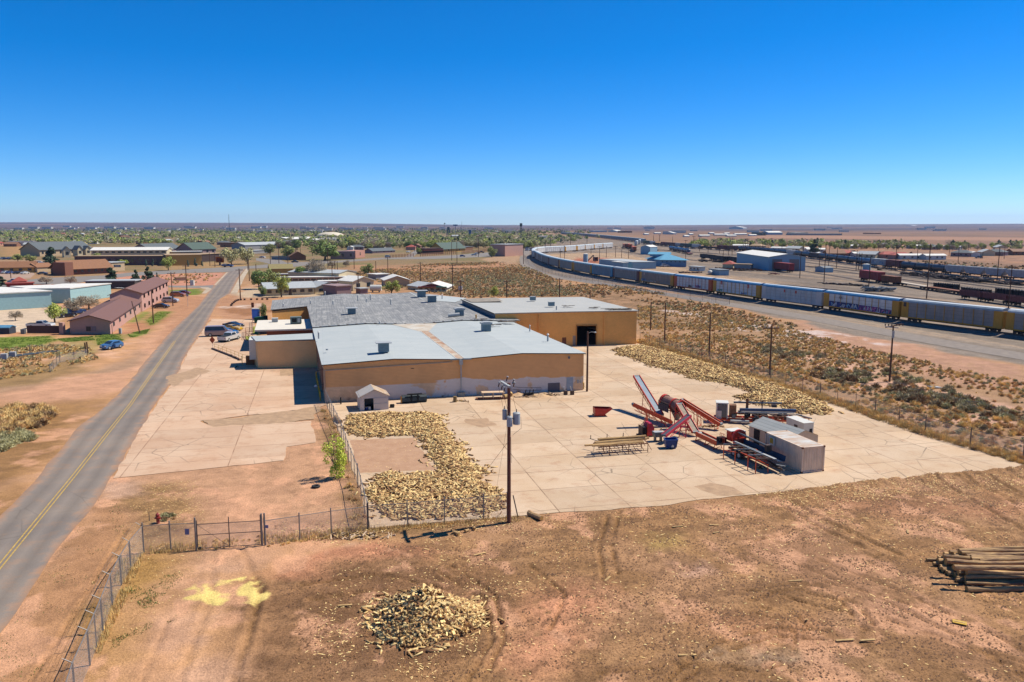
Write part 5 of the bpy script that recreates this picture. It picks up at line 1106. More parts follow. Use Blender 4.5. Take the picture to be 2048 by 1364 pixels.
def graffiti(par,x0,x1,z0,z1,cols,bg,seed,W=2.9):
 rr=random.Random(seed);b=MB();y=-W/2-.04
 if bg:b.box(((x0+x1)/2,y+.01,(z0+z1)/2),(x1-x0,.03,z1-z0),bg)
 x=x0+.3;h=z1-z0
 while x<x1-.6:
  w=rr.uniform(.5,1.1);c=rr.choice(cols);pts=[(x+rr.uniform(0,w),z0+h*(.08+.84*rr.random()))for _ in range(4)];pts=[(x,z0+.1*h)]+pts+[(x+w,z0+h*rr.uniform(.1,.9))]
  for i in range(len(pts)-1):b.beam((pts[i][0],y-.02,pts[i][1]),(pts[i+1][0],y-.02,pts[i+1][1]),.03,rr.uniform(.09,.2),c)
  x+=w*.8
 return b.obj('graffiti',par)
gC={k:mat('spray_'+k,S(*v),.6,.05)for k,v in dict(navy=(50,62,118),sky=(150,200,232),pink=(230,130,180),white=(236,236,240),purple=(120,60,140),teal=(60,170,150),blue=(60,90,180),black=(30,30,36)).items()}
cars=[]
for i,(rf,pn,po,en,lab)in enumerate(SPECS):
 t=autorack(lab,rf,pn,po,en,10 if i>1 else 9,detail=i<9);place_between(t,G(*GAPS[i]),G(*GAPS[i+1]),off=1.6);cars.append(t)
graffiti(cars[2],-11,0,1.25,2.75,[gC['sky'],gC['white'],gC['blue']],gC['navy'],3);graffiti(cars[2],0,7.5,1.25,2.65,[gC['pink'],gC['white'],gC['purple']],gC['purple'],4);graffiti(cars[2],7.5,11,1.25,2.4,[gC['sky'],gC['pink']],gC['navy'],5)
text(cars[2],'NS',(-6.6,-1.52,3.55),1.0,gC['black'])
graffiti(cars[4],-10.5,-7,1.3,2.2,[gC['teal'],gC['teal']],None,6);graffiti(cars[4],3,7,1.3,2.2,[gC['blue'],gC['sky']],None,7);graffiti(cars[5],-3,0,1.3,2.3,[gC['black'],mat('spray_brown',S(140,110,90))],None,8);graffiti(cars[5],2,6,1.4,2.6,[gC['purple'],gC['pink'],gC['blue']],None,9)
graffiti(cars[6],-12,-7,1.3,2.4,[gC['blue'],gC['sky']],None,10);graffiti(cars[6],-4,3,1.3,2.0,[mat('spray_tan',S(190,150,110)),gC['white']],None,11)
def logo(par,x,z,s,c1,c2,ch):
 b=MB();b.box((x,-1.53,z),(s,.04,s*1.3),c1);o=b.obj('logo',par)
 if ch:text(par,ch,(x,-1.56,z-s*.4),s*.9,c2,name='lettering')
mLR=mat('logo_red',S(206,70,56),.6,.05)
logo(cars[4],-8,4.3,.9,mLR,mWhite,'C');logo(cars[4],7,4.1,.9,mLR,mWhite,'C');logo(cars[3],-2.5,4.0,.6,mLR,mWhite,'');logo(cars[3],2.5,4.0,.6,mLR,mWhite,'');logo(cars[6],-9,4.3,.9,mat('logo_pale',S(210,190,180)),mWhite,'')
logo(cars[1],-12.2,4.2,.8,mat('logo_dark',S(90,80,70)),mWhite,'');logo(cars[8],-9,4.0,1.0,cBlu,mWhite,'')
def arc(pts,sp,n=None):
 P=flatpath(pts,2.0);out=[P[0]];acc=0
 for i in range(1,len(P)):
  seg=(P[i]-P[i-1]).length;acc+=seg
  while acc>=sp:
   k=(acc-sp)/seg;out.append(P[i].lerp(P[i-1],k));acc-=sp
 return out
wproto=autorack('pale autorack on the far arm of the loop',ltR,pWhite,cGreyP,cWht,8,detail=False);yproto=autorack('pale autorack with yellow end on the far arm of the loop',ltR,pWhite,cGreyP,cYel,8,detail=False)
gproto=autorack('grey autorack in the long distant train',tealR,pBlu,cGreyP,cGreyP,8,detail=False)
LP=arc([GAPS[-1]]+LOOP,27.8);ordn=['first','second','third','fourth','fifth','sixth','seventh','eighth','ninth','tenth','eleventh','twelfth','thirteenth','fourteenth','fifteenth']
usedw=usedy=False
for i in range(len(LP)-1):
 yl=i in(5,6,8);pr=yproto if yl else wproto;used=usedy if yl else usedw
 lab='%s pale %sautorack counted from the bend on the far arm of the loop'%(ordn[min(i,14)],'yellow-ended ' if yl else '')
 o=dup(pr,(0,0,0),label=lab)if used else T(pr,lab)
 if yl:usedy=True
 else:usedw=True
 place_between(o,LP[i+1],LP[i],off=0,L0=27.6)
FAR=[(1281,489),(1268,491.5),(1262,492.5)]
F2=[(1290,486.5),(1272,484),(1240,480.2),(1200,475.6),(1160,471.6),(1121,468)]
FP2=arc(F2,28.5);track(F2,0,hw=2.0,rails=False)
for i in range(len(FP2)-1):
 o=dup(gproto,(0,0,0),label='grey autorack in the long dark train running off to the horizon',group='autoracks of the distant train')if i else T(gproto,'grey autorack in the long dark train running off to the horizon',group='autoracks of the distant train')
 place_between(o,FP2[i],FP2[i+1],L0=27.6)
for i,(a,c)in enumerate((((1281,487.5),(1276,490)),((1276,490),(1269,493)))):
 o=dup(wproto,(0,0,0),label=('farther' if i==0 else 'nearer')+' white autorack coupled behind the orange locomotives',group='autoracks behind the locomotives');place_between(o,G(*c),G(*a),sx=1)
mTank=mat('tank_black',S(66,72,84),.45,.25,.8);mTankB=mat('tank_blue',S(76,104,136),.45,.2,.8);mHop=mat('hopper_grey',S(186,190,196),.7,.16,.6);mBox=mat('boxcar_red',S(164,54,52),.7,.15,.8,stretch=(3,1,1));mGon=mat('gondola_maroon',S(128,68,68),.8,.2,.7)
def tankcar(lab,m):
 t=EMP('tank_car',(0,0,0),0,lab,'rail car','cars of the tank train');L_=15.5;b=MB()
 b.tube((-L_/2+.5,0,2.7),(L_/2-.5,0,2.7),1.5,m,n=16)
 for s in(-1,1):b.tube((s*(L_/2-.5),0,2.7),(s*(L_/2-.05),0,2.7),1.5,m,.9,16)
 b.obj('tank',t,smooth=False);b=MB();b.tube((0,0,4.1),(0,0,4.6),.45,m,n=10);b.box((0,0,4.3),(2.0,1.3,.1),mTrim);b.obj('dome',t)
 b=MB();b.box((0,0,1.05),(L_,.8,.3),mDark)
 for s in(-1,1):b.box((s*(L_/2-.5),0,1.2),(1.0,2.6,.15),mDark)
 b.obj('underframe',t)
 for s in(-1,1):truck(t,s*(L_/2-2))
 return t
def hopper(lab,m,L_=16.5):
 t=EMP('hopper_car',(0,0,0),0,lab,'rail car','cars of the tank train');b=MB()
 b.extr([(-L_/2+.6,4.3),(L_/2-.6,4.3),(L_/2-.6,3.0),(L_/2-2.4,1.3),(-L_/2+2.4,1.3),(-L_/2+.6,3.0)],-1.5,1.5,m)
 for k in range(14):b.box((-L_/2+2.4+k*(L_-4.8)/13,-1.53,2.9),(.1,.08,2.7),m);
 b.obj('body',t);b=MB();b.box((0,0,4.38),(L_-1.2,1.4,.16),m);b.obj('roof_walk',t)
 b=MB()
 for s in(-1,1):b.box((s*(L_/2-.4),0,1.15),(.8,2.8,.15),mDark);b.beam((s*(L_/2-.2),-1.4,1.2),(s*(L_/2-.8),-1.4,4.2),.1,.1,m)
 for x in(-3,0,3):b.extr([(x-1.2,1.3),(x+1.2,1.3),(x+.3,.7),(x-.3,.7)],-1,1,mTrim)
 b.obj('underframe',t)
 for s in(-1,1):truck(t,s*(L_/2-1.6))
 return t
def boxcar(lab,m,L_=16.0,hh=4.4,group=None,stripe=None):
 t=EMP('box_car',(0,0,0),0,lab,'rail car',group);b=MB();b.box((0,0,(hh+1.1)/2),(L_-.8,2.9,hh-1.1),m)
 n=int(L_/1.2)
 for k in range(n+1):b.box((-L_/2+.45+k*(L_-.9)/n,-1.47,(hh+1.1)/2),(.09,.08,hh-1.2),m)
 b.obj('body',t);b=MB();b.box((0,0,hh+.06),(L_-.7,2.95,.12),m);b.obj('roof',t)
 b=MB();b.box((0,-1.52,(hh+1.1)/2),(2.6,.06,hh-1.4),m);b.obj('door',t);b=MB();b.box((0,0,.95),(L_,.8,.3),mDark);b.obj('underframe',t)
 for s in(-1,1):truck(t,s*(L_/2-2))
 return t
def flatcar(lab,m,L_=17.0,group=None):
 t=EMP('flat_car',(0,0,0),0,lab,'rail car',group);b=MB();b.box((0,0,1.1),(L_,2.8,.25),m);b.obj('deck',t);b=MB();b.box((0,0,.85),(L_-3,.6,.3),mDark);b.obj('underframe',t)
 for s in(-1,1):truck(t,s*(L_/2-2))
 return t
def gondola(lab,m,L_=15.0,hh=2.7,group=None):
 t=EMP('gondola_car',(0,0,0),0,lab,'rail car',group);b=MB()
 for y in(-1.42,1.42):b.box((0,y,(hh+1.1)/2),(L_-.4,.08,hh-1.1),m)
 for x in(-1,1):b.box((x*(L_/2-.2),0,(hh+1.1)/2),(.08,2.8,hh-1.1),m)
 for k in range(11):b.box((-L_/2+.4+k*(L_-.8)/10,-1.5,(hh+1.1)/2),(.12,.1,hh-1.1),m)
 b.box((0,0,1.15),(L_,2.8,.1),mDark);b.obj('body',t)
 for s in(-1,1):truck(t,s*(L_/2-2))
 return t
TKX=[2150,2047,1900,1745,1620,1536,1471,1390,1330,1283];TKY=[571.5,562,549.5,533,516.5,506.5,502.3,497.5,492.5,487.8]
tky=lambda x:float(np.interp(-x,[-v for v in TKX],TKY))
track([(x,y)for x,y in zip(TKX,TKY)],0,hw=2.2,rails=False)
bd=[2080,2013,1972,1930.7,1892,1867,1834.5,1804.5,1774.7,1744.7,1718,1700,1677,1658.5,1640,1622,1606,1592,1575,1563,1552,1541,1531,1521,1512,1503,1495,1487,1478]
kinds='hhhhtttrgbttttxttptttttttttt';protos={}
LB_=dict(h='grey covered hopper car at the right end of the tank train',t='black tank car on the long tank train',r='red-brown boxcar among the tank cars',g='grey boxcar with big graffiti letters among the tank cars',b='blue tank car beside the graffiti boxcar',x='dark boxcar among the black tank cars',p='white hopper car among far tank cars')
hl=iter(['pale hopper car cut off by the right edge on the tank train','grey hopper with teal graffiti on the tank train','grey hopper with rusty middle on the tank train','grey hopper with blue graffiti next to the black tank cars'])
tn=0
for i,k in enumerate(kinds):
 if k not in protos:
  protos[k]={'h':lambda:hopper('',mHop),'t':lambda:tankcar('',mTank),'b':lambda:tankcar('',mTankB),'r':lambda:boxcar('',mGon,15.5),'g':lambda:boxcar('',mHop,15.5),'x':lambda:boxcar('',mat('boxcar_dark',S(84,74,74),.8),15.5,3.9),'p':lambda:hopper('',cWht)}[k]();o=protos[k]
 else:o=dup(protos[k],(0,0,0))
 if k=='t':tn+=1;lab='%s black tank car counted leftward on the tank train'%(ordn[tn-1]if tn<=15 else 'faraway small')
 else:lab=next(hl)if k=='h' else LB_[k]
 T(o,lab,'rail car','cars of the tank train');a,c=G(bd[i],tky(bd[i])),G(bd[i+1],tky(bd[i+1]));place_between(o,a,c,.35,L0=16.3 if k!='h' else 17,off=0)
 if k=='g':graffiti(o,-6.5,6.5,1.6,3.8,[gC['blue'],gC['white'],mat('spray_orange',S(230,140,60)),gC['sky']],None,21,2.94)
cx2=1478.0;i=0;TP=arc([(x,tky(x))for x in(1474,1450,1420,1390,1360,1330,1305,1287)],17.5)
spec=[(boxcar,cDkR,'dark red'),(hopper,mHop,'grey'),(boxcar,mat('green_car',S(70,100,96),.7),'dark green'),(hopper,cWht,'white'),(gondola,mat('black_gon',S(60,60,64),.8),'black'),(boxcar,mGon,'maroon')]
far_protos={}
for i in range(len(TP)-1):
 j=(i*5+i//3)%6;fn,m,cn=spec[j]
 if j not in far_protos:far_protos[j]=o=fn('',m)
 else:o=dup(far_protos[j],(0,0,0))
 T(o,'far-off %s %s in the freight string beyond the blue-roofed depot'%(cn,{boxcar:'boxcar',hopper:'hopper car',gondola:'gondola car'}[fn]),'rail car','far freight string');place_between(o,TP[i],TP[i+1],.35,L0=16.5)
def at2(o,a,c,sx=None,L0=16.3):place_between(o,G(*c),G(*a),.15,L0=L0,sx=sx)
at2(boxcar('red boxcar with blue graffiti parked before the big blue warehouse door',mBox),(1551,541.5),(1584,545.5));at2(boxcar('bright red boxcar standing alone in the middle of the rail yard',mBox),(1723,561),(1764,567))
at2(boxcar('rusty brown open-top car coupled to the bright red boxcar',mRust,15,3.4),(1766,567.5),(1797,572));at2(flatcar('empty pale flatcar right of the rusty open-top car',mat('pale_deck',S(206,190,170))),(1799,570),(1856,580),L0=17);at2(flatcar('flatcar loaded with dark frames right of the pale flatcar',mRust),(1857,580),(1925,590),L0=17)
for a,c,l in(((1925,597),(1970,603),'first maroon gondola left of the others'),((1971,603),(2022,610),'middle maroon gondola near the right edge'),((2023,610),(2085,619),'maroon gondola cut off by the right edge')):at2(gondola(l,mGon,15,2.8,'maroon gondolas'),a,c,L0=15.3)
for a,c,l in(((1403,518),(1427,521),'black gondola, farther one, left of the big blue warehouse'),((1427,521.5),(1451,525),'black gondola, nearer one, left of the big blue warehouse'),((1454,524),(1474,527),'black gondola partly hidden by the big blue warehouse')):at2(gondola(l,mat('black_gon',S(60,60,64),.8),15,3.6,'black gondolas'),a,c,L0=15.3)
for k in range(4):
 o=tankcar('%s blue-black tank car of the short string by the blue-roofed depot'%ordn[k],mTankB);o['group']='short tank string';at2(o,(1340+k*9.5,500.5+k*1.9),(1349.5+k*9.5,502.4+k*1.9))
at2(flatcar('small red flatcar ending the short tank string',mGon),(1373,507.5),(1383,510),L0=17)
for k,(a,c)in enumerate((((1246,494.5),(1253,497)),((1256,494),(1262,498)),((1264,499),(1270,504.5)))):
 t=EMP('locomotive',(0,0,0),0,['leftmost orange locomotive in the far yard','middle orange locomotive in the far yard','nearest orange locomotive beside the white shed'][k],'locomotive','orange locomotives');b=MB();b.box((0,0,2.6),(13,2.2,2.6),cOrg);b.box((7.5,0,2.9),(2.4,2.9,3.2),cOrg);b.obj('body',t)
 b=MB();b.box((7.5,0,3.9),(2.5,3.0,.6),mDark);b.obj('cab_window',t);b=MB();b.box((0,0,1.2),(19,2.8,.3),mDark);b.obj('underframe',t);truck(t,-6.5);truck(t,6.5);at2(t,a,c,L0=19)
for k,(x0,y0,x1,y1,yt)in enumerate(((1867,580,1908,584,566),(1922,590,1969,596,575),(1990,596,2042,602,577))):
 a,c=G(x0,y0),G(x1,y1);d=c-a;l=d.length;d.normalize();h=HT(x0,y0,yt);t=EMP('steel_frame_stack',a,math.atan2(d.y,d.x),['dark steel frame stack on the loaded flatcar','dark steel frame stack behind the first maroon gondola','dark steel frame stack behind the gondolas at right'][k],'frame stack','steel frame stacks')
 b=MB();n=9
 for i in range(n+1):b.box((l*i/n,0,h/2+.2),(.25,.3,h),mDark);b.box((l*i/n,2.2,h/2+.2),(.25,.3,h),mDark)
 b.obj('posts',t);b=MB();b.box((l/2,1.1,h*.5+.3),(l-.3,1.9,h*.8),mat('stack_core',S(58,48,46),.9));b.obj('core',t);b=MB()
 for j in range(6):b.box((l/2,1.1,.4+(h-.4)*j/5),(l+.4,2.4,.14),mDark)
 b.obj('rails',t)
for pts in([(1380,556),(1600,573),(1900,605),(2048,630)],[(1600,541),(1720,560),(1860,580),(2048,612)],[(1612,533),(1720,548),(1860,566),(2048,592)],[(1400,522),(1300,510),(1240,503)],[(1300,498),(1480,512),(1620,526),(1790,548),(2048,576)],[(1240,498),(1400,505),(1560,515),(1700,530),(1900,556),(2048,572)],[(1420,575),(1640,596),(1860,624),(2048,652)],[(1390,511),(1480,520),(1560,528),(1700,540),(2048,582)]):
 P=flatpath(pts,8)
 for off in(0,):
  b=MB()
  for sgn in(-.75,.75):
   for i in range(len(P)-1):b.beam(P[i]+Vector((sgn,0,.06)),P[i+1]+Vector((sgn,0,.06)),.12,.16,mRail)
  for i in range(len(P)-1):b.beam(P[i]+Vector((0,0,.0)),P[i+1]+Vector((0,0,.0)),2.8,.06,mat('tie_bed',S(122,108,98),.95,.2,1))
  T(b.obj('railway_track'),kind='structure')
rib('access_road',[(1052,500),(1050,520),(1066,540),(1110,553),(1200,567),(1300,583),(1430,604),(1600,632),(1760,662),(1900,688),(2120,725)],7.5,.012,mat('gravel_road',S(148,136,125),.95,.14,.8,.4))
b=MB();rr=random.Random(2)
mStripe=mat('white_strip',S(210,204,200))
for i in range(1,14):
 a=G(*GAPS[i]);d=(G(*GAPS[i])-G(*GAPS[i+1])).normalized();n=Vector((-d.y,d.x,0));p=a-n*1.5-d*2;q=a-n*5.4-d*6;b.beam(p+Vector((0,0,.03)),q+Vector((0,0,.03)),.35,.03,mStripe)  # one pale strip on the ground beside each gap between cars
T(b.obj('ground_stripe'),kind='structure')
mFW=mat('split_wood',S(255,232,168,1.3),.85,.3,5,col2=S(255,206,132,1.2),rnd=.22)
def fw_piece(rr):
 n=rr.choice([3,3,4]);L_=rr.uniform(.42,.66);w=rr.uniform(.06,.105);pts=[]
 if n==3:pts=[(0,0),(w*1.5,w*.2),(w*.5,w*1.4)]
 else:pts=[(0,0),(w*1.4,0),(w*1.5,w*.8),(w*.1,w)]
 cx_=sum(p[0]for p in pts)/n;cy_=sum(p[1]for p in pts)/n
 V=[(-L_/2,p[0]-cx_,p[1]-cy_)for p in pts]+[(L_/2,(p[0]-cx_)*rr.uniform(.85,1.1),p[1]-cy_)for p in pts]
 F=[(i,(i+1)%n,n+(i+1)%n,n+i)for i in range(n)]
 return np.array(V),F,n
rr=random.Random(4);PIECES=[fw_piece(rr)for _ in range(8)]
mFWd=mat('split_wood_aged',S(232,184,120),.9,.3,5,rnd=.3);mFWb=mat('split_wood_bark',S(150,108,70),.95,.3,5)
def fw_mb(k,m):
 V,F,n=PIECES[k];b=MB();b.add(V,F+[tuple(range(n-1,-1,-1)),tuple(range(n,2*n))],m);b.m[0]=0
 b.mats.append(mFWb);b.m[0]=len(b.mats)-1;return b
def scatter_pieces(name,pos,seed,size=1.0,tiltmax=.5):
 rg=np.random.default_rng(seed);N=len(pos);VS=[];FS=[];MI=[];off=0
 kk=rg.integers(0,8,N)
 for k in range(8):
  idx=np.where(kk==k)[0]
  if not len(idx):continue
  V,F,n=PIECES[k];m=len(idx);yaw=rg.uniform(0,6.283,m);pit=rg.normal(0,tiltmax*.5,m);rol=rg.uniform(0,6.283,m);sc_=size*rg.uniform(.8,1.25,m)
  cr,sr=np.cos(rol),np.sin(rol);cp,sp_=np.cos(pit),np.sin(pit);cy,sy=np.cos(yaw),np.sin(yaw)
  x=V[None,:,0]*sc_[:,None];y=V[None,:,1]*sc_[:,None];z=V[None,:,2]*sc_[:,None]
  y,z=y*cr[:,None]-z*sr[:,None],y*sr[:,None]+z*cr[:,None]
  x,z=x*cp[:,None]-z*sp_[:,None],x*sp_[:,None]+z*cp[:,None]
  x,y=x*cy[:,None]-y*sy[:,None],x*sy[:,None]+y*cy[:,None]
  W=np.stack([x+pos[idx,0:1],y+pos[idx,1:2],z+pos[idx,2:3]],2).reshape(-1,3);VS.append(W)
  tri=[]
  for f in F:tri+=[(f[0],f[1],f[2]),(f[0],f[2],f[3])]
  e0=[(0,i+1,i)for i in range(1,n-1)];e1=[(n,n+i,n+i+1)for i in range(1,n-1)];tri=np.array(tri+e0+e1)
  FF=(tri[None]+(np.arange(m)*2*n)[:,None,None]).reshape(-1,3)+off;FS.append(FF)
  tone=rg.choice([0,0,1,1,2],m);MI.append(np.repeat(tone,len(tri)));off+=m*2*n
 return mesh_np(name,np.concatenate(VS),np.concatenate(FS),[mFW,mFWd,mFWb],midx=np.concatenate(MI))
def heap_pts(poly,dens,hmax,edge,seed,layers=3):
 rg=np.random.default_rng(seed);P=GP(poly);xs=[p[0]for p in P];ys=[p[1]for p in P]
 area=(max(xs)-min(xs))*(max(ys)-min(ys));n=int(area*dens);x=rg.uniform(min(xs),max(xs),n);y=rg.uniform(min(ys),max(ys),n)
 a=x+(fbm(x*.5,y*.5,3,seed)-.5)*2.2;b_=y+(fbm(x*.5,y*.5,3,seed+9)-.5)*2.2
 ins=inpoly(a,b_,P);d=dpoly(a,b_,P,True);keep=ins&((d>edge*.5)|(rg.random(n)<.5+d/edge));stray=(~ins)&(d<.9)&(rg.random(n)<.06)
 h=np.clip(d/edge,0,1)*hmax*(.6+.5*fbm(x*.7,y*.7,3,seed+4));z=np.where(ins,.06+h*rg.uniform(.25,1,n)**.6,.06);k=keep|stray
 return np.stack([x,y,z],1)[k]
zz3=lambda pts:[(512+a/3.606,780+b/3.606)for a,b in pts]
Lheap=zz3([(655,185),(900,170),(1250,158),(1330,180),(1340,240),(1400,300),(1440,370),(1500,420),(1520,490),(1600,540),(1650,600),(1640,640),(1720,700),(1800,790),(1800,860),(1650,890),(1500,900),(1350,935),(1150,940),(930,935),(850,850),(800,750),(850,650),(960,600),(1100,610),(1320,585),(1300,540),(1220,470),(1210,400),(1180,330),(1050,325),(780,350),(690,310),(640,260)])
Rheap=[(1222,700),(1255,694),(1285,690),(1320,700),(1400,722),(1480,745),(1560,770),(1640,800),(1672,822),(1660,831),(1600,826),(1560,812),(1510,808),(1470,795),(1500,785),(1440,765),(1400,762),(1340,742),(1290,728),(1250,712)]
pts1=heap_pts(Lheap,30,.32,1.5,5);pts2=heap_pts(Rheap,26,.45,1.6,6)
cone=G(850,1238);CR,CHt=3.1,2.1
rg=np.random.default_rng(8)
def cone_pts(n,rmax,seed):
 rg=np.random.default_rng(seed);a=rg.uniform(0,6.283,n);r=rmax*np.sqrt(rg.uniform(0,1,n));rx=r*(1+.12*np.sin(a*3+1));x=cone.x+rx*np.cos(a)*1.05;y=cone.y+rx*np.sin(a)*.95
 h=CHt*np.clip(1-r/CR,0,1)**1.05;return x,y,h,r
x,y,h,r=cone_pts(4200,CR*1.0,12);pc=np.stack([x,y,.06+h*rg.uniform(.72,1,len(x))],1)
x,y,h,r=cone_pts(300,CR*1.35,13);k=r>CR*.9;ps=np.stack([x[k],y[k],np.full(k.sum(),.05)],1)
far_=[G(*p)for p in((620,1128),(650,1045),(690,1165))]
allp=np.concatenate([pts1,pts2,pc,ps]);print('firewood',len(pts1),len(pts2),len(pc),len(ps))
o=scatter_pieces('firewood',allp,3);T(o,'split firewood spread in heaps over the concrete yard and foreground dirt','firewood',kind='stuff')
protoP=[]
for k in range(8):
 ob=fw_mb(k,mFW).obj('firewood_piece');T(ob,'split firewood piece on the face of the cone-shaped heap in the foreground','firewood','firewood pieces of the cone-shaped heap');protoP.append(ob)
used=set();rr=random.Random(31);cnt=0
while cnt<300:
 a=rr.uniform(math.pi*1.0,math.pi*2.0);rad=CR*(rr.random()**.6)*1.03;xx=cone.x+rad*1.05*math.cos(a);yy=cone.y+rad*.95*math.sin(a);hh=CHt*max(0,1-rad/CR)**1.05
 k=rr.randrange(8);o=protoP[k]if k not in used else protoP[k].copy()
 if k in used:COL.objects.link(o)
 used.add(k);s=rr.uniform(.8,1.25);o.scale=(s*1.1,s,s);o.location=(xx,yy,hh+rr.uniform(.05,.12));o.rotation_euler=(rr.uniform(0,6.28),rr.uniform(-.5,.5),rr.uniform(0,6.28));cnt+=1
def mound(name,lab,P,hfun,m):
 xs=[p[0]for p in P];ys=[p[1]for p in P];gx=np.arange(min(xs),max(xs),.4);gy=np.arange(min(ys),max(ys),.4);GX,GY=np.meshgrid(gx,gy);sh_=GX.shape;z=hfun(GX.ravel(),GY.ravel())
 idx=np.arange(GX.size).reshape(sh_);F_=np.stack([idx[:-1,:-1].ravel(),idx[:-1,1:].ravel(),idx[1:,1:].ravel(),idx[1:,:-1].ravel()],1);keep=(z[F_]>-.04).any(1)
 return mesh_np(name,np.stack([GX.ravel(),GY.ravel(),z],1),F_[keep],[m])
mCore=mat('heap_core',S(196,154,100),.95,.3,3,.5);PL=GP(Lheap);PR_=GP(Rheap)
def hf(P,e,hm):
 def f(x,y):
  ins=inpoly(x,y,P);d=dpoly(x,y,P,True);return np.where(ins,np.clip(d/e,0,1)*hm*.7-.03,-.06)
 return f
T(mound('bark_litter','',PL,hf(PL,1.5,.26),mCore),'bark litter under the left firewood heaps','bark litter',kind='stuff');T(mound('bark_litter','',PR_,hf(PR_,1.6,.36),mCore),'bark litter under the right firewood heap','bark litter',kind='stuff')
cpoly=[(cone.x+4.2*math.cos(a*.2),cone.y+4.2*math.sin(a*.2))for a in range(32)]
T(mound('bark_litter','',cpoly,lambda x,y:CHt*.93*np.clip(1-np.hypot((x-cone.x)/1.05,(y-cone.y)/.95)/CR,-.1,1)-.03,mCore),'bark core under the cone-shaped heap','bark litter',kind='stuff')
def litter(name,polys,dens,seed,lab,size=(.1,.3),m=None,z=.03):
 rg=np.random.default_rng(seed);VS=[];
 for poly,dn in polys:
  P=GP(poly);xs=[p[0]for p in P];ys=[p[1]for p in P];n=int((max(xs)-min(xs))*(max(ys)-min(ys))*dn*dens);x=rg.uniform(min(xs),max(xs),n);y=rg.uniform(min(ys),max(ys),n)
  k=inpoly(x+rg.normal(0,.7,n),y+rg.normal(0,.7,n),P)&(rg.random(n)<sm(fbm(x*.4,y*.4,3,seed),.3,.6));VS.append(np.stack([x[k],y[k]],1))
 p=np.concatenate(VS);n=len(p);L_=rg.uniform(*size,n)*(1+1.5*(rg.random(n)<.06));w=rg.uniform(.02,.06,n);a=rg.uniform(0,6.28,n);c,s=np.cos(a),np.sin(a);zz_=np.full(n,z)
 ix=np.clip(np.searchsorted(ax,p[:,0])-1,0,len(ax)-1);iy=np.clip(np.searchsorted(ay,p[:,1])-1,0,len(ay)-1);zz_=Z.reshape(shp)[iy,ix]+z
 q=[]
 for dx,dy,dzz in((-1,-1,0),(1,-1,0),(1,1,0),(-1,1,0),(0,0,1)):q.append(np.stack([p[:,0]+dx*L_/2*c-dy*w/2*s,p[:,1]+dx*L_/2*s+dy*w/2*c,zz_+dzz*.03],1))
 V_=np.stack(q,1).reshape(-1,3);base=(np.arange(n)*5)[:,None,None];F_=(np.array([[0,1,4],[1,2,4],[2,3,4],[3,0,4]])[None]+base).reshape(-1,3);print(name,n)
 o=mesh_np(name,V_,F_,m or[mFW,mFWb],midx=np.repeat(rg.choice([0,1,1],n),4));return T(o,lab,name.replace('_',' '),kind='stuff')
litter('wood_chips',[([(760,1090),(1050,1035),(1600,985),(2048,940),(2048,1364),(700,1364),(600,1180)],1.0),([(1500,985),(1700,965),(2048,940),(2048,970),(1600,1010)],7),([(560,1040),(800,1050),(1010,1020),(1030,1050),(860,1075),(560,1090)],6),([(650,1190),(1050,1150),(1050,1300),(900,1364),(600,1340)],4)],5.5,5,'loose bark chips and splinters scattered over the foreground dirt',(.06,.2))
litter('wood_chips',[([(300,960),(400,960),(400,1095),(290,1105),(250,1010)],9),([(230,1115),(400,1110),(360,1200),(200,1290)],5),([(640,830),(900,830),(1010,1010),(1030,1030),(740,1050),(700,920)],3)],1.3,6,'pale wood shavings around the gate and the yard heaps',(.05,.14),[mFW,mFWd],.04)
def clods(n,seed):
 rg=np.random.default_rng(seed);P=GP([(760,1090),(1050,1035),(1600,985),(2048,940),(2200,1364),(640,1400),(560,1180)]);xs=[p[0]for p in P];ys=[p[1]for p in P];x=rg.uniform(min(xs),max(xs),n);y=rg.uniform(min(ys),max(ys),n);f_=fbm(x*.5,y*.9,4,201);k=inpoly(x,y,P)&(rg.random(n)<sm(f_,.45,.6)+.08);x,y=x[k],y[k];m_=len(x)
 ix=np.clip(np.searchsorted(ax,x)-1,0,len(ax)-1);iy=np.clip(np.searchsorted(ay,y)-1,0,len(ay)-1);z=Z.reshape(shp)[iy,ix];r=rg.uniform(.03,.1,m_);V_=[]
 for d in((1,0,0),(-.5,.87,0),(-.5,-.87,0),(.1,0,.8)):a=rg.uniform(.7,1.3,m_);V_.append(np.stack([x+d[0]*r*a,y+d[1]*r*a,z+d[2]*r*a],1))
 V_=np.stack(V_,1).reshape(-1,3);F_=(np.array([[0,1,3],[1,2,3],[2,0,3]])[None]+(np.arange(m_)*4)[:,None,None]).reshape(-1,3);return T(mesh_np('dirt_clods',V_,F_,[mat('clod_brown',S(120,86,60),.95,.3,2)]),'dark clods and bark lumps on the churned foreground dirt','clods',kind='stuff')
clods(60000,71)
for k,(x,y,a,l)in enumerate(((1355,1055,.2,.9),(1428,1052,-.2,.7),(1432,1067,.3,.5),(1590,1164,.1,.9),(1375,1313,0,1.0),(1690,1283,.1,1.1),(1735,1283,.1,.9),(1815,1065,1.2,.8),(960,1110,.5,1.0),(690,1213,.1,.9),(1215,1160,1.0,.8))):
 b=MB();b.beam((-l/2,0,0),(l/2,0,.02),.14,.06,mWood);o=b.obj('wood_slab');q=G(x,y);o.location=(q.x,q.y,.08);o.rotation_euler.z=a
 T(o,['pale board on the mulch just left of the two tyre ruts','pale board below the yard edge','short board beside another below the yard edge','pale board left of the curved tyre tracks','long slab at bottom centre right','long slab lying in the lower dirt','slab right of another in the lower dirt','pale stick standing out on the mulch at right','small stick above the cone heap','lone split piece left of the cone heap','stick beside the cone heap at right'][k],'board')
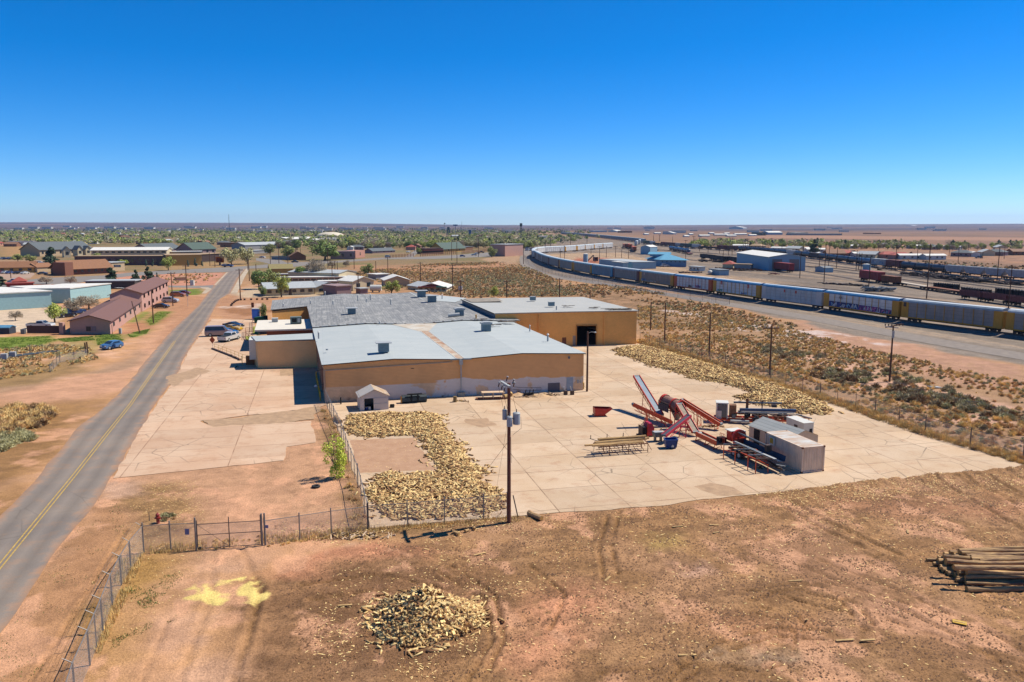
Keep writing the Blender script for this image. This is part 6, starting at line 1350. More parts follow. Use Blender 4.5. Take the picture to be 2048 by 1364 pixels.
b=MB();b.box((0,0,.05),(.75,.45,.04),mYellow);b.box((0,0,.08),(.6,.1,.02),mWood);o=b.obj('yellow_board');o.location=G(1919,1247)+Vector((0,0,.03));o.rotation_euler.z=-.5;T(o,'small yellow pallet board on the dirt track below the log pile','board')
lpts=[(0.0,0,2.0),]
lo=G(1870,1165);ld=(G(2048,1163)-G(1880,1172));ldn=Vector((1,.03,0)).normalized()
protoL=[logmesh('log',7.5,rad,rad*.7,mLogD,i+20,.12)for i,rad in enumerate((.16,.13,.18,.12,.15))];PLg=[p.obj('log')for p in protoL];usedL=set()
rr=random.Random(12);base_y0=G(1900,1170).y;k=0;rows=[]
xe=G(1897,1165).x
LOGS=[]
y0=G(1930,1172).y;y1=G(1860,1120).y
for layer in range(5):
 n=16-layer*2
 for j in range(n):
  t=(j+layer*.9+.5)/16.5;yy=y0+(y1-y0)*t;xx=G(1935,1172).x+(G(1862,1125).x-G(1935,1172).x)*t+rr.uniform(-.35,.35);LOGS.append((xx+.3*layer,yy,.16+layer*.29+rr.uniform(-.03,.03),layer,j))
for(xx,yy,z,layer,j)in LOGS:
 kk=rr.randrange(5);o=PLg[kk]if kk not in usedL else PLg[kk].copy()
 if kk in usedL:COL.objects.link(o)
 usedL.add(kk);o.location=(xx,yy,z);o.rotation_euler=(rr.uniform(0,6),0,math.atan2(ldn.y,ldn.x)+rr.uniform(-.05,.03));front=layer<3 and j==0
 T(o,'long barky log in the stacked log pile at the right edge','log','logs stacked in the right foreground pile')
for k,(x,y,z,l,dr_,lab)in enumerate(((1933,1178,.16,8,.02,'lowest nearest log lying in front of the pile'),(1887,1112,1.45,6.2,-.06,'topmost weathered grey log on the back of the pile'),(1893,1122,1.5,6.6,-.03,'second topmost log below the weathered grey one'),(1908,1134,1.45,8,-.01,'thickest dark log on top of the pile'))):
 o=PLg[(k+2)%5].copy();COL.objects.link(o);q=G(x,y,z);o.location=q;o.scale=(l/7.5,1.1,1.1);o.rotation_euler=(k,0,dr_);T(o,lab,'log');
 if 'group' in o:del o['group']
o=logmesh('log',1.6,.24,.2,mLogD,2).obj('log');q=G(1068,1036);o.location=(q.x-.4,q.y+.5,.25);o.rotation_euler.z=-.9;T(o,'short thick log lying alone right of the big power pole','log')
o=logmesh('log',2.6,.28,.26,mLogD,5).obj('log');a,c=G(672,838),G(686,852);o.location=(a.x,a.y,.28);o.rotation_euler.z=math.atan2(c.y-a.y,c.x-a.x);T(o,'thick log lying inside the yard fence near the white shed','log')
for k,(x,y)in enumerate(((905,1068),(930,1066),(948,1062),(918,1072))):
 o=logmesh('log',.4,.12,.1,mLog,k).obj('wood_round');q=G(x,y);o.location=(q.x,q.y,.16);o.rotation_euler.z=k*.8;T(o,'small cut round in the shadow line left of the power pole','wood round','cut rounds by the power pole')
b=MB()
for j in range(24):a0,a1=j*math.pi/12,(j+1)*math.pi/12;b.tube((.3*math.cos(a0),.3*math.sin(a0),.12),(.3*math.cos(a1),.3*math.sin(a1),.12),.11,mBlack,n=8,caps=False)
o=b.obj('tyre');o.location=G(632,975);T(o,'black tyre lying on the dirt left of the green tree','tyre')
woodheap(720,1072,110,2.6,.7,.35,'heap of broken branches at the outside corner of the yard fence',None,(.3,.9))
def meshmat():
 m=bpy.data.materials.new('chain_link');m.use_nodes=True;n=m.node_tree;L=n.links;b=n.nodes['Principled BSDF'];b.inputs['Base Color'].default_value=(.42,.44,.46,1);b.inputs['Roughness'].default_value=.5;b.inputs['Metallic'].default_value=.3
 tc=n.nodes.new('ShaderNodeTexCoord');sx=n.nodes.new('ShaderNodeSeparateXYZ');L.new(tc.outputs['Object'],sx.inputs[0]);h=n.nodes.new('ShaderNodeMath');h.operation='ADD';L.new(sx.outputs[0],h.inputs[0]);L.new(sx.outputs[1],h.inputs[1])
 outs=[]
 for sg in('ADD','SUBTRACT'):
  a=n.nodes.new('ShaderNodeMath');a.operation=sg;L.new(h.outputs[0],a.inputs[0]);L.new(sx.outputs[2],a.inputs[1]);k=n.nodes.new('ShaderNodeMath');k.operation='MULTIPLY';k.inputs[1].default_value=13;L.new(a.outputs[0],k.inputs[0])
  f_=n.nodes.new('ShaderNodeMath');f_.operation='FRACT';L.new(k.outputs[0],f_.inputs[0]);g_=n.nodes.new('ShaderNodeMath');g_.operation='LESS_THAN';g_.inputs[1].default_value=.12;L.new(f_.outputs[0],g_.inputs[0]);outs.append(g_.outputs[0])
 mx=n.nodes.new('ShaderNodeMath');mx.operation='MAXIMUM';L.new(outs[0],mx.inputs[0]);L.new(outs[1],mx.inputs[1]);L.new(mx.outputs[0],b.inputs['Alpha']);return m
mLink=meshmat();mPost=mat('fence_post',S(150,146,144),.5,.12,3,metal=.3);mPostD=mat('rusty_post',S(104,90,84),.7,.2,3)
def fence(name,lab,pts,h,spacing=3.0,post=mPost,outr=0.0,rail=True,fabric=True,cat='fence',lean=None,barb=True):
 P=[Vector((G(*p).x,G(*p).y,0))for p in pts];root=EMP(name,P[0],0,lab,cat);bm_=MB();br=MB();bb_=MB();npost=0
 for i in range(len(P)-1):
  a,c=P[i],P[i+1];L_=(c-a).length;n=max(1,round(L_/spacing));d=(c-a).normalized();nr=Vector((d.y,-d.x,0))
  for j in range(n+(1 if i==len(P)-2 else 0)):
   p=a.lerp(c,j/n);b=MB();b.tube(p,p+Vector((0,0,h+(.0 if outr else .25))),.035 if j else .055,post,n=6)
   if outr:b.tube(p+Vector((0,0,h)),p+nr*outr+Vector((0,0,h+.3)),.025,post,n=5)
   b.obj('post',root,True);npost+=1
  if fabric:bm_.add([a,c,c+Vector((0,0,h)),a+Vector((0,0,h))],[(0,1,2,3)],mLink)
  if rail:br.tube(a+Vector((0,0,h)),c+Vector((0,0,h)),.03,post,n=6)
  if barb and outr:
   for q in(.35,.7,1):br.tube(a+nr*outr*q+Vector((0,0,h+.3*q)),c+nr*outr*q+Vector((0,0,h+.3*q)),.006,post,n=3)
  if barb and not outr:br.tube(a+Vector((0,0,h+.2)),c+Vector((0,0,h+.2)),.006,post,n=3)
 if bm_.v:bm_.obj('chain_link_mesh',root,True)
 if br.v:br.obj('top_rail',root,True)
 return root
fence('chain_link_fence','chain-link fence with barbed arms running down the left of the foreground dirt',[(130,1470),(151,1400),(180,1330),(206,1262),(225,1210),(243,1170),(262,1138),(288,1105)],2.05,2.4,mPost,-.45)
fence('chain_link_fence','short chain-link fence with blue notice between corner post and gate',[(288,1105),(342,1101),(394,1099)],2.05,2.2,mPost)
fence('chain_link_fence','chain-link fence between the gate and the yard corner post',[(530,1091),(600,1080),(663,1070),(735,1060)],1.95,2.3,mPost)
fence('chain_link_fence','tall chain-link fence climbing from the yard corner to the warehouse corner',[(737,1060),(716,975),(697,925),(683,880),(668,848),(660,830),(651,808)],2.05,3.2,mPost)
fence('chain_link_fence','light wire fence across the front of the left firewood heap',[(737,1060),(815,1054),(889,1047),(967,1040),(1014,1036)],2.0,3.0,mPost,rail=True)
fence('chain_link_fence','long rusty chain-link fence along the right side of the yard',[(2150,965),(2046,918),(1940,893),(1850,866),(1750,829),(1640,795),(1540,763),(1450,735),(1360,706),(1280,684)],1.9,4.2,mPostD)
fence('wire_fence','low dark mesh fence beside the access road along the train',[(1459,609),(1380,598),(1290,583),(1210,569),(1140,557),(1085,543),(1058,528),(1048,515)],2.2,7,mPostD,rail=True)
fence('wire_fence','sagging wire fence round the dumped poles at far left',[(175,712),(120,725),(100,745)],1.3,3.2,mPostD,barb=False);fence('wire_fence','thin wire fence behind the dumped poles at far left',[(-30,712),(60,708),(130,702)],1.4,9,mPostD,fabric=False)
def gate(a,c,h,lab,brace=True):
 a=G(*a);c=G(*c);t=EMP('gate',a,math.atan2(c.y-a.y,c.x-a.x),lab,'gate');L_=(c-a).length
 for x in(0,L_/2,L_):b=MB();b.tube((x,0,.1),(x,0,h+(.45 if x else .3)),.04,mPostD,n=6);b.obj('upright',t)
 for z in(.12,h*.58,h):b=MB();b.tube((0,0,z),(L_,0,z),.03,mPostD,n=6);b.obj('crossbar',t)
 b=MB();b.add([(0,.01,.1),(L_,.01,.1),(L_,.01,h),(0,.01,h)],[(0,1,2,3)],mLink);b.obj('chain_link_mesh',t)
 b=MB();b.tube((0,0,h),(L_/2,0,.12),.012,mPostD,n=4);b.obj('brace_wire',t)
 b=MB();b.tube((.15,-.05,.12),(.15,.05,.12),.12,mBlack,n=10);b.obj('caster',t);return t
gate((396,1100),(523,1092),2.0,'wide two-bay pipe and chain-link gate across the dirt drive')
for p,l in(((393,1101),'thick gate post at the left end of the gate'),((525,1092),'thick gate post at the right end of the gate'),((531,1091),'thin secondary post beside the right gate post')):
 b=MB();b.tube((0,0,0),(0,0,2.55),.07,mPost,n=8);o=b.obj('gate_post');o.location=G(*p);T(o,l,'post')
def notice(px,py,z,w,h,lab):
 b=MB();b.box((0,0,0),(w,.02,h),mat('notice_blue',S(96,104,150,1.5),.6,.03));o=b.obj('notice');q=G(px,py);o.location=(q.x,q.y-.06,z);T(o,lab,'sign')
notice(377,1100,1.45,.32,.45,'blue-grey notice plate on the fence left of the gate');notice(535,1090.5,1.5,.3,.24,'small blue-grey notice plate at the right gate post')
fh=EMP('fire_hydrant',G(316,1046),0,'red fire hydrant behind the corner of the fence','hydrant');b=MB();mHy=mat('hydrant_red',S(168,54,48),.5,.15);b.tube((0,0,0),(0,0,.62),.13,mHy,n=10);b.tube((0,0,.45),(0,0,.52),.2,mHy,n=10);b.obj('barrel',fh)
b=MB();b.ball((0,0,.68),.16,mHy,10,6);b.tube((0,0,.8),(0,0,.9),.04,mHy);b.obj('bonnet',fh)
for s in(-1,1):b=MB();b.tube((0,0,.4),(s*.24,0,.4),.07,mHy,n=8);b.obj('nozzle',fh)
b=MB();b.tube((0,0,0),(0,0,.75),.03,mPostD);o=b.obj('marker_stake');o.location=G(299,1042);T(o,'thin marker stake left of the hydrant','stake')
b=MB();b.tube((0,0,0),(.35,.2,1.9),.05,mPostD);o=b.obj('leaning_post');o.location=G(1036,1035);o.rotation_euler.z=2.6;T(o,'bare post leaning just right of the big power pole','post')
for k,(x,y)in enumerate(((172,706),(176,706))):
 b=MB();b.beam((0,0,0),(-.1,0,2.0+.1*k),.2,.2,mPole);o=b.obj('stub_post');o.location=G(x,y);T(o,['left','right'][k]+' one of two dark stub posts by the sagging fence','post','dark stub posts')
for k in range(2):
 a=G(-8+4*k,718+k*2);c=G(112+12*k,704);b=MB();b.tube((0,0,.3),tuple(c-a+Vector((0,0,.3))),.16,mat('pipe_blue_black',S(60,78,92),.6),.1,8);o=b.obj('lying_pole');o.location=a;T(o,['longer','shorter'][k]+' dark steel pole lying in the weeds at far left','pole','dumped poles')
for k,(x,y)in enumerate(((9,720),(26,716))):
 t=EMP('pole_base',G(x,y),0,['left','right'][k]+' grey boxy base plate of the dumped poles','pole base','dumped pole bases');b=MB();b.box((0,0,.6),(1.0,.9,1.1),mLtGrey,.3);b.box((0,0,.1),(1.6,1.4,.2),mTrim,.2);b.obj('plate',t)
POLES=[(1174,783,1175,663,0),(1779,763,1781.5,652,3),(1301,660,1304,604,0),(1329,684,1330,605,0),(1418,713,1423,626,0),(1539,753,1536,650,1),(1119,594,1119,556,1),(1180,600,1180,580,0),(776,547,774.5,514,1),(752,548,751.5,522,0),(708.5,538,708,515,1),(841,562,840,524,1),(905.5,581,905,529,2),(921,596,920.7,560,1),(1013.5,595,1014,560,1),(558,527,557,484,1),(656,535,655.7,496,1),(664.7,563,664.5,530,0),(717,586,716,545,1),(914,526,914.5,476,1),(903.5,521,903.7,484,0),(957,514,956.5,472,1),(592,520,592,497,0),(625,512,624,484,1),(675,544,675,522,0),(670,542,670,522,0),(829,503,829,473,1),(541,528,541,500,0),(576,529,576,505,0),(601,509,600.5,488,0),(513,560,512,528,0),(307,646,305,579,0),(346,612,344,544,1),(374.5,591,371,529,2),(481,598,477.5,537,1),(499,562,499.5,517,1),(496,541,495.5,512,0),(430,534,430,502,0),(420,532,420,505,0),(1599.5,556,1602,502,0),(1648,564,1650.5,487.5,0),(1737,580,1742,514,0),(1853,597,1861,487.5,1),(1993.5,566,2000,494,0),(2016,625,2020,531,1),(1790.5,540,1792,489,1),(1657,532,1660,484,2),(1638.5,532,1639,491,0),(1673,536,1674,492,0),(1712,541,1712,500,0),(1717,540,1718,506,0),(1722,541,1722.5,506,0),(1606,506,1606.5,481,1),(1563.5,503,1564,480,1),(1695.5,510,1696,481,1),(1757,504,1758,485,1),(1834,523,1837,485,1),(1898,512,1898.5,488,0),(1916,526,1917,490,1),(2008,518,2009,490,1),(1936,508,1936,485,1),(1965,517,1965.5,503,0),(1542,500,1542,476,1),(1399,503,1399,472.5,1),(1416,505,1416.5,482,0),(1439,507,1440,475,1),(1464,510,1465,475,2),(1446,518,1446,492,1),(1457,511,1458,484,0),(1494,508,1494,477,1),(1525,503,1525.7,475,1),(1371,501,1371.5,480,1),(1387,496,1387.5,472,1),(1345,491,1345.5,473,0),(1319,483,1320,469,1),(1307,483,1307,471,0),(1371,522,1371.5,497,0),(1231,515,1230.5,492,2),(1212.5,515,1212,492,0),(1199,518,1199,492,1),(1182,508,1182,492,0),(1257,517,1257,488,1),(1243,516,1243,499,0),(1120.5,518,1120.5,497,0),(1129,519,1129.5,492,0),(1047,528,1047,490,0),(1053.5,494,1053.5,474,1),(1080,492,1080,475,1),(1101,494,1101,473,1),(1091,492,1091,480,0),(1141,490,1141,472,0),(1174,488,1174,470,1),(1008,512,1008,475,1),(1013,512,1013.5,478,0),(1018,511,1018,476,1),(1485,529,1485,488,3),(1489,529,1489,488,0),(1486,524,1486.5,500,0),(22,556,22,540,0),(231,566,231.5,541,1),(243,488,243,470,0),(700,507,700,480,1),(684,500,684,484,0),(735,498,735.5,472,1),(1024,506,1024.5,478,0)]
LOCN=lambda x,y:('by the train' if x>1040 and 500<y<620 else 'in the scrub right of the yard' if x>1040 and y>=600 else 'beyond the warehouse' if 520<x<1040 and y>530 else 'in the far town' if x<1040 and y<530 else 'beside the left road' if x<=520 else 'in the far rail yard')
def pole(xb,yb,xt,yt,kind,lab):
 p=G(xb,yb);h=HT(xb,yb,yt);t=EMP('utility_pole',p,0,lab,'utility pole','utility poles');r=.16 if p.y<250 else .2;r=max(r,p.y*.00032)
 if yb>500:r=max(r,.15)
 lx=G(xt,yt,h).x-p.x if abs(xt-xb)>8 else 0
 b=MB();b.tube((0,0,0),(lx,0,h),r,mPole,r*.7,8);b.obj('shaft',t)
 s=max(1.0,p.y/350)
 if kind in(1,2):
  b=MB();b.beam((-1.2*s**.5,0,h-.5),(1.2*s**.5,.2,h-.5),.12*s,.14*s,mPole);b.obj('crossarm',t)
  if kind==2:b=MB();b.beam((-1.2*s**.5,0,h-1.6),(1.2*s**.5,.2,h-1.6),.12*s,.14*s,mPole);b.obj('crossarm',t)
  if p.y<500:
   for q in(-1.05,-.5,.5,1.05):
    b=MB();b.tube((q,.05,h-.43),(q,.05,h-.2),.06,mLtGrey);b.obj('insulator',t)
 return t,h
near_lab={1174:'brown pole with street light arm at the warehouse right corner',1779:'grey-brown power pole with crossarms in the scrub before the train',1301:'leaning bare pole at the ochre warehouse right',1329:'straight bare pole just right of the leaning one by the ochre warehouse',1418:'brown pole behind the right firewood heap fence',1539:'light brown pole beside the right yard fence',1119:'pole rising behind the pale ochre warehouse roof',905.5:'double-crossarm pole right of the red-fronted house',921:'pole with transformers behind the dark roof',307:'brown pole beside the near brown apartment block',346:'pole in front of the parked cars by the brown apartments',374.5:'thick double-crossarm pole at the side street corner',481:'slim pole right of the road near the junction',1853:'tall dark pole between the train and the loaded flatcar',2016:'dark pole behind the yellow autorack at right'}
for k,(xb,yb,xt,yt,kd)in enumerate(POLES):
 side='left' if k%2 else 'right'
 lab=near_lab.get(xb)or 'dark wooden pole %s'%LOCN(xb,yb)
 t,h=pole(xb,yb,xt,yt,kd,lab)
 if xb==1174:
  b=MB();b.tube((0,0,h-.3),(.5,0,h-.05),.035,mLtGrey);b.tube((.5,0,h-.05),(.9,0,h-.1),.035,mLtGrey);b.obj('lamp_arm',t);b=MB();b.ball((1.05,0,h-.12),.2,mLtGrey,8,5,.5);b.obj('lamp_head',t)
 if xb==1779:
  b=MB();b.beam((-1.2,0,h-.2),(1.6,.6,h+.2),.14,.16,mPole);b.beam((-1.4,-.4,h-.05),(1.0,.5,h-.35),.12,.14,mLtGrey);b.obj('crossarm',t)
  for q in(-1.2,-.7,-.2,.5,1.0,1.5):b=MB();b.tube((q,.1,h),(q,.1,h+.35),.08,mTrim);b.obj('insulator',t)
  b=MB();b.box((0,-.16,h-1.3),(.3,.15,1.1),mLtGrey);b.obj('box',t)
 if xb==921:
  for q in(-.4,.4):b=MB();b.tube((q,-.3,h-3.2),(q,-.3,h-2.0),.3,mLtGrey,n=10);b.obj('transformer',t)
b=MB();a=G(280,667);h=3.4;b.tube((0,0,0),(-1.6,.5,7.2),.14,mPole,.1);o=b.obj('leaning_pole');o.location=a;T(o,'strongly leaning pole on the grass beside the near brown apartments','utility pole')
pb=G(1018,1047);hp=HT(1018,1047,766);t=EMP('utility_pole',pb,0,'tall rusty-brown power pole with three grey transformers in the centre foreground','utility pole')
b=MB();b.tube((0,0,0),(0,0,hp),.17,mat('pole_redbrown',S(122,72,56),.85,.15,3,stretch=(4,4,.4)),.13,12);b.obj('shaft',t)
b=MB();b.beam((-.65,1.3,hp-.15),(.08,-.85,hp-.15),.2,.16,mLtGrey);b.obj('crossarm',t)
for q,w in((.0,.0),):
 pass
def can(x,y,z,r,h,lab=None):
 b=MB();b.tube((x,y,z),(x,y,z+h),r,mat('transformer_grey',S(176,190,204),.5,.05,2),n=16);o=b.obj('transformer',t);b=MB();b.tube((x,y,z+h),(x,y,z+h+.08),r*1.06,mLtGrey,r*.8,16);b.obj('lid',o);b=MB();b.tube((x,y,z+h),(x,y,z+h+.35),.05,mSteel,.03,8);b.obj('bushing',o);b=MB();b.tube((x,y,z+h*.5),(x*.2,y*.2,z+h*.5),.04,mSteel);b.obj('bracket',o)
can(.6,-.15,hp-3.3,.29,.88);can(.05,-.45,hp-3.4,.23,.74);can(-.34,.15,hp-3.0,.19,.76)
for k,(x,y,z)in enumerate(((-.85,.9,hp-.3),(-.6,.2,hp-.4),(-.4,-.4,hp-.45),(-.2,.2,hp+.3),(.3,.3,hp+.05),(.35,-.1,hp-.1))):
 b=MB();b.tube((x,y,z-.18),(x+.08,y,z+.14),.05,mTrim,.04,8);b.tube((x+.08,y,z+.14),(x+.1,y,z+.2),.09,mLtGrey,n=8);b.obj('insulator',t)
b=MB()
for(p,q)in(((.95,-.2,hp-2.7),(.98,-.3,hp-3.6)),((.98,-.3,hp-3.6),(.3,-.1,hp-4.2)),((-.85,.9,hp-.4),(-.4,.1,hp-2.3)),((-.45,-.4,hp-.8),(.05,-.5,hp-2.6)),((.15,0,hp-4.4),(.2,-.1,hp-6.5)),((.1,0,hp-.1),(.6,-.2,hp-2.3))):b.tube(p,q,.015,mTrim,n=4)
b.obj('jumper_wire',t)
def wire(p,q,sag,lab,name='wire',r=.014,n=14):
 p=Vector(p);q=Vector(q);b=MB();pts=[p.lerp(q,i/n)-Vector((0,0,4*sag*(i/n)*(1-i/n)))for i in range(n+1)]
 for i in range(n):b.tube(pts[i],pts[i+1],r,mTrim,n=4,caps=False)
 o=b.obj(name,loc=tuple(p));return T(o,lab,name.replace('_',' '))
ap=pb+Vector((0,0,hp-4.7));wire(ap,G(927,1000,.1),0.02,'guy wire slanting from the big power pole down to the concrete at left','guy_wire',.014,2)
wire(pb+Vector((0,0,hp-2.5)),G(985,1026,0.1),.0,'second guy wire of the big power pole close to its shaft','guy_wire',.01,2)
for dz_k,(x2,y2)in enumerate(((1085,772),(1082,786))):wire(pb+Vector((.3,0,hp-.3-.2*dz_k)),pb+Vector((2.6,1.0,hp-.55-.25*dz_k)),.05,['upper','lower'][dz_k]+' dead-ended stub wire at the top of the big power pole','stub_wire',.02,4)
lp_=G(1174,783)+Vector((0,0,HT(1174,783,690)));wire(lp_,AC(LC-.1,-.1,1.5),.35,'thin cable drooping from the street light pole to the ochre warehouse','cable',.012)
WALLS={k:mat('wall_'+k,S(*v,1.12),.9,.06,1.5)for k,v in dict(tan=(206,180,146),pink=(206,150,132),mauve=(160,134,134),cream=(224,206,170),brown=(150,106,80),white=(226,224,218),grey=(160,160,162),stone=(140,92,74),aqua=(166,206,212),ltblue=(150,186,208),blue=(112,152,190),ochre=(210,164,90),red=(160,70,60),darkbrick=(118,92,88),mauvelt=(206,160,146)).items()}
ROOFS={k:mat('roof_'+k,S(*v),.85,.1,1.2)for k,v in dict(white=(244,242,236),grey=(136,142,148),brown=(160,112,78),dkbrown=(112,80,66),red=(176,84,70),green=(84,104,94),tan=(190,160,124),ltgrey=(190,196,200),blue=(110,184,220),olive=(160,146,96),rust=(150,110,84),slate=(104,112,116)).items()}
_sk=[]
def bld(name,lab,cat,xl,yl,xr,yr,depth,ytop,wall,roof,rt='flat',rise=1.2,over=.4,win=(0,0),door=0,group=None,skew=None,h=None,ridge='x',wside=0,extra=None,winz=(.35,.75),farR=None,farL=None):
 a=G(xl,yl);c=G(xr,yr);d=c-a;L_=d.length;rz=math.atan2(d.y,d.x)
 if farR or farL:e=(G(*farR)-c)if farR else(G(*farL)-a);u_=d/L_;depth=e.dot(Vector((-u_.y,u_.x,0)));skew=e.dot(u_)/depth
 h=h or HT(xl,yl,ytop);t=EMP(name,a,rz,lab,cat,group);W=WALLS.get(wall)or ROOFS.get(wall)if isinstance(wall,str)else wall;Rm=ROOFS.get(roof)if isinstance(roof,str)else roof;Rm=Rm or WALLS.get(roof);D=depth;sk=(skew or 0);_sk.append(sk)
 def q(x,y,z):return(x+sk*y,y,z)
 b=MB();vs=[q(0,0,0),q(L_,0,0),q(L_,D,0),q(0,D,0),q(0,0,h),q(L_,0,h),q(L_,D,h),q(0,D,h)];fs=[(0,1,5,4),(1,2,6,5),(2,3,7,6),(3,0,4,7)]
 b.add(vs,fs,W)
 if rt=='gable':
  if ridge=='x':b.add([q(0,0,h),q(0,D,h),q(0,D/2,h+rise)],[(0,2,1)],W);b.add([q(L_,0,h),q(L_,D,h),q(L_,D/2,h+rise)],[(0,1,2)],W)
  else:b.add([q(0,0,h),q(L_,0,h),q(L_/2,0,h+rise)],[(0,1,2)],W);b.add([q(0,D,h),q(L_,D,h),q(L_/2,D,h+rise)],[(0,2,1)],W)
 b.obj('wall',t);b=MB();o=over;z=h-o*rise/max(1,(D if ridge=='x' else L_)/2)+.03
 if rt=='flat':
  v=[q(-o,-o,h),q(L_+o,-o,h),q(L_+o,D+o,h),q(-o,D+o,h)];v+=[(x,y,z_+.3)for x,y,z_ in v];b.add(v,[(3,2,1,0),(0,1,5,4),(1,2,6,5),(2,3,7,6),(3,0,4,7),(4,5,6,7)],Rm)
 elif rt=='gable':
  if ridge=='x':P4=[(q(-o,-o,z),q(L_+o,-o,z),q(L_+o,D/2,h+rise+.03),q(-o,D/2,h+rise+.03)),(q(L_+o,D+o,z),q(-o,D+o,z),q(-o,D/2,h+rise+.03),q(L_+o,D/2,h+rise+.03))]
  else:P4=[(q(-o,D+o,z),q(-o,-o,z),q(L_/2,-o,h+rise+.03),q(L_/2,D+o,h+rise+.03)),(q(L_+o,-o,z),q(L_+o,D+o,z),q(L_/2,D+o,h+rise+.03),q(L_/2,-o,h+rise+.03))]
  for P_ in P4:
   dn=[(x,y,zz_-.18)for x,y,zz_ in P_];b.add(list(P_)+dn,[(0,1,2,3),(7,6,5,4),(0,4,5,1),(1,5,6,2),(3,7,4,0)],Rm)
 elif rt=='hip':
  i=min(L_,D)/2*.9;P_=[q(-o,-o,h),q(L_+o,-o,h),q(L_+o,D+o,h),q(-o,D+o,h),q(i,D/2,h+rise),q(L_-i,D/2,h+rise)]if L_>=D else[q(-o,-o,h),q(L_+o,-o,h),q(L_+o,D+o,h),q(-o,D+o,h),q(L_/2,i,h+rise),q(L_/2,D-i,h+rise)]
  b.add(P_,[(0,1,5,4),(1,2,5),(2,3,4,5),(3,0,4)]if L_>=D else[(0,1,4),(1,2,5,4),(2,3,5),(3,0,4,5)],Rm)
 b.obj('roof',t)
 n,ww=win
 for i in range(n):
  x=L_*(i+.5)/n;b=MB();b.box((x,-.04,h*(winz[0]+winz[1])/2),(ww,.08,h*(winz[1]-winz[0])),mGlass);b.obj('window',t)
 for i in range(door):x=L_*(i+.8)/(door+.6);b=MB();b.box((x,-.05,1.05),(1.0,.1,2.1),mTrim);b.obj('door',t)
 for i in range(wside):
  y=D*(i+.5)/wside;b=MB();b.box((L_+sk*y+.04,y,h*.55),(.08,1.0,h*.25),mGlass);b.obj('window',t)
 return t,L_,h,D
t,L1_,h1,D1_=bld('apartment_block','near single-storey mauve apartment block with brown shingle roof','apartment block',141,668,221,668.5,50,641,'mauvelt','dkbrown','gable',1.2,.5,h=HT(221,668.5,641),ridge='y',farR=(283,622))
[c for c in t.children if c.name.startswith('roof')][0].data.materials[0]=mRoofBr;SK1=_sk[-1]
for i in range(6):
 y=D1_*(i+.5)/6;b=MB();b.box((L1_+SK1*y+.06,y,1.8),(.08,1.1,.9),mGlass,0);b.obj('window',t)
b=MB();b.box((4.2,-.04,1.2),(1.0,.08,1.0),mTrim);b.box((5.4,-.06,1.2),(1.1,.08,1.1),WALLS['mauve']);b.obj('window',t);b=MB();b.beam((-1.6,-.3,0),(-1.6,-.3,2.6),.9,.9,WALLS['mauvelt']);b.obj('porch_pillar',t)
b=MB();b.box((-6.2,.2,.95),(7.6,.15,1.7),mat('dark_fence',S(96,66,64),.9,.2,4,stretch=(6,1,1)));b.obj('porch_fence',t)
t,L2_,h2,D2_=bld('apartment_block','farther two-storey mauve apartment block with white patch on its brown roof','apartment block',222,628,285,623,52,585,'mauvelt','dkbrown','gable',1.5,.5,h=HT(285,623,585),ridge='y',farR=(337,592))
[c for c in t.children if c.name.startswith('roof')][0].data.materials[0]=mRoofBr;SK2=_sk[-1]
for i in range(7):
 for z in(1.4,4.2):y=D2_*(i+.5)/7;b=MB();b.box((L2_+SK2*y+.06,y,z),(.08,1.3,1.2),mGlass);b.obj('window',t)
b=MB();b.beam((L2_/2-.5,1.2,h2+1.46),(L2_/2+1.8,1.4,h2+1.15),2.0,.05,mWhite);b.beam((L2_/2-1.0,3.8,h2+1.45),(L2_/2+1.0,4,h2+1.3),1.4,.05,mWhite);b.obj('roof_patch',t)
bld('clinic','aqua-walled low building with big white roof at the left edge','building',-60,624,104,614,26,588.5,'aqua','white','flat',over=.3,win=(0,0),h=4.6,skew=-.3)
bld('clinic','aqua-walled wing with white roof behind the bare trees','building',142,606,223,594,14,587,'aqua','white','flat',over=.2,h=4.4,skew=-.3)
bld('clinic','white-roofed middle wing between the two aqua buildings','building',70,606,150,602,16,584,'aqua','white','flat',over=.2,h=4.2,skew=-.3)
bld('pergola','dark red slatted pergola behind the aqua clinic','pergola',14,585,68,583,5,575,'red','red','flat',h=3.0);bld('red_hut','dark red hipped roof peeking above the pergola','hut',26,583,54,582,5,575,'red','red','hip',1.6,h=3.6)
bld('carport','long grey flat carport roof behind the farther apartment block','carport',172,578,270,577,8,568,mat('shade_wall',S(90,80,76)),'ltgrey','flat',h=2.8)
bld('motel','tan motel wing with brown roof and parked cars at left edge','motel',-60,547,69,545,9,535,'ochre','brown','gable',2.6,.6,win=(7,1.6));bld('motel','low brown link between motel and stone restaurant','motel',75,545,108,543,8,534,'tan','brown','gable',1.8)
bld('stone_tower','reddish stone chimney tower of the restaurant','tower',107,551,131,551.5,5,526,'stone','stone','flat',over=0);bld('restaurant','stone-walled restaurant with broad brown roof beside the stone tower','restaurant',131,550.5,224,546,15,537,'stone','brown','gable',3.6,1.0,win=(7,1.2))
bld('shop','small tan shop with green sign right of the stone restaurant','shop',222,543,250,541,8,530,'tan','ltgrey','flat',h=4.5)
b=MB();b.box((0,0,0),(3.6,.2,1.3),mat('sign_green',S(90,150,140)));b.box((0,-.12,0),(2.6,.05,.9),mat('sign_pale',S(200,220,230)));o=b.obj('shop_sign');q=G(236,543.5);o.location=q+Vector((0,-.3,3.0));T(o,'pale green framed sign on the small tan shop','sign')
bld('apartment_house','large grey-roofed gabled apartment house behind the dark evergreen','apartment house',80,513,184,509,22,499,'tan','slate','gable',5.5,.8,win=(9,1.6))
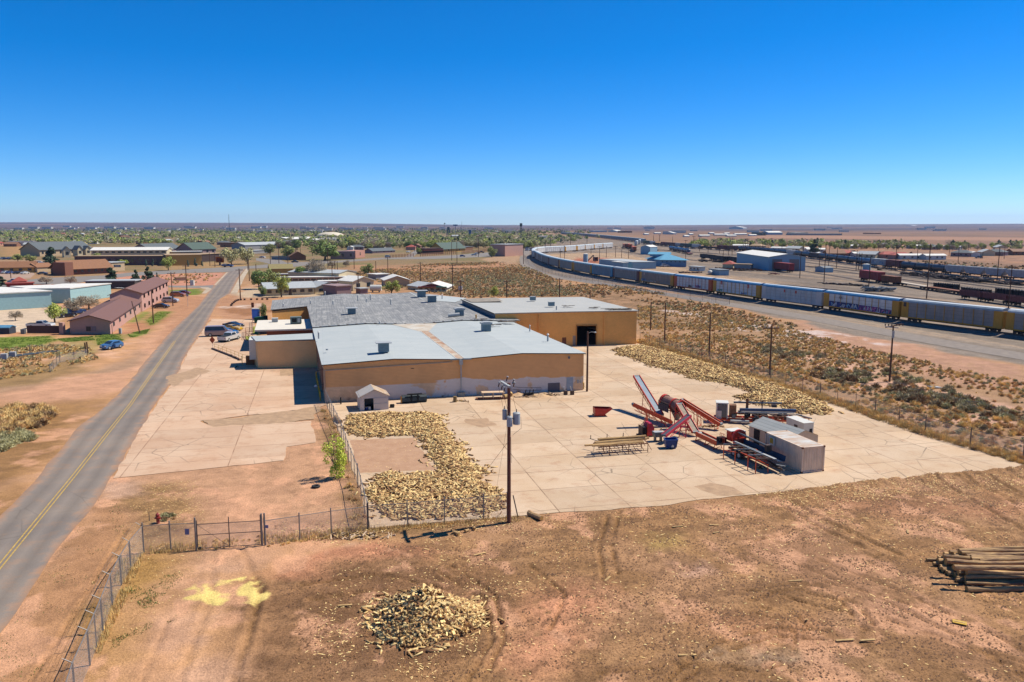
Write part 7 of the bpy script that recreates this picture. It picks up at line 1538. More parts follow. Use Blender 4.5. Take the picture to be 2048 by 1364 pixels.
for k,(x0,x1,y)in enumerate(((128,142,515),(156,166,512),(172,183,510))):bld('gable_wing',['left','middle','right'][k]+' cream gabled wing of the grey-roofed apartment house','wing',x0,y,x1,y-.3,8,500 if k<1 else 498,'cream','slate','gable',2.6,.5,ridge='y',win=(1,2),group='cream gabled wings')
bld('office_block','long low purple-brick block in front of the cream clerestory building','office',150,531,334,530,12,513,'darkbrick','tan','flat',win=(12,1.6));bld('office_block','cream clerestory storey with white metal roof and strip windows','office',184,524,334,523,14,500,'cream','white','gable',1.6,.8,win=(12,2.2),winz=(.75,.88))
bld('office_block','tan block with flat roof right of the clerestory building','office',334,531.5,404,530,22,511,'ochre','tan','flat',win=(0,0));bld('office_block','rear raised roof strip behind the tan block','office',336,522,404,521,10,504,'tan','white','flat')
bld('entrance_canopy','tan entrance canopy on posts right of the tan block','canopy',402,524,448,521,12,509,mat('dark_porch',S(80,60,56)),'tan','flat')
bld('apartment_house','dark-roofed apartment house behind the clerestory roof','apartment house',300,509,362,506,18,498,'mauve','slate','gable',4.2,.8,win=(4,2));bld('apartment_house','green-grey roofed apartment house right of the tan block','apartment house',386,510,432,508,18,498,'mauve','green','gable',5,.8,win=(4,2))
b=MB();b.box((0,0,3.2),(5,.4,3.4),mat('sign_orange',S(224,120,40)));b.box((0,-.25,3.2),(3.4,.1,2),mat('sign_redbox',S(150,60,40)));b.box((0,0,.8),(1,.3,1.6),mTrim);o=b.obj('road_sign');o.location=G(440,530);T(o,'orange and red box sign by the far road junction','sign')
bld('monument_wall','small tan brick planter wall in the pink gravel by the junction','wall',353,562,372,561,1.2,555,'tan','tan','flat',h=1.4)
b=MB();b.box((0,0,1),(1.4,1.2,2),mWhite);b.box((0,0,2.05),(1.5,1.3,.1),mLtGrey);o=b.obj('utility_box');o.location=G(385,570.5);T(o,'white utility box beside the side street','box')
bld('dumpster','blue-lidded dark dumpster at the left edge','dumpster',-8,668,19,668,2.4,655,mat('bin_dark',S(60,66,80)),mat('bin_lid',S(90,150,190)),'gable',.4,.1)
bld('house','long cream house with grey roof and blue door behind the warehouse','house',531,592,629,588.5,11,577,'cream','ltgrey','gable',1.7,.5,win=(6,1.4),door=1);bld('house','cream gable-fronted end of the grey-roofed house','house',630,588,681,585,9,575,'cream','ltgrey','gable',1.7,.5,ridge='y',win=(2,1.8))
bld('storage_row','long white-roofed storage row behind the grey-roofed house','storage building',536,565,705,563,5,556,'tan','white','flat',win=(14,2));bld('storage_row','short white-roofed storage row between the long row and the house','storage building',637,572,700,571,5,563.5,'tan','white','flat',win=(5,2))
bld('storage_row','rearmost thin pale storage row','storage building',540,556,678,554,4,549.5,'brown','ltgrey','flat');bld('storage_building','grey-roofed cream storage building right of the white-roofed rows','storage building',678,563,712,559,26,547,'cream','ltgrey','gable',1.0,.3,ridge='y',h=3.6)
bld('shed','low mauve building between the house and the gabled hut','shed',674,592,703,590,9,571,'mauve','mauve','flat',h=3.2);bld('workshop','white-roofed cream hut with dark window left of the yellow-green tree','hut',706,582,748,579,9,562,'cream','white','gable',1.5,.5,ridge='y',win=(2,1.6))
bld('trailer','flat white container hut behind the gabled huts','hut',752,560,777,558.5,6,549.5,'grey','white','flat');bld('workshop','broad tan hut with white gabled roof right of the yellow-green tree','hut',770,573,819,572,12,560,'tan','white','gable',1.6,.5,ridge='y')
t,l_,h_,d_=bld('shop','white-roofed building with red and green front trim beyond the warehouse','shop',836,583,893,583.5,12,574,'cream','white','gable',1.5,.5,ridge='y',win=(5,1.2));b=MB();b.box((l_*.33,-.5,h_+.1),(l_*.62,1.2,.35),WALLS['red']);b.box((l_*.83,-.5,h_+.1),(l_*.36,1.2,.3),mat('trim_green',S(60,140,120)));b.obj('awning',t);b=MB();b.box((l_*.5,-.15,h_+.7),(l_*.4,.1,.5),WALLS['red']);b.obj('gable_trim',t)
bld('shop','pale-roofed left part of the red-trimmed building','shop',816,578,838,581,9,570,'cream','ltgrey','gable',1.3,.4)
b=MB();b.tube((-2,0,1.6),(2,0,1.6),1.1,mWhite,n=12);b.box((-1.2,0,.4),(.3,1.6,.8),mSteel);b.box((1.2,0,.4),(.3,1.6,.8),mSteel);o=b.obj('storage_tank');o.location=G(752,584.5);T(o,'white horizontal tank left of the yellow-green tree','tank')
bld('shed','small mauve shed below the gabled hut','shed',721,588,736,587,3,578,'mauve','ltgrey','flat')
bld('garage','olive-roofed tan garage behind the green trees','garage',540,546,586,545,7,537,'ochre','olive','gable',2.0,.4);bld('house','brown gable-fronted house on the far side of the junction','house',580,520.5,612,520,12,512,'brown','rust','gable',3,.6,ridge='y');bld('long_shed','long green-grey low building by the blue-grey street','shed',543,519,580,520,6,513,'slate' if 'slate' in WALLS else 'grey','grey','flat')
bld('house','mauve two-storey adobe house right of the big green tree','house',662,519,710,518.5,12,503.5,'mauve','mauve','flat',over=0,win=(3,1.5));bld('house','pink adobe house joined to the mauve one','house',711,516,730,514.5,10,502,'pink','pink','flat',over=0,win=(1,1.2));bld('house','house with grey-green roof right of the pink adobe','house',745,507,790,505,9,502,'mauve','slate','gable',2.2,.5,win=(3,1.5))
bld('restaurant','restaurant with red-tiled awning along the far road','restaurant',850,508,886,507,12,497.5,'brown','dkbrown','flat',win=(4,1.5));t,l_,h_,d_=bld('awning_block','red-tiled awning strip of the far restaurant','awning',848,508.4,887,507.5,1.2,501,mat('dark_porch',S(80,60,56)),'red','flat',over=.3)
bld('restaurant','green-roofed ochre restaurant beside the red-awning one','restaurant',886,505,930,502.5,14,497,'ochre','green','gable',5,1.0,win=(2,2));bld('shop','grey low shop right of the green-roofed restaurant','shop',926,501,946,500,10,494,'brown','grey','flat')
bld('warehouse_hall','blue-grey long hall left of the big green tree in the far town','hall',490,499,570,496.5,20,490,'grey','ltgrey','gable',2.4,.5);bld('warehouse_hall','second blue-grey hall in front of the first','hall',496,508,538,506,12,502,'grey','ltgrey','flat')
bld('school','wide grey-walled hall with white roof below the dome','school',578,484,633,483,40,478,'grey','white','gable',2.5,1);bld('school','pale hall right of the wide grey-walled one','school',634,489,643,488,12,481,'white','white','gable',2);bld('school','white-roofed school wing under the dome','school',640,483,662,482.5,20,477.5,'tan','white','flat')
bld('trailer','grey hut with white roof in front of the brown roofs','hut',718,490.5,749,489,8,484,'grey','white','flat')
bld('shop','flat-roofed tan building beside the rail loop','building',1010,513,1046,511,14,498,'mauvelt','ltgrey','flat',h=9)
for(x,y,w,yt,wc,rc,rt,l)in((1000,496,12,488,'tan','dkbrown','gable','small brown-roofed house left of the rail loop'),(1014,488,24,481,'white','green','flat','green-canopied station in the far town'),(1004,499,14,493,'ltblue','white','flat','pale shop beside the far parked cars'),(1080,479,20,472.5,'white','white','flat','long white roofed building left of the distant train'),(1188,464,26,461,'ltblue','white','flat','long white building on the far plain above the distant train'),(1234,464,10,462,'white','white','gable','small white barn on the far plain'),(1250,465.5,14,462,'brown','dkbrown','flat','brown box on the far plain'),(1347,469,6,466,'white','white','gable','tiny white barn on the far plain left of the tan lots'),(1486,458,8,455,'white','white','gable','small white barn near the horizon'),(1836,454.5,7,452,'white','white','gable','lone white barn near the horizon at right'),(1537,469.5,28,465,'ltblue','white','gable','pale blue industrial hall on the right plain'),(1584,470.5,100,467.5,'grey','slate','flat','very long dark industrial building on the right plain'),(1590,468,26,465,'cream','white','flat','cream blocks above the very long dark building'),(1748,468,14,466,'brown','rust','flat','small brown barn on the right plain'),(1524,471,8,465,'green','green','flat','dark green sign-like block on the plain')):
 wm=WALLS.get(wc)or ROOFS.get(wc);bld('far_building',l,'building',x,y,x+w,y-.05,max(6,G(x,y).y*.02),yt,wm,rc,rt,1.5+G(x,y).y*.001)
for k,(x,y,w)in enumerate(((1400,473,20),(1430,471,26),(1455,473,18),(1470,470,24),(1500,472,14),(1450,468.5,10),(1290,470,8),(1310,468,12),(1420,468,9),(1380,470,7),(1370,474,9))):
 bld('storage_building','small white shed in the tan lots on the right plain','shed',x,y,x+w,y-.02,14,y-2.2,'white','white','gable',1.5,group='white sheds on the right plain')
a=G(1294,530.5);
t,l_,h_,d_=bld('depot','blue-grey railway depot with bright blue hipped roof and raised clerestory','depot',1320.5,533,1372.5,534,20,519.5,'blue','blue','hip',3.2,1.2,win=(6,.9),winz=(.68,.8),farL=(1294,530))
b=MB();b.add([(-8,7.5,h_+1.6),(3,7.5,h_+1.6),(3,12.5,h_+1.6),(-8,12.5,h_+1.6),(-8,7.5,h_+3.0),(3,7.5,h_+3.0),(3,12.5,h_+3.0),(-8,12.5,h_+3.0)],[(0,1,5,4),(1,2,6,5),(2,3,7,6),(3,0,4,7)],WALLS['blue'])
b.add([(-9,6.8,h_+2.9),(4,6.8,h_+2.9),(4,13.2,h_+2.9),(-9,13.2,h_+2.9),(-9,10,h_+4.2),(4,10,h_+4.2)],[(0,1,5,4),(2,3,4,5),(1,2,5),(3,0,4)],ROOFS['blue']);b.obj('clerestory',t)
bld('yard_office','pale blue flat-roofed block behind the train loop','building',1198,531,1265,538,14,519,'ltblue','ltgrey','flat',over=.1,win=(0,0),skew=.1);bld('yard_office','pale blue porch with white canopy on the flat-roofed block','porch',1224,536,1246,538.5,3,523.5,'ltblue','white','flat')
bld('yard_shed','white gabled shed beside the orange locomotives','shed',1281,508.5,1300,509,12,493.5,'ltblue','white','gable',1.5,.2,ridge='y')
B_=G(1537,541.5);t,l_,h_,d_=bld('rail_warehouse','big pale blue rail warehouse with two grey roller doors and white roof','warehouse',1537,541.5,1610,542,60,513.5,'ltblue','white','gable',1.6,.6,ridge='y',farL=(1473,529),h=HT(1537,541.5,513.5))
for x0,x1 in((.09,.36),(.56,.83)):
 b=MB();b.box((l_*(x0+x1)/2,-.06,h_*.42),(l_*(x1-x0),.1,h_*.82),mat('roller_door',S(150,140,136)));b.obj('roller_door',t)
bld('hut','tan hut with red-brown hipped roof left of the big blue warehouse','hut',1445,536,1466,536.5,8,528,'cream','red','hip',1.8,.6);bld('hut','long grey-tan shed beside the red-roofed hut','shed',1468,537,1501,538,5,528.5,'grey','tan','flat')
t,*_=bld('office_trailer','white office trailer with two windows in the middle of the rail yard','trailer',1378,541,1399,542.5,4,533,'white','ltgrey','flat',win=(3,1.0));bld('shed','blue-grey box shed with white tank beside it in the rail yard','shed',1418,548,1438,551,5,538,'ltblue','grey','flat');bld('shed','small blue-grey gabled shed right of the big blue warehouse','shed',1630,543,1648,545,5,534,'ltblue','grey','gable',.7,.1,ridge='y')
b=MB();b.ball((0,0,1.2),1.2,mWhite,12,8,.9);o=b.obj('round_tank');o.location=G(1420,549.5);T(o,'round white tank at the left of the blue-grey box shed','tank')
b=MB();b.tube((0,0,0),(0,0,HT(1171,526,507.5)),1.5,WALLS['ltblue'],n=16);b.tube((0,0,HT(1171,526,507.5)),(0,0,HT(1171,526,506.5)),1.6,mWhite,.8,16);o=b.obj('silo');o.location=G(1171,526.5);T(o,'slim pale blue silo behind the train loop','silo')
b=MB();b.box((0,0,1.4),(3.2,2.4,2.4),mat('dark_box',S(80,40,36)));b.box((0,0,2.7),(3.4,2.6,.2),mTrim);o=b.obj('equipment_box');o.location=G(1191,522.5);T(o,'dark red equipment box right of the pale blue silo','box')
b=MB();b.beam((-2.5,0,.3),(1.8,0,4.6),2,.5,mTrim);b.beam((1.8,0,4.6),(3,0,.2),1.5,.4,mSteel);o=b.obj('loading_ramp');o.location=G(1181,524.5);T(o,'dark tilted loading ramp between the silo and the dark red box','ramp')
b=MB();b.tube((0,0,0),(0,0,3.2),2.0,WALLS['ltblue'],n=14);b.tube((0,0,3.2),(0,0,3.6),2.0,mLtGrey,.3,14);o=b.obj('water_tank');o.location=G(1733,540.5);T(o,'squat pale blue tank behind the bright red boxcar','tank')
wp=MB()
for y in(-.8,.8):wp.tube((0,y-.06,.46),(0,y+.06,.46),.46,mRust,n=12)
wp.tube((0,-.9,.46),(0,.9,.46),.08,mRust,n=6);wo_=wp.obj('wheelset')
for i in range(24):
 x=1432+i*3.9;y=537.5+i*.17;o=wo_ if i==0 else dup(wo_,(0,0,0));o.location=G(x,y+(.8 if i%2 else 0));T(o,'rusty railway wheelset in the long row before the blue warehouse','wheelset','row of rusty wheelsets')
def rubble(px,py,L_,W_,n,h,m,lab,name='scrap_heap',rot=0):
 b=MB();rr=random.Random(px)
 for i in range(n):
  x,y=rr.uniform(-L_/2,L_/2),rr.uniform(-W_/2,W_/2);b.box((x,y,rr.uniform(.1,h)),(rr.uniform(.6,3.5),rr.uniform(.3,1.2),rr.uniform(.15,.5)),m[i%len(m)],rr.uniform(-.6,.6),rr.uniform(-.2,.2))
 o=b.obj(name);o.location=G(px,py);o.rotation_euler.z=rot;T(o,lab,'scrap')
mSc=[mDark,mat('scrap_dark',S(74,66,64),.8),mat('scrap_brown',S(110,88,76),.8)]
for k,(px,py,L_,W_,n)in enumerate(((1826,551,11,6,36),(1848,551,16,6,60),(1880,557,16,6,50),(1905,558,14,5,46),(1930,562,15,5,50),(1960,563,12,5,40),(1985,566,14,5,40),(2022,569,9,4,26))):rubble(px,py,L_,W_,n,1.3,mSc,['leftmost','second','third','fourth','fifth','sixth','seventh','rightmost'][k]+' heap in the row of dark scrap rails and ties',rot=-.9)
rubble(1688,570,20,1.6,46,.5,mSc,'thin line of dark scrap on the gravel behind the silver autorack',rot=-.9);rubble(1490,541.5,12,3,26,.6,mSc,'brown scrap axles in front of the wheelset row');rubble(1420,524,14,4,40,1.2,mSc,'scrap heap in front of the black gondolas');rubble(1757,582,10,5,90,1.3,[mSteel,mat('wire_grey',S(150,156,160))],'tangled heap of grey wire on the gravel','wire_heap')
rubble(1382,546,12,3,24,.5,[mRust,mSc[1]],'rusty rubble below the white office trailer');rubble(1780,541,16,4,30,1.4,[mat('timber_old',S(140,116,90)),mSc[1]],'row of old timber frames behind the bright red boxcar','timber_frames',-.8);rubble(1547,549,3,2,8,.8,[mGon],'small red scrap bin in front of the big blue warehouse')
rubble(1870,775,1,1,1,.1,[mLtGrey],'small pale scrap plate in the weeds');
b=MB();rr=random.Random(77);mDeadw=mat('dead_wood',S(190,180,168),.9,.2,3)
for i in range(46):
 x=rr.uniform(-9,9);y=rr.uniform(-.9,.9);p=Vector((x,y,rr.uniform(.1,.5)));d=Vector((rr.uniform(.6,2.2),rr.uniform(-.6,.6),rr.uniform(-.15,.4)));b.tube(p,p+d,.06,mDeadw,.02,5)
o=b.obj('dead_branches');a,c=G(1800,775),G(1960,815);o.location=(a+c)/2;o.rotation_euler.z=math.atan2(c.y-a.y,c.x-a.x);T(o,'heap of bleached dead branches in the scrub at right','branches')
dm=G(661,474.5);b=MB();rd=27;n=24;vs=[];fs=[]
for i in range(6):
 th=i/5*math.pi/2
 for j in range(n):vs.append((rd*math.cos(th)*math.cos(j*2*math.pi/n),rd*math.cos(th)*math.sin(j*2*math.pi/n),2+8.5*math.sin(th)))
for i in range(5):
 for j in range(n):fs.append((i*n+j,i*n+(j+1)%n,(i+1)*n+(j+1)%n,(i+1)*n+j))
t=EMP('domed_arena',dm,0,'large cream dome of an arena above the far town trees','arena');b.add(vs,fs,mat('dome_cream',S(236,224,200),.7,.06,.1));b.obj('dome',t,smooth=True);b=MB();b.tube((0,0,0),(0,0,2.6),rd*1.02,WALLS['cream'],n=24,caps=False);b.obj('wall',t);b=MB();b.tube((0,0,10),(0,0,11.5),5,WALLS['brown'],n=12);b.obj('cap',t)
def tower(xb,yb,yt,w,m,head,lab,lattice=True):
 p=G(xb,yb);h=HT(xb,yb,yt);t=EMP('tower',p,0,lab,'tower');b=MB()
 if lattice:
  for sx in(-1,1):
   for sy in(-1,1):b.tube((sx*w,sy*w,0),(sx*w*.35,sy*w*.35,h),w*.16,m,n=5)
  k=9
  for i in range(k):
   z0,z1=h*i/k,h*(i+1)/k;w0=w*(1-.65*i/k);w1=w*(1-.65*(i+1)/k)
   for sy in(-1,1):b.tube((-w0,sy*w0,z0),(w1,sy*w1,z1),w*.1,m,n=4);b.tube((w0,sy*w0,z0),(-w1,sy*w1,z1),w*.1,m,n=4)
 else:b.tube((0,0,0),(0,0,h),w*.3,m,w*.2,8)
 b.obj('mast',t)
 if head:b=MB();b.box((0,0,h-head[1]/2),(head[0],head[0]*.5,head[1]),m);b.obj('head',t)
mTw=mat('tower_green',S(60,92,100),.6);mTb=mat('tower_blue',S(60,110,160),.6)
tower(1042,484,446.5,1.8,mTw,(3.6,4.2),'tall dark green lattice tower with round head near the rail loop');tower(897,470,454,4.5,mTw,(6,8),'thick dark green tower on the skyline');tower(911,471,449,2.2,mTb,(10,3),'tall blue sign pylon with wide head on the skyline',False);tower(889.5,464,446,1.6,mTw,(5,4),'thin mast with small head on the skyline',False)
tower(923.6,466,443,1.4,mTw,None,'thinnest mast on the skyline',False);tower(940,476,460,2.5,mTb,(5,7),'blue pole sign with white box head in the far town',False);tower(459,462,429,1.2,mTw,None,'faint thin radio mast above the left horizon');tower(1533,470,467,2,mTw,None,'short green post on the right plain',False)
def hproto(wc,rc,rt,L_=14,D=9,h=3.0,rise=2.0):
 t=EMP('house',(0,0,0),0,'x','house');W=WALLS[wc];Rm=ROOFS[rc];b=MB();b.box((0,0,h/2),(L_,D,h),W)
 if rt=='gable':b.add([(-L_/2,-D/2,h),(-L_/2,D/2,h),(-L_/2,0,h+rise),(L_/2,-D/2,h),(L_/2,D/2,h),(L_/2,0,h+rise)],[(0,2,1),(3,4,5)],W)
 b.obj('wall',t);b=MB();x,y=L_/2+.5,D/2+.5
 if rt=='gable':b.add([(-x,-y,h-.1),(x,-y,h-.1),(x,0,h+rise+.05),(-x,0,h+rise+.05),(x,y,h-.1),(-x,y,h-.1)],[(0,1,2,3),(3,2,4,5)],Rm)
 elif rt=='hip':b.add([(-x,-y,h),(x,-y,h),(x,y,h),(-x,y,h),(-x+D/2,0,h+rise),(x-D/2,0,h+rise)],[(0,1,5,4),(1,2,5),(2,3,4,5),(3,0,4)],Rm)
 else:b.box((0,0,h+.15),(2*x,2*y,.3),Rm)
 b.obj('roof',t);b=MB()
 for k in(-.3,.05,.3):b.box((k*L_,-D/2-.03,1.6),(1.4,.08,1.1),mGlass)
 b.obj('window',t);return t
HP=[(hproto(*a),d)for a,d in(((('tan','white','flat')),'tan house with flat white roof'),(('cream','ltgrey','gable'),'cream house with pale grey gable roof'),(('brown','rust','gable'),'brown house with rusty gable roof'),(('white','white','gable',16,6,3,1),'white trailer home'),(('pink','red','hip'),'pinkish house with red hipped roof'),(('mauve','slate','hip'),'mauve house with slate hipped roof'),(('tan','tan','hip'),'tan house with tan hipped roof'),(('white','ltgrey','flat',26,14,5),'long pale commercial building'),(('brown','dkbrown','flat',22,12,4.5),'brown flat commercial building'))]
usedH=set();rr=random.Random(44)
def put_house(k,p,rz,where,grp):
 t,d=HP[k];o=t if k not in usedH else dup(t,(0,0,0));usedH.add(k);o.location=p;o.rotation_euler=(0,0,rz);T(o,d+' '+where,'house',grp)
east_h=[(1640,515,3),(1668,514,2),(1690,513.5,4),(1705,513,2),(1722,514,3),(1738,516,1),(1755,515,2),(1775,516.5,4),(1800,518,4),(1818,518.5,3),(1842,517,2),(1866,519,3),(1925,513,5),(1945,513,3),(1972,511,1),(1992,511,5),(2010,509,2),(2036,510,2),(1560,502,3),(1590,503,1),(1612,503,3),(1630,505,3),(1480,496,3),(1500,494,2),(1515,497,6),(1440,491,3),(1700,497,3),(1760,495,1),(1830,497,3),(1905,499,3),(2000,500,1),(1862,499,5)]
for i,(x,y,k)in enumerate(east_h):
 put_house(k,G(x,y),rr.choice([0,.2,-.9,1.3]),'in the settlement behind the tank train','houses behind the tank train')
cnt=0
for i in range(600):
 if cnt>=135:break
 x=rr.uniform(-20,1040);y=464+36*rr.random()**.8
 if 490<y and(150<x<450)or(y>494 and x<520)or(y>492 and 640<x<700)or(x>840 and y>492)or(610<x<700 and y<480):continue
 p=G(x,y);z=5*float(sm(np.array([p.y]),3200,5000)[0])
 k=rr.choice([0,0,1,2,3,3,4,5,6,7,8,2,1]);put_house(k,p,rr.choice([0,1.57,.2,1.4])+rr.uniform(-.1,.1),'among the trees of the distant town','houses of the distant town');cnt+=1
for t,d in[HP[i]for i in range(len(HP))if i not in usedH]:
 for c in list(t.children):bpy.data.objects.remove(c)
 bpy.data.objects.remove(t)
def body_profile(kind):
 if kind=='sedan':return[(-2.3,.3),(-2.35,.7),(-2.2,.9),(-1.5,1.0),(-.9,1.38),(.35,1.42),(1.15,.98),(2.1,.82),(2.3,.6),(2.3,.3)],4.65,1.8
 if kind=='coupe':return[(-2.3,.3),(-2.35,.8),(-2.1,.98),(-1.5,1.02),(-.6,1.36),(.2,1.38),(1.0,1.0),(2.25,.84),(2.4,.55),(2.35,.3)],4.8,1.9
 if kind=='hatch':return[(-2.0,.3),(-2.1,.8),(-1.9,1.1),(-1.3,1.5),(.2,1.52),(1.1,1.05),(1.9,.9),(2.1,.6),(2.1,.3)],4.2,1.75
 if kind=='suv':return[(-2.4,.35),(-2.45,.9),(-2.3,1.1),(-2.0,1.75),(.4,1.8),(1.2,1.2),(2.2,1.05),(2.4,.7),(2.4,.35)],4.8,1.9
 if kind=='van':return[(-2.8,.35),(-2.85,1.0),(-2.7,2.15),(-2.4,2.25),(1.1,2.25),(2.0,1.3),(2.7,1.15),(2.85,.7),(2.8,.35)],5.6,2.0
 if kind=='pickup':return[(-2.9,.45),(-2.95,1.12),(-.6,1.15),(-.55,1.75),(.75,1.82),(1.55,1.2),(2.75,1.08),(2.95,.7),(2.9,.45)],5.8,2.0
def vehicle(kind,col,lab,detail=True):
 P,L_,W=body_profile(kind);t=EMP('parked_car' if kind not in('pickup','van')else('pickup_truck' if kind=='pickup' else 'van'),(0,0,0),0,lab,{'pickup':'pickup truck','van':'van'}.get(kind,'car'));m=mat('paint_%d_%d_%d'%col,S(*col),.3,.04,1);m.node_tree.nodes['Principled BSDF'].inputs['Coat Weight'].default_value=.5
 n=len(P);zb={'sedan':.95,'coupe':.98,'hatch':1.05,'suv':1.15,'van':1.3,'pickup':1.17}[kind];vs=[]
 def hw(z):return W/2 if z<zb+.02 else W/2-(z-zb)*.32
 for s in(-1,1):vs+=[(x,s*hw(z),z)for x,z in P]
 b=MB();b.add(vs,[tuple(range(n)),tuple(range(2*n-1,n-1,-1))]+[((i+1)%n,i,n+i,n+(i+1)%n)for i in range(n)],m)
 if kind=='pickup':b.box((-1.75,0,1.165),(2.1,1.6,.03),mDark)
 bo_=b.obj('body',t)
 gl=[(x,z)for x,z in P if z>zb+.05];x0=min(x for x,z in gl);x1=max(x for x,z in gl);zt=max(z for x,z in gl)
 b=MB();xa=x0+.1;xb_=x1+.25
 for s in(-1,1):
  y0=s*(W/2+.012-.02);y1=s*(hw(zt-.12)+.015);k=[(xa-.15,zb+.05),(xb_+.1,zb+.05),(x1-.05,zt-.12),(xa+.1,zt-.12)]
  nseg=3 if kind in('van','suv')else 2
  b.add([(k[0][0],y0,k[0][1]),(k[1][0],y0,k[1][1]),(k[2][0],y1,k[2][1]),(k[3][0],y1,k[3][1])],[(0,1,2,3)if s<0 else(3,2,1,0)],mGlass)
 i1=max(i for i,(x,z)in enumerate(P)if z>zt-.12);a,c=P[i1],P[i1+1];w_=hw(a[1])-.08;w2=hw(c[1])-.1
 e=lambda p,q,t_:(p[0]+(q[0]-p[0])*t_+.02,p[1]+(q[1]-p[1])*t_+.015)
 f0,f1=e(a,c,.08),e(a,c,.92);b.add([(f0[0],-w_,f0[1]),(f0[0],w_,f0[1]),(f1[0],w2,f1[1]),(f1[0],-w2,f1[1])],[(0,3,2,1)],mGlass)
 i0=min(i for i,(x,z)in enumerate(P)if z>zt-.12);a,c=P[i0],P[i0-1];f0,f1=e(a,c,.1),e(a,c,.85);b.add([(f0[0]-.04,-w_,f0[1]),(f0[0]-.04,w_,f0[1]),(f1[0]-.04,w2,f1[1]),(f1[0]-.04,-w2,f1[1])],[(0,1,2,3)],mGlass)
 b.obj('window',t)
 for x in(-L_*.3,L_*.31):
  for s in(-1,1):
   b=MB();r=.34 if kind in('sedan','hatch','coupe')else .4;b.tube((x,s*(W/2-.2),r),(x,s*(W/2+.02),r),r,mBlack,n=14);o=b.obj('wheel',t)
   if detail:b=MB();b.tube((x,s*(W/2),r),(x,s*(W/2+.035),r),r*.6,mLtGrey,n=10);b.obj('rim',o)
 if detail:
  for s in(-1,1):
   b=MB();b.box((L_/2-.06,s*(W/2-.3),.72),(.12,.4,.16),mWhite);b.obj('headlight',t)
   b=MB();b.box((-L_/2+.02,s*(W/2-.22),.85),(.1,.3,.16),mRed);b.obj('tail_light',t)
  b=MB();b.box((0,0,.32),(L_-.3,W-.1,.2),mDark);b.obj('underbody',t)
 return t
def park(v,px,py,ang):v.location=G(px,py)+Vector((0,0,.012));v.rotation_euler.z=R(ang);return v
park(vehicle('van',(176,150,146),'beige conversion van with dark windows beside the white pickup'),438,672,14);park(vehicle('pickup',(232,232,234),'white crew-cab pickup seen from behind beside the beige van'),459,681,78)
park(vehicle('coupe',(236,186,30),'yellow muscle coupe on the forecourt'),464,661,-14);park(vehicle('coupe',(40,44,56),'black coupe parked behind the yellow coupe'),467,655,-16);park(vehicle('sedan',(60,110,160),'blue car half hidden between the beige van and white pickup'),455,669,-10)
tcar=park(vehicle('hatch',(84,130,184),'blue hatchback with its door open on the dirt beside the road'),224,697,-112)
b=MB();b.beam((.5,.9,.75),(.75,1.9,.75),.06,.65,mat('paint_84_130_184',(0,0,0)));b.obj('open_door',tcar)
park(vehicle('sedan',(34,34,40),'black sedan nearest in front of the brown apartments'),322,616,0);park(vehicle('suv',(196,206,216),'silver SUV in front of the brown apartments'),341,605,2);park(vehicle('suv',(176,110,80),'copper brown SUV in front of the brown apartments'),356,593,0);park(vehicle('sedan',(150,30,44),'red car tucked behind the copper SUV'),367,588.5,0)
park(vehicle('pickup',(226,228,232),'white pickup on the pale lot left of the near apartments'),82,656,2);park(vehicle('suv',(196,210,222),'white SUV turning on the main road at left'),28,566,170)
park(vehicle('sedan',(40,44,60),'dark car parked in the shade behind the near apartments'),134,634,60);park(vehicle('suv',(60,90,150),'blue car behind the near apartments roof'),153,628,50)
vp={}
def farcar(px,py,ang,kind,col,lab,grp):
 k=(kind,col)
 if k in vp:o=dup(vp[k],(0,0,0));T(o,lab,group=grp)
 else:o=vp[k]=vehicle(kind,col,lab,detail=False);T(o,lab,group=grp)
 park(o,px,py,ang)
palette=[(200,206,214),(60,90,150),(40,42,50),(220,222,224),(120,30,36),(90,96,104)]
for i,(x,y,a)in enumerate(((12,547,80),(20,547.5,85),(35,548,84),(50,548,86),(2,547,82),(85,549,10))):farcar(x,y,a,'sedan',palette[i],['dark','blue','black','white','leftmost','grey'][i]+' car parked by the motel wing','cars parked by the motel')
for i in range(9):farcar(66+i*4.2,527+(i%3)*2.2,20*i,'suv' if i%2 else 'sedan',palette[i%6],'car in the lot between motel and grey-roofed apartments','cars in the lot behind the motel')
for i in range(7):farcar(-5+i*6,518+(i%2),10,'sedan',palette[(i*2+1)%6],'car in the far left lot','cars in the far left lot')
for i,(x,y,a,k,c,l)in enumerate(((456,534,0,'pickup',1,'blue pickup waiting at the far junction'),(450,532,0,'sedan',3,'white car behind the blue pickup'),(438,523,0,'suv',3,'white van under the entrance canopy'),(590,525,5,'sedan',2,'dark car on the far road near the junction'),(600,518.5,0,'suv',0,'silver SUV by the brown gable house'),(671,518,0,'sedan',1,'blue car before the mauve adobe house'),(682,517.5,0,'sedan',2,'dark car before the mauve adobe house'),(525,516,-20,'sedan',3,'white car on the street beyond the junction'),(776,515,5,'suv',0,'pale van on the far road behind the wooden fence'),(925,513.5,5,'hatch',1,'teal car on the far road'),(948,511,5,'sedan',0,'silver-blue car on the far road'),(962,506,10,'pickup',2,'black pickup on the far road'),(954,508.5,8,'sedan',3,'yellow-white car behind the silver one on the far road'),(985,512,0,'sedan',2,'dark wrecked car by the bare bush'),(817,505,60,'sedan',3,'white car on the small side street'),(1285,530,10,'suv',2,'dark van left of the blue-roofed depot'),(1330,533.5,10,'suv',3,'white van in front of the blue-roofed depot'),(1312,502,20,'sedan',2,'dark car by the white shed in the rail yard'))):
 farcar(x,y,a,k,palette[c],l,'far cars')
for i in range(16):farcar(986+(i%8)*5.2,504+(i//8)*3.4+(i%8)*.2,70,'sedan',palette[(i*5)%6],'car parked in the far lot beside the rail loop','cars in the far lot by the rail loop')
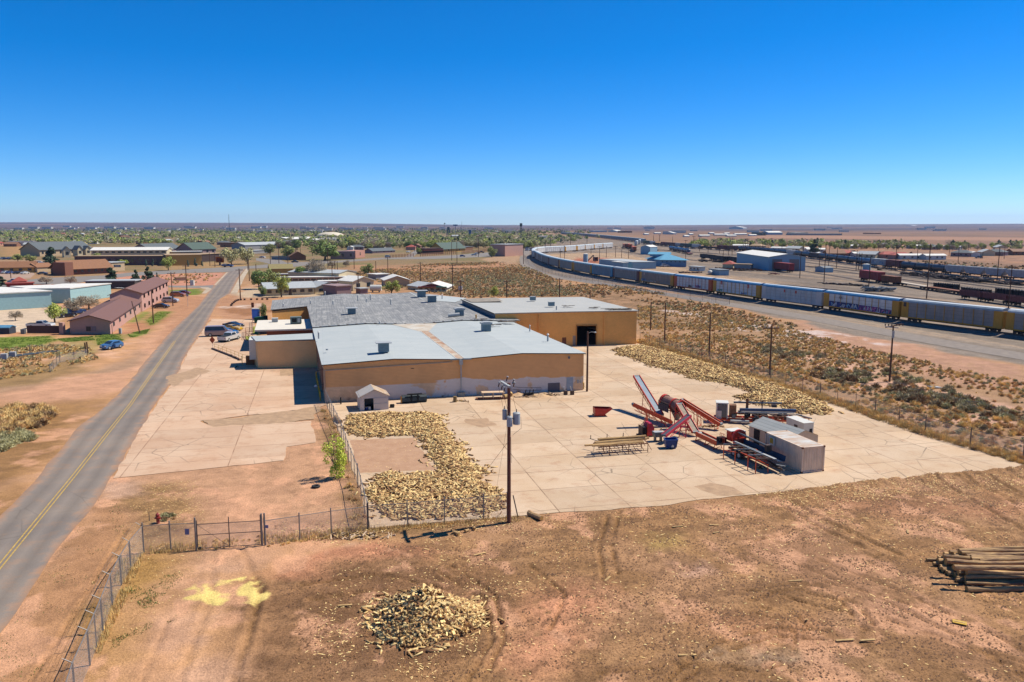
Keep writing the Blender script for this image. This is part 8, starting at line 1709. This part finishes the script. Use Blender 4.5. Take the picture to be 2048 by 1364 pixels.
for i in range(12):farcar(1054+(i%6)*4.6,498+(i//6)*3.5,40,'sedan',palette[(i*5+1)%6],'car in the lot behind the bend of the train','cars behind the bend')
for i in range(14):farcar(1500+rr.uniform(0,540),rr.uniform(509,520),rr.uniform(0,180),'suv',palette[i%6],'car in the settlement behind the tank train','cars behind the tank train')
for pts,l in(([(780,516),(827,513)],'left brown wooden fence along the far road'),([(841,513),(911,508)],'middle brown wooden fence along the far road'),([(924,508),(980,502)],'right brown wooden fence along the far road')):
 P=[G(*p)for p in pts];t=EMP('wooden_fence',P[0],0,l,'fence');d=P[1]-P[0];n=int(d.length/3.5);b=MB()
 for z in(.7,1.4,2.1):b.beam(P[0]+Vector((0,0,z)),P[1]+Vector((0,0,z)),.12,.32,WALLS['brown'])
 b.obj('rail',t,True)
 for i in range(n+1):b=MB();p=P[0]+d*i/n;b.box((p.x,p.y,1.2),(.35,.3,2.4),WALLS['brown']);b.obj('post',t,True)
z4=lambda x,y:(400+x/7.577,580+y/7.577)
t=EMP('warning_sign',G(*z4(193,885)),0,'orange diamond warning sign on a thin post on the forecourt','sign');b=MB();b.tube((0,0,0),(0,0,1.6),.03,mLtGrey);b.obj('post',t);b=MB();s=.75;b.add([(0,-.04,.95),(s*.75,-.04,1.7),(0,-.04,2.45),(-s*.75,-.04,1.7),(0,-.01,.95),(s*.75,-.01,1.7),(0,-.01,2.45),(-s*.75,-.01,1.7)],[(0,1,2,3),(7,6,5,4),(0,4,5,1),(1,5,6,2),(2,6,7,3),(3,7,4,0)],mat('sign_brown_orange',S(190,90,50)));b.obj('plate',t)
rp=[G(*z4(220,890)),G(*z4(470,985)),G(*z4(650,1060)),G(*z4(880,1110))]
t=EMP('handrail',rp[0],0,'long yellow pipe handrail along the sunken ramp by the blank lean-to','handrail')
for i in range(3):
 a,c=rp[i],rp[i+1];n=max(2,int((c-a).length/2))
 for z in(.5,1.0):b=MB();b.tube(a+Vector((0,0,z)),c+Vector((0,0,z)),.03,mYellow);b.obj('rail',t,True)
 for j in range(n):p=a.lerp(c,j/n);b=MB();b.tube(p,p+Vector((0,0,1.0)),.03,mYellow);b.obj('post',t,True)
b=MB();
for i in range(2):b.beam(rp[i]-Vector((.3,.4,-.1)),rp[i+1]-Vector((.3,.4,-.1)),.35,.3,mat('ramp_kerb',S(90,70,60)))
T(b.obj('kerb'),kind='structure')
lk=G(*z4(640,1135));t=EMP('loading_dock',lk,GA,'brown box and yellow guard rails at the front corner of the blank lean-to','dock');b=MB();b.box((1.3,.2,.75),(1.3,.8,1.5),mat('dock_brown',S(150,90,50)));b.obj('box',t)
for x in(0,2.9,3.8):b=MB();b.tube((x,0,0),(x,0,1.6),.06,mYellow);b.obj('post',t)
for z in(.8,1.55):b=MB();b.tube((2.9,0,z),(4.2,.2,z),.05,mYellow);b.obj('rail',t)
for k,(x,y)in enumerate(((480,1010),(545,1040),(592,1068),(563,1182))):
 b=MB();b.beam((-.25,0,.1),(0,0,.4),.25,.08,mDark);b.beam((.25,0,.1),(0,0,.4),.25,.08,WALLS['brown']);o=b.obj('rubble_block');o.location=G(*z4(x,y));T(o,['first','second','third','fourth, separate'][k]+' small dark block in the line below the handrail','block','small dark blocks')
for k,(x,y)in enumerate(((790,262),(808,262))):
 b=MB();b.box((0,0,.7),(.4,.3,1.4),mRust);o=b.obj('short_post');o.location=G(*z4(x,y));T(o,['left','right'][k]+' short rusty post on the pale dirt behind the blue bin','post','short rusty posts')
t=EMP('box_sign',G(*z4(850,440)),0,'blue box sign by the office garden','portable cabin');b=MB();b.box((0,0,1.3),(1.6,1.4,2.6),mat('sign_blue',S(50,104,190,1.8)));b.obj('body',t);b=MB();b.box((0,0,2.7),(1.75,1.5,.22),mWhite);b.obj('roof',t);b=MB();b.box((0,-.73,1.4),(1.2,.05,1.5),mat('blue_sign',S(60,110,190,2.2)));b.obj('door',t)  # a blue sign built as a box; the door part is its face
t=EMP('dumpster',G(*z4(915,492)),0,'dark green dumpster right of the blue box sign','dumpster');b=MB();b.extr([(-1.2,.1),(1.2,.1),(1.3,1.3),(1.0,1.6),(-1.3,1.3)],-.8,.8,mat('dumpster_green',S(30,110,80)));b.obj('body',t);b=MB();b.box((1.4,0,.9),(.5,1.5,1.6),mDark);b.obj('side',t)
b=MB();b.box((0,0,1.2),(1.9,2.5,2.4),mat('shade_block',S(70,72,84)));b.box((0,0,2.45),(2.2,2.9,.12),mat('shade_block',S(70,72,84)));o=b.obj('shade_canopy');o.location=G(529,667);o.rotation_euler.z=GA;T(o,'dark blue-grey canopy block at the left end of the white-roofed office','canopy')
sheet('lawn',GP([z4(800,555),z4(905,550),z4(905,600),z4(870,672),z4(800,672)]),.02,mat('lawn_green',S(150,156,60),.95,.2,3,.4));sheet('lawn',GP([z4(690,700),z4(805,695),z4(805,800),z4(700,760)]),.02,mat('lawn_green',S(150,156,60)))
t=EMP('ramp_railing',G(*z4(690,770)),0,'brown pipe railing around the office entrance steps','railing')
for a,c in(((690,640),(810,640)),((690,640),(690,760)),((690,700),(800,695)),((800,490),(930,485)),((800,490),(800,640)),((690,700),(780,800))):
 p,q=G(*z4(*a)),G(*z4(*c))
 for z in(.5,1.0):b=MB();b.tube(p+Vector((0,0,z)),q+Vector((0,0,z)),.05,mRust);b.obj('rail',t,True)
 for k in range(3):r_=p.lerp(q,k/2);b=MB();b.tube(r_,r_+Vector((0,0,1.0)),.05,mRust);b.obj('post',t,True)
for i in range(12):
 xx,yy=((475,240),(490,217),(513,197),(534,181),(556,169),(582,160),(620,155),(676,152),(776,151),(865,149),(945,147),(1020,146))[i];b=MB();b.box((0,0,.25),(.6,.4,.5),mTrim);o=b.obj('edging_stone');o.location=G(*z4(xx,yy));T(o,'dark stone in the curved row edging the dirt drive','stone','row of edging stones')
b=MB();b.box((0,0,.6),(.5,.5,1.2),mLtGrey);o=b.obj('meter_pedestal');o.location=G(241,667);T(o,'small grey pedestal by the near apartment corner','pedestal');b=MB();b.tube((0,0,0),(0,0,2.2),.06,mTrim);o=b.obj('thin_post');o.location=G(225,669);T(o,'thin dark post at the near apartment corner','post');b=MB();b.box((0,0,.5),(.8,.8,1),mSteel);o=b.obj('rubbish_bin');o.location=G(47,667);T(o,'grey bin alone on the pale lot edge','bin')
b=MB();b.tube((0,0,0),(0,0,3.6),.05,mLtGrey);b.box((0,-.05,3.4),(.7,.04,.8),mLtGrey);o=b.obj('street_sign');o.location=G(376,613);T(o,'thin street sign post beside the road','sign')
def leafm(name,c,var=.35):return mat('leaf_'+name,S(*c),.8,var,.7,rnd=.14)
LM=dict(lime=leafm('lime',(204,214,104)),bright=leafm('bright',(226,238,92)),green=leafm('green',(150,172,92)),olive=leafm('olive',(184,192,112)),dark=leafm('dark',(84,106,74),.4),grey=leafm('grey',(196,180,156)),pale=leafm('pale',(212,206,150)),blue=leafm('blue',(112,140,122)))
def crown_mesh(name,n,rad,hgt,zc,leaf,m,seed,clumps=14,shape='round',twig=False):
 rg=np.random.default_rng(seed);cl=[]
 for i in range(clumps):
  if shape=='cone':t=rg.uniform(0,1);a=rg.uniform(0,6.28);r=rad*(1-t)*rg.uniform(.3,.85);cl.append((r*np.cos(a),r*np.sin(a),zc-hgt/2+t*hgt,rad*(.16+.28*(1-t))))
  else:v=rg.normal(size=3);v/=np.linalg.norm(v);k=rg.uniform(.35,.85);cl.append((v[0]*rad*k,v[1]*rad*k,zc+v[2]*hgt/2*k,rad*rg.uniform(.22,.42)))
 cl=np.array(cl);ci=rg.integers(0,clumps,n);d=rg.normal(size=(n,3));d/=np.linalg.norm(d,axis=1)[:,None];rr_=rg.uniform(.3,1.05,n)**.6
 c=cl[ci,:3]+d*(cl[ci,3]*rr_)[:,None]*np.array([1,1,min(1.2,hgt/rad/2+.2)])
 a=rg.normal(size=(n,3));a/=np.linalg.norm(a,axis=1)[:,None];b_=np.cross(a,d+rg.normal(size=(n,3))*.5);b_/=np.linalg.norm(b_,axis=1)[:,None]+1e-6
 s=leaf*rg.uniform(.6,1.4,n)[:,None];w=.18 if twig else .75
 if twig:a=d*.8+np.array([0,0,.5])+rg.normal(size=(n,3))*.35;a/=np.linalg.norm(a,axis=1)[:,None]
 V_=np.stack([c-a*s,c+b_*s*w,c+a*s,c-b_*s*w],1).reshape(-1,3);F_=(np.arange(n)*4)[:,None]+np.array([0,1,2,3])
 return V_,F_
def tree_proto(kind,seed):
 t=EMP('tree',(0,0,0),0,'x','tree');tk=MB();rr=random.Random(seed);H=8.0
 cfg=dict(lime=(LM['lime'],2300,3.6,6.6,4.5,.20,'round',False),green=(LM['green'],2800,4.2,6.6,4.5,.24,'round',False),olive=(LM['olive'],2500,4.2,6.6,4.5,.24,'round',False),bare=(LM['grey'],3000,4.2,6.8,4.4,.42,'round',True),dark=(LM['dark'],3000,2.6,7.0,4.4,.28,'cone',False),conifer=(LM['blue'],1500,1.6,7.4,4.1,.26,'cone',False),pale=(LM['pale'],2500,4.4,6.6,4.6,.26,'round',False),shrub=(LM['bright'],2200,3.4,8.6,3.9,.17,'round',False))[kind]
 m,n,rad,hg,zc,lf,shp_,tw=cfg;V_,F_=crown_mesh(kind,n,rad,hg,zc,lf,m,seed,18,shp_,tw)
 mesh_np('crown',V_,F_,[m],parent=t);bark=mat('tree_bark',S(118,98,84),.95,.2,3)if kind!='bare' else mat('tree_bark_pale',S(160,146,130),.95,.2,3)
 tk.tube((0,0,0),(.1,0,2.2),.28 if kind!='shrub' else .1,bark,.2 if kind!='shrub' else .08,7,False)
 if shp_=='cone':tk.tube((.1,0,2.2),(0,0,7.2),.2,bark,.04,6,False)
 for i in range(0 if shp_=='cone' else 7):
  a=i*.9+rr.uniform(-.3,.3);e=Vector((math.cos(a)*rad*rr.uniform(.4,.7),math.sin(a)*rad*rr.uniform(.4,.7),rr.uniform(4.6,7)));mid=Vector((e.x*.45,e.y*.45,3.4));tk.tube((.1,0,2.0),mid,.15,bark,.1,5,False);tk.tube(mid,e,.1,bark,.03,5,False)
  for j in range(4):q=mid.lerp(e,rr.uniform(.2,1));tk.tube(q,q+Vector((rr.uniform(-1.2,1.2),rr.uniform(-1.2,1.2),rr.uniform(.3,1.6))),.05,bark,.015,4,False)
 tk.obj('trunk',t);return t
TP_={k:[tree_proto(k,s+i*7)for i in range(2)]for s,k in enumerate(('lime','green','olive','bare','dark','conifer','pale','shrub'))}
usedT=set();rt=random.Random(91)
CWID=dict(lime=8,green=9,olive=9,bare=9,dark=5.4,conifer=3.4,pale=9.2,shrub=7.6)
def tree(kind,px,py,ytop,wpx,lab,grp=None):
 p=G(px,py);h=HT(px,py,ytop);k=rt.randrange(2);o=TP_[kind][k]if(kind,k)not in usedT else dup(TP_[kind][k],(0,0,0));usedT.add((kind,k))
 w=wpx*p.y/1610/CWID[kind];o.location=p;o.rotation_euler=(0,0,rt.uniform(0,6.28));o.scale=(w,w,h/8.0);T(o,lab,'tree',grp);return o
NT=[('lime',110,645,604,56,'yellow-green tree at the left end of the near apartment block'),('bare',148,628,592,50,'bare grey tree behind the near apartment roof'),('bare',178,618,588,60,'wide bare tree before the aqua wing'),('bare',31,641,619,30,'small bare tree alone on the pale lot'),('dark',105,533,493,46,'big dark evergreen in front of the grey-roofed apartment house'),('dark',222,568,534,44,'dark evergreen left of the brown roofs'),('dark',272,566,540,22,'narrow evergreen behind the farther brown roof'),('dark',297,562,534,26,'taller evergreen behind the farther brown roof'),('conifer',314,556,545,8,'tiny conifer right of the two evergreens'),('dark',2,573,553,34,'dark round tree cut by the left edge'),('lime',337,541,511,34,'fresh green tree in front of the tan block'),('olive',190,529,505,52,'olive-green tree in front of the clerestory building'),('olive',225,528,513,26,'second olive-green tree right of the first before the clerestory building'),('lime',247,531,518,26,'small bright bush tree right of the shop sign'),('olive',36,524,508,30,'olive tree in the motel lot'),('olive',60,524,508,26,'second olive tree in the motel lot'),('conifer',292,532,519,9,'first small blue conifer before the office windows'),('conifer',306,532,518,9,'second small blue conifer before the office windows'),('conifer',376,533,520,9,'first small blue conifer before the tan block'),('conifer',391,532,515,9,'tallest small blue conifer before the tan block'),('conifer',404,532,522,8,'third small blue conifer before the tan block'),('pale',463,530,494,42,'large pale budding tree at the far junction'),('pale',495,528,492,42,'second large pale tree right of the first at the far junction'),('green',518,578,538,50,'dense green tree at the left end of the cream house'),('olive',542,572,536,40,'airy olive tree behind the cream house'),('lime',563,594,548,44,'light airy tree in front of the cream house'),('green',526,593,572,20,'round dark green shrub tree at the cream house corner'),('green',601,560,531,34,'green tree among the white storage roofs'),('bare',632,560,516,54,'big bare cottonwood among the white storage roofs'),('lime',783,590,560,44,'bright yellow-green tree behind the warehouse'),('olive',736,548,526,34,'olive bush tree in the scrub behind the huts'),('lime',988,597,571,28,'lime-green tree in the scrub behind the dark roof'),('olive',528,638,604,22,'small sparse tree beside the white-roofed office'),('shrub',672,955,868,66,'bright yellow-green sapling against the yard fence'),('green',650,521,486,80,'largest green tree by the mauve adobe house'),('olive',578,519,489,44,'pale green tree by the brown gable house'),('green',594,500,478,36,'green tree behind the grey long shed'),('olive',540,508,486,36,'olive tree before the blue-grey hall'),('lime',838,508,494,14,'small lime tree left of the red-awning restaurant'),('olive',983,514,492,24,'sparse bush tree by the far parked cars'),('lime',704,492,472,22,'yellow-green round tree near the dome'),('dark',916,490,472,12,'dark topped tree above the green-roofed restaurant'),('dark',632,478,468,12,'dark evergreen left of the dome'),('olive',737,500,486,22,'olive tree by the grey hut'),('dark',1628,507,479,24,'dark evergreen in the settlement behind the tank train'),('bare',665,536,520,22,'bare bush tree by the far road'),('bare',692,534,520,20,'second bare bush tree by the far road'),('bare',93,568,551,34,'bare tree beside the stone restaurant'),('bare',141,570,549,26,'bare tree between main road and aqua clinic')]
for a in NT:tree(*a[:5],a[5])
for k_,l_ in TP_.items():
 for v_,t_ in enumerate(l_):
  if(k_,v_)not in usedT and k_=='shrub':
   for c_ in list(t_.children):bpy.data.objects.remove(c_)
   bpy.data.objects.remove(t_)
nT=len(NT);rt2=random.Random(5)
cand=[]
for i in range(5600):
 x=rt2.uniform(-30,1075);y=464+34*rt2.random()
 if(x<480 and y>490)or(640<x<690 and y<476)or(x>840 and y>497)or(y>497 and x>520):continue
 if fbm(np.array([x*.02]),np.array([y*.15]),3,4)[0]<.34:continue
 cand.append((x,y))
for i in range(300):
 x=rt2.uniform(1040,1200);y=474+22*rt2.random()
 if y>476+(1200-x)*.14+2 and x>1100:continue
 if y<470+(x-1100)*.075:continue
 cand.append((x,y))
for i in range(520):
 x=rt2.uniform(1385,2045);y=487+9*rt2.random()+max(0,(x-1500))*.012
 if x>1850 and rt2.random()<.45:continue
 cand.append((x,y))
cand.sort(key=lambda c:-c[1]);n_ind=300-nT
for i,(x,y)in enumerate(cand[:n_ind]):
 east_=x>1380;k=rt2.choice(['lime','green','olive','olive','bare','bare','pale','pale','dark']if not east_ else['lime','olive','olive','bare','pale','lime']);p=G(x,y);h=rt2.uniform(5,9.5)*(.75 if east_ else 1);px_h=h*1610/p.y
 d=dict(lime='light green tree',green='green tree',olive='olive-green tree',bare='bare grey tree',pale='pale budding tree',dark='dark evergreen')[k];w=h*rt2.uniform(.9,1.5)*(.5 if k=='dark' else 1)
 tree(k,x,y,y-px_h,w*1610/p.y,d+(' in the settlement behind the tank train' if east_ else(' beyond the bend of the train' if x>1040 else ' among the houses of the far town')),'trees behind the tank train' if east_ else('trees beyond the bend' if x>1040 else 'trees of the far town'))
def merged(name,lab,items,lib,mats_,cat='trees'):
 VS,FS,MI,off=[],[],[],0
 for(p,s,sz,k,a)in items:
  V_,F_,mi=lib[k];c,s_=math.cos(a),math.sin(a);W_=np.stack([(V_[:,0]*c-V_[:,1]*s_)*s+p[0],(V_[:,0]*s_+V_[:,1]*c)*s+p[1],V_[:,2]*sz+p[2]],1);VS.append(W_);FS.append(F_+off);MI.append(np.full(len(F_),mi));off+=len(V_)
 o=mesh_np(name,np.concatenate(VS),np.concatenate(FS),mats_,midx=np.concatenate(MI));return T(o,lab,cat,kind='stuff')
lib=[]
for i,(m,sh_,tw)in enumerate((('lime','round',0),('green','round',0),('olive','round',0),('grey','round',1),('pale','round',0),('dark','cone',0))):
 for s in(1,2):V_,F_=crown_mesh('',110,4.2,6,4.6,.75,None,50+i*3+s,9,sh_,bool(tw));lib.append((V_,F_,i))
items=[]
for(x,y)in cand[n_ind:]:
 p=G(x,y);s=rt2.uniform(.7,1.2);items.append(((p.x,p.y,-.3),s,s*.95,rt2.choice([0,1,2,3,4,5,6,7,8,9,6,7,10]),rt2.uniform(0,6)))
for i in range(3600):
 x=rt2.uniform(-60,1180);y=454.5+14*rt2.random();p=G(x,y)
 if p.y>9000 or(x>1000 and y<464 and rt2.random()<.5):continue
 zt_=5*float(sm(np.array([p.y]),3200,5000)[0])
 s=rt2.uniform(.8,1.3);items.append(((p.x,p.y,-.3),s,s*.8,rt2.choice([2,3,4,5,6,7,10,11,10]),0))
merged('distant_wood','far trees of the town merging towards the plain',items,lib,[LM[k]for k in('lime','green','olive','grey','pale','dark')]);print('far trees',len(items))
wb=MB();wb.box((0,0,2),(16,10,4),WALLS['white']);wb.box((0,0,4.2),(17,11,.5),ROOFS['white']);wo2=wb.obj('small_building');T(wo2,'tiny pale building on the far edge of the town','building','tiny far buildings')
for i in range(110):
 x=rt2.uniform(0,1030)if i%5 else rt2.uniform(1060,2040);y=rt2.uniform(456,466);p=G(x,y);o=wo2.copy()if i else wo2
 if i:COL.objects.link(o)
 z_=sm(np.array([p.y]),5200,12500)[0]*30+4*sm(np.array([p.y]),3200,5000)[0]*(x<900);o.location=(p.x,p.y,z_);s=rt2.uniform(.8,2.0)*max(1,p.y/3500);o.scale=(s*1.4,s,s)
SM=dict(brown=mat('scrub_brown',S(226,182,126,1.12),.9,.35,1,rnd=.2),grey=mat('scrub_grey',S(206,190,150),.9,.3,1,rnd=.2),straw=mat('scrub_straw',S(240,206,138,1.25),.9,.3,1,rnd=.2),dark=mat('scrub_dark',S(176,142,102),.9,.3,1,rnd=.2),sage=mat('scrub_sage',S(210,202,150),.9,.3,1,rnd=.2))
def bush(n,seed,rad=.62,h=.5,w=.12,L_=.3):
 rg=np.random.default_rng(seed);a=rg.uniform(0,6.283,n);el=rg.uniform(.1,1.45,n);d=np.stack([np.cos(a)*np.cos(el),np.sin(a)*np.cos(el),np.sin(el)],1);r=rg.uniform(.35,1,n)
 c=d*np.array([rad,rad,h])*r[:,None];dd=d+rg.normal(size=(n,3))*.35;dd/=np.linalg.norm(dd,axis=1)[:,None];s=np.cross(dd,rg.normal(size=(n,3)));s/=np.linalg.norm(s,axis=1)[:,None]+1e-6;L2=L_*rg.uniform(.5,1.2,n)[:,None]
 V_=np.stack([c-dd*L2*.4-s*w,c-dd*L2*.4+s*w,c+dd*L2+s*w*.3,c+dd*L2-s*w*.3],1).reshape(-1,3);V_[:,2]=np.maximum(V_[:,2],-.03);return V_,(np.arange(n)*4)[:,None]+np.array([0,1,2,3])
BL=[];names=['brown','grey','straw','dark','sage']
for i,k in enumerate(names):
 for s in(1,2):V_,F_=bush(150,i*5+s,w=.055 if k!='straw' else .03,L_=.34 if k!='straw' else .5);BL.append((V_,F_,i))
BLs=[(lambda v:(v[0],v[1],i//2))(bush(34,90+i,w=.13,L_=.45))for i in range(10)]
def field(poly,n,kinds,smin,smax,seed,thr=.45,fr=.12):
 rg=np.random.default_rng(seed);P=GP(poly);xs=[p[0]for p in P];ys=[p[1]for p in P];out=[]
 x=rg.uniform(min(xs),max(xs),n);y=rg.uniform(min(ys),max(ys),n);f_=fbm(x*fr,y*fr,4,seed);k=inpoly(x,y,P)&(rg.random(n)<sm(f_,thr-.1,thr+.12)*.9+.05)
 for X_,Y_,F_ in zip(x[k],y[k],f_[k]):
  s=rg.uniform(smin,smax)*(.7+.6*F_);out.append([X_,Y_,s,kinds[int(rg.integers(0,len(kinds)))]])
 return out
MID=[(700,545),(860,528),(1000,524),(1046,530),(1120,562),(1274,576),(1424,608),(1640,662),(1500,660),(1290,605),(1160,592),(930,596),(820,580),(760,565)]
RB=[(1275,610),(1424,625),(1560,655),(1700,690),(1900,735),(2060,765),(2200,800),(2200,960),(2052,916),(1850,860),(1640,790),(1500,748),(1400,714),(1290,676),(1275,640)]
sb=field(RB,12500,[0,2,2,0,1,4,2,2],.22,.72,1,.36,.09)+field([(1500,690),(1700,720),(1900,775),(2060,830),(2060,850),(1800,800),(1600,745)],900,[1,4,1,3],.6,1.25,2,.42,.12)
mb_=field(MID,22000,[0,0,3,1,4,2],.35,.95,3,.38,.03)+field([(880,560),(1020,545),(1120,572),(1160,592),(960,592)],2500,[4,1,4,0],.5,1.1,4,.4,.03)
lb_=field([(0,700),(90,690),(178,696),(200,715),(120,740),(0,760)],1600,[0,2,2,1,4],.3,.75,5,.35,.15)+field([(0,818),(70,812),(112,826),(90,850),(0,880)],420,[2,0,2,3],.6,1.2,6,.2,.2)+field([(0,870),(60,862),(66,880),(0,905)],90,[4,4],.6,1.1,7,.1)
fb=field([(640,815),(664,825),(690,900),(722,985),(735,1056),(700,1056),(690,980),(664,890)],500,[2,2,0],.25,.5,8,.3)+field([(300,1090),(735,1055),(735,1070),(560,1092),(300,1108)],420,[2,2,0],.12,.26,9,.45,.4)+field([(738,1056),(1015,1036),(1045,1040),(1010,1050),(738,1068)],420,[0,2],.12,.3,10,.4,.4)
eg=field([(1272,684),(1290,680),(1500,748),(1640,790),(1850,860),(2046,916),(2160,955),(2160,975),(2040,928),(1840,868),(1660,806),(1520,765),(1400,724),(1285,690)],9500,[2,2,0,2],.45,.85,11,.15,.3)
hb=field([(325,1030),(345,1028),(350,1040),(326,1042)],20,[0,3,4],.3,.5,12,.2)+field([(230,560),(330,550),(440,548),(410,565),(340,575)],300,[2,4,0],.5,1.2,13,.5)+field([(1420,500),(2048,530),(2048,550),(1750,525),(1600,508)],2500,[0,3,4],.8,1.6,14,.45,.02)+field([(380,592),(400,545),(440,540),(250,548)],60,[2,0],.5,1,15)
allb=[(G1,0)for G1 in sb+lb_+fb+hb];allb=sb+mb_+lb_+fb+eg+hb
def shown(b_):return b_[2]/math.hypot(b_[0],b_[1])if abs(b_[0])<b_[1]*.62 else 0
cands=sorted(sb+lb_+mb_+hb,key=lambda b_:-shown(b_));ind=cands[:300];ids=set(id(b_)for b_ in ind);rest=[b_ for b_ in allb if id(b_)not in ids]
adj=['brown scrub bush','grey-green sagebrush','straw-coloured dry bush','dark brown scrub bush','sage-green bush'];bp_={}
for i,(x,y,s,k)in enumerate(ind):
 v=i%2;key=(k,v);g='bushes of the scrub between yard fence and train' if x>0 else 'bushes left of the road'
 if key in bp_:o=bp_[key].copy();COL.objects.link(o)
 else:V_,F_,mi=BL[k*2+v];o=bp_[key]=mesh_np('bush',V_,F_,[SM[names[k]]])
 o.location=(x,y,0);o.scale=(s,s,s);o.rotation_euler=(0,0,i*1.7);T(o,adj[k]+(' in the scrub between the yard fence and the train' if x>0 else ' in the weeds left of the road'),'bush',g)
near_r=[((b_[0],b_[1],-.02),b_[2],b_[2],b_[3]*2+(i%2),i)for i,b_ in enumerate(rest)if b_[1]<130];far_r=[((b_[0],b_[1],-.02),b_[2],b_[2],b_[3]*2+(i%2),i)for i,b_ in enumerate(rest)if b_[1]>=130]
merged('scrub','low brown and grey scrub covering the open ground',near_r+[],BL,[SM[k]for k in names],'scrub');merged('scrub','low brown and grey scrub on the farther open ground',far_r,BLs,[SM[k]for k in names],'scrub');print('scrub',len(near_r),len(far_r))
def blades(polys,n,seed,m,lab,hh=(.08,.25),w=.02,name='grass',thr=.4):
 rg=np.random.default_rng(seed);VS=[]
 for poly in polys:
  P=GP(poly);xs=[p[0]for p in P];ys=[p[1]for p in P];x=rg.uniform(min(xs),max(xs),n);y=rg.uniform(min(ys),max(ys),n);k=inpoly(x,y,P)&(fbm(x*.6,y*.6,3,seed)>thr);VS.append(np.stack([x[k],y[k]],1))
 p=np.concatenate(VS);n_=len(p);a=rg.uniform(0,6.28,n_);h=rg.uniform(*hh,n_);c,s=np.cos(a)*w,np.sin(a)*w;lx,ly=rg.normal(0,.05,n_),rg.normal(0,.05,n_);z0=np.full(n_,-.03)
 V_=np.stack([np.stack([p[:,0]-c,p[:,1]-s,z0],1),np.stack([p[:,0]+c,p[:,1]+s,z0],1),np.stack([p[:,0]+lx,p[:,1]+ly,h],1)],1).reshape(-1,3);o=mesh_np(name,V_,np.arange(n_*3).reshape(-1,3),[m]);return T(o,lab,'grass',kind='stuff')
mGr=mat('grass_green',S(160,182,76),.9,.3,1);mGs=mat('seedling_green',S(110,128,60),.9,.3,1)
blades([[(0,676),(100,672),(115,680),(60,700),(0,704)],[(115,678),(185,672),(190,680),(130,684)],[(190,670),(240,668),(248,680),(225,690),(195,690)],[(292,640),(318,622),(345,622),(302,652)],[(255,668),(300,658),(292,668),(262,676)]],14000,1,mGr,'fresh green grass in patches left of the road',(.08,.22),.05,thr=.45)
blades([[(0,1290),(220,965),(270,1100),(150,1364),(0,1364)],[(240,1180),(400,1110),(350,1250),(220,1300)]],9000,2,mGs,'tiny green seedlings on the road verge',(.03,.1),.035,thr=.56)
blades([[(1272,684),(1290,680),(1500,748),(1640,790),(1850,860),(2046,916),(2046,926),(1840,872),(1660,808),(1520,768),(1400,727),(1285,692)]],60000,4,mat('dry_grass',S(232,198,128,1.2),.9,.3,1),'tall straw-coloured weeds along the right yard fence',(.3,.9),.03,thr=.3)
blades([[(640,815),(664,825),(722,985),(737,1056),(712,1058),(690,960),(668,880)],[(300,1092),(735,1055),(735,1072),(300,1110)],[(738,1058),(1040,1034),(1040,1046),(738,1072)],[(240,1120),(290,1108),(262,1180),(200,1310),(185,1310)]],9000,3,mat('dry_grass',S(232,198,128,1.2),.9,.3,1),'dry straw grass along the fences',(.12,.45),.025,thr=.35)
hz=bpy.data.materials.new('haze_air');hz.use_nodes=True;n=hz.node_tree;n.nodes.clear();vo=n.nodes.new('ShaderNodeVolumePrincipled');ou=n.nodes.new('ShaderNodeOutputMaterial')
vo.inputs['Density'].default_value=HAZE;vo.inputs['Color'].default_value=(.55,.70,.98,1);vo.inputs['Anisotropy'].default_value=.2;n.links.new(vo.outputs[0],ou.inputs['Volume'])
b=MB();b.box((0,7000,88),(22000,17000,220),hz);o=b.obj('haze');T(o,'thin blue haze over the whole plain','haze',kind='stuff')
_grp={}
for o in list(COL.objects):
 if o.parent is None and o.get('group')and o.get('label')and o.get('kind')is None:_grp.setdefault((o['group'],o['label']),[]).append(o)
SUF=lambda n:str(n)+({1:'st',2:'nd',3:'rd'}.get(n%10,'th')if n%100 not in(11,12,13)else 'th')
for(g,l),L_ in _grp.items():
 if 1<len(L_)<=120 and not g.startswith(('firewood','bushes','logs stacked')):
  for i,o in enumerate(sorted(L_,key=lambda o:o.location.x/max(1,o.location.y))):o['label']=' '.join((l+', '+(SUF(i+1)+' from left' if i else 'leftmost')).split()[:16])
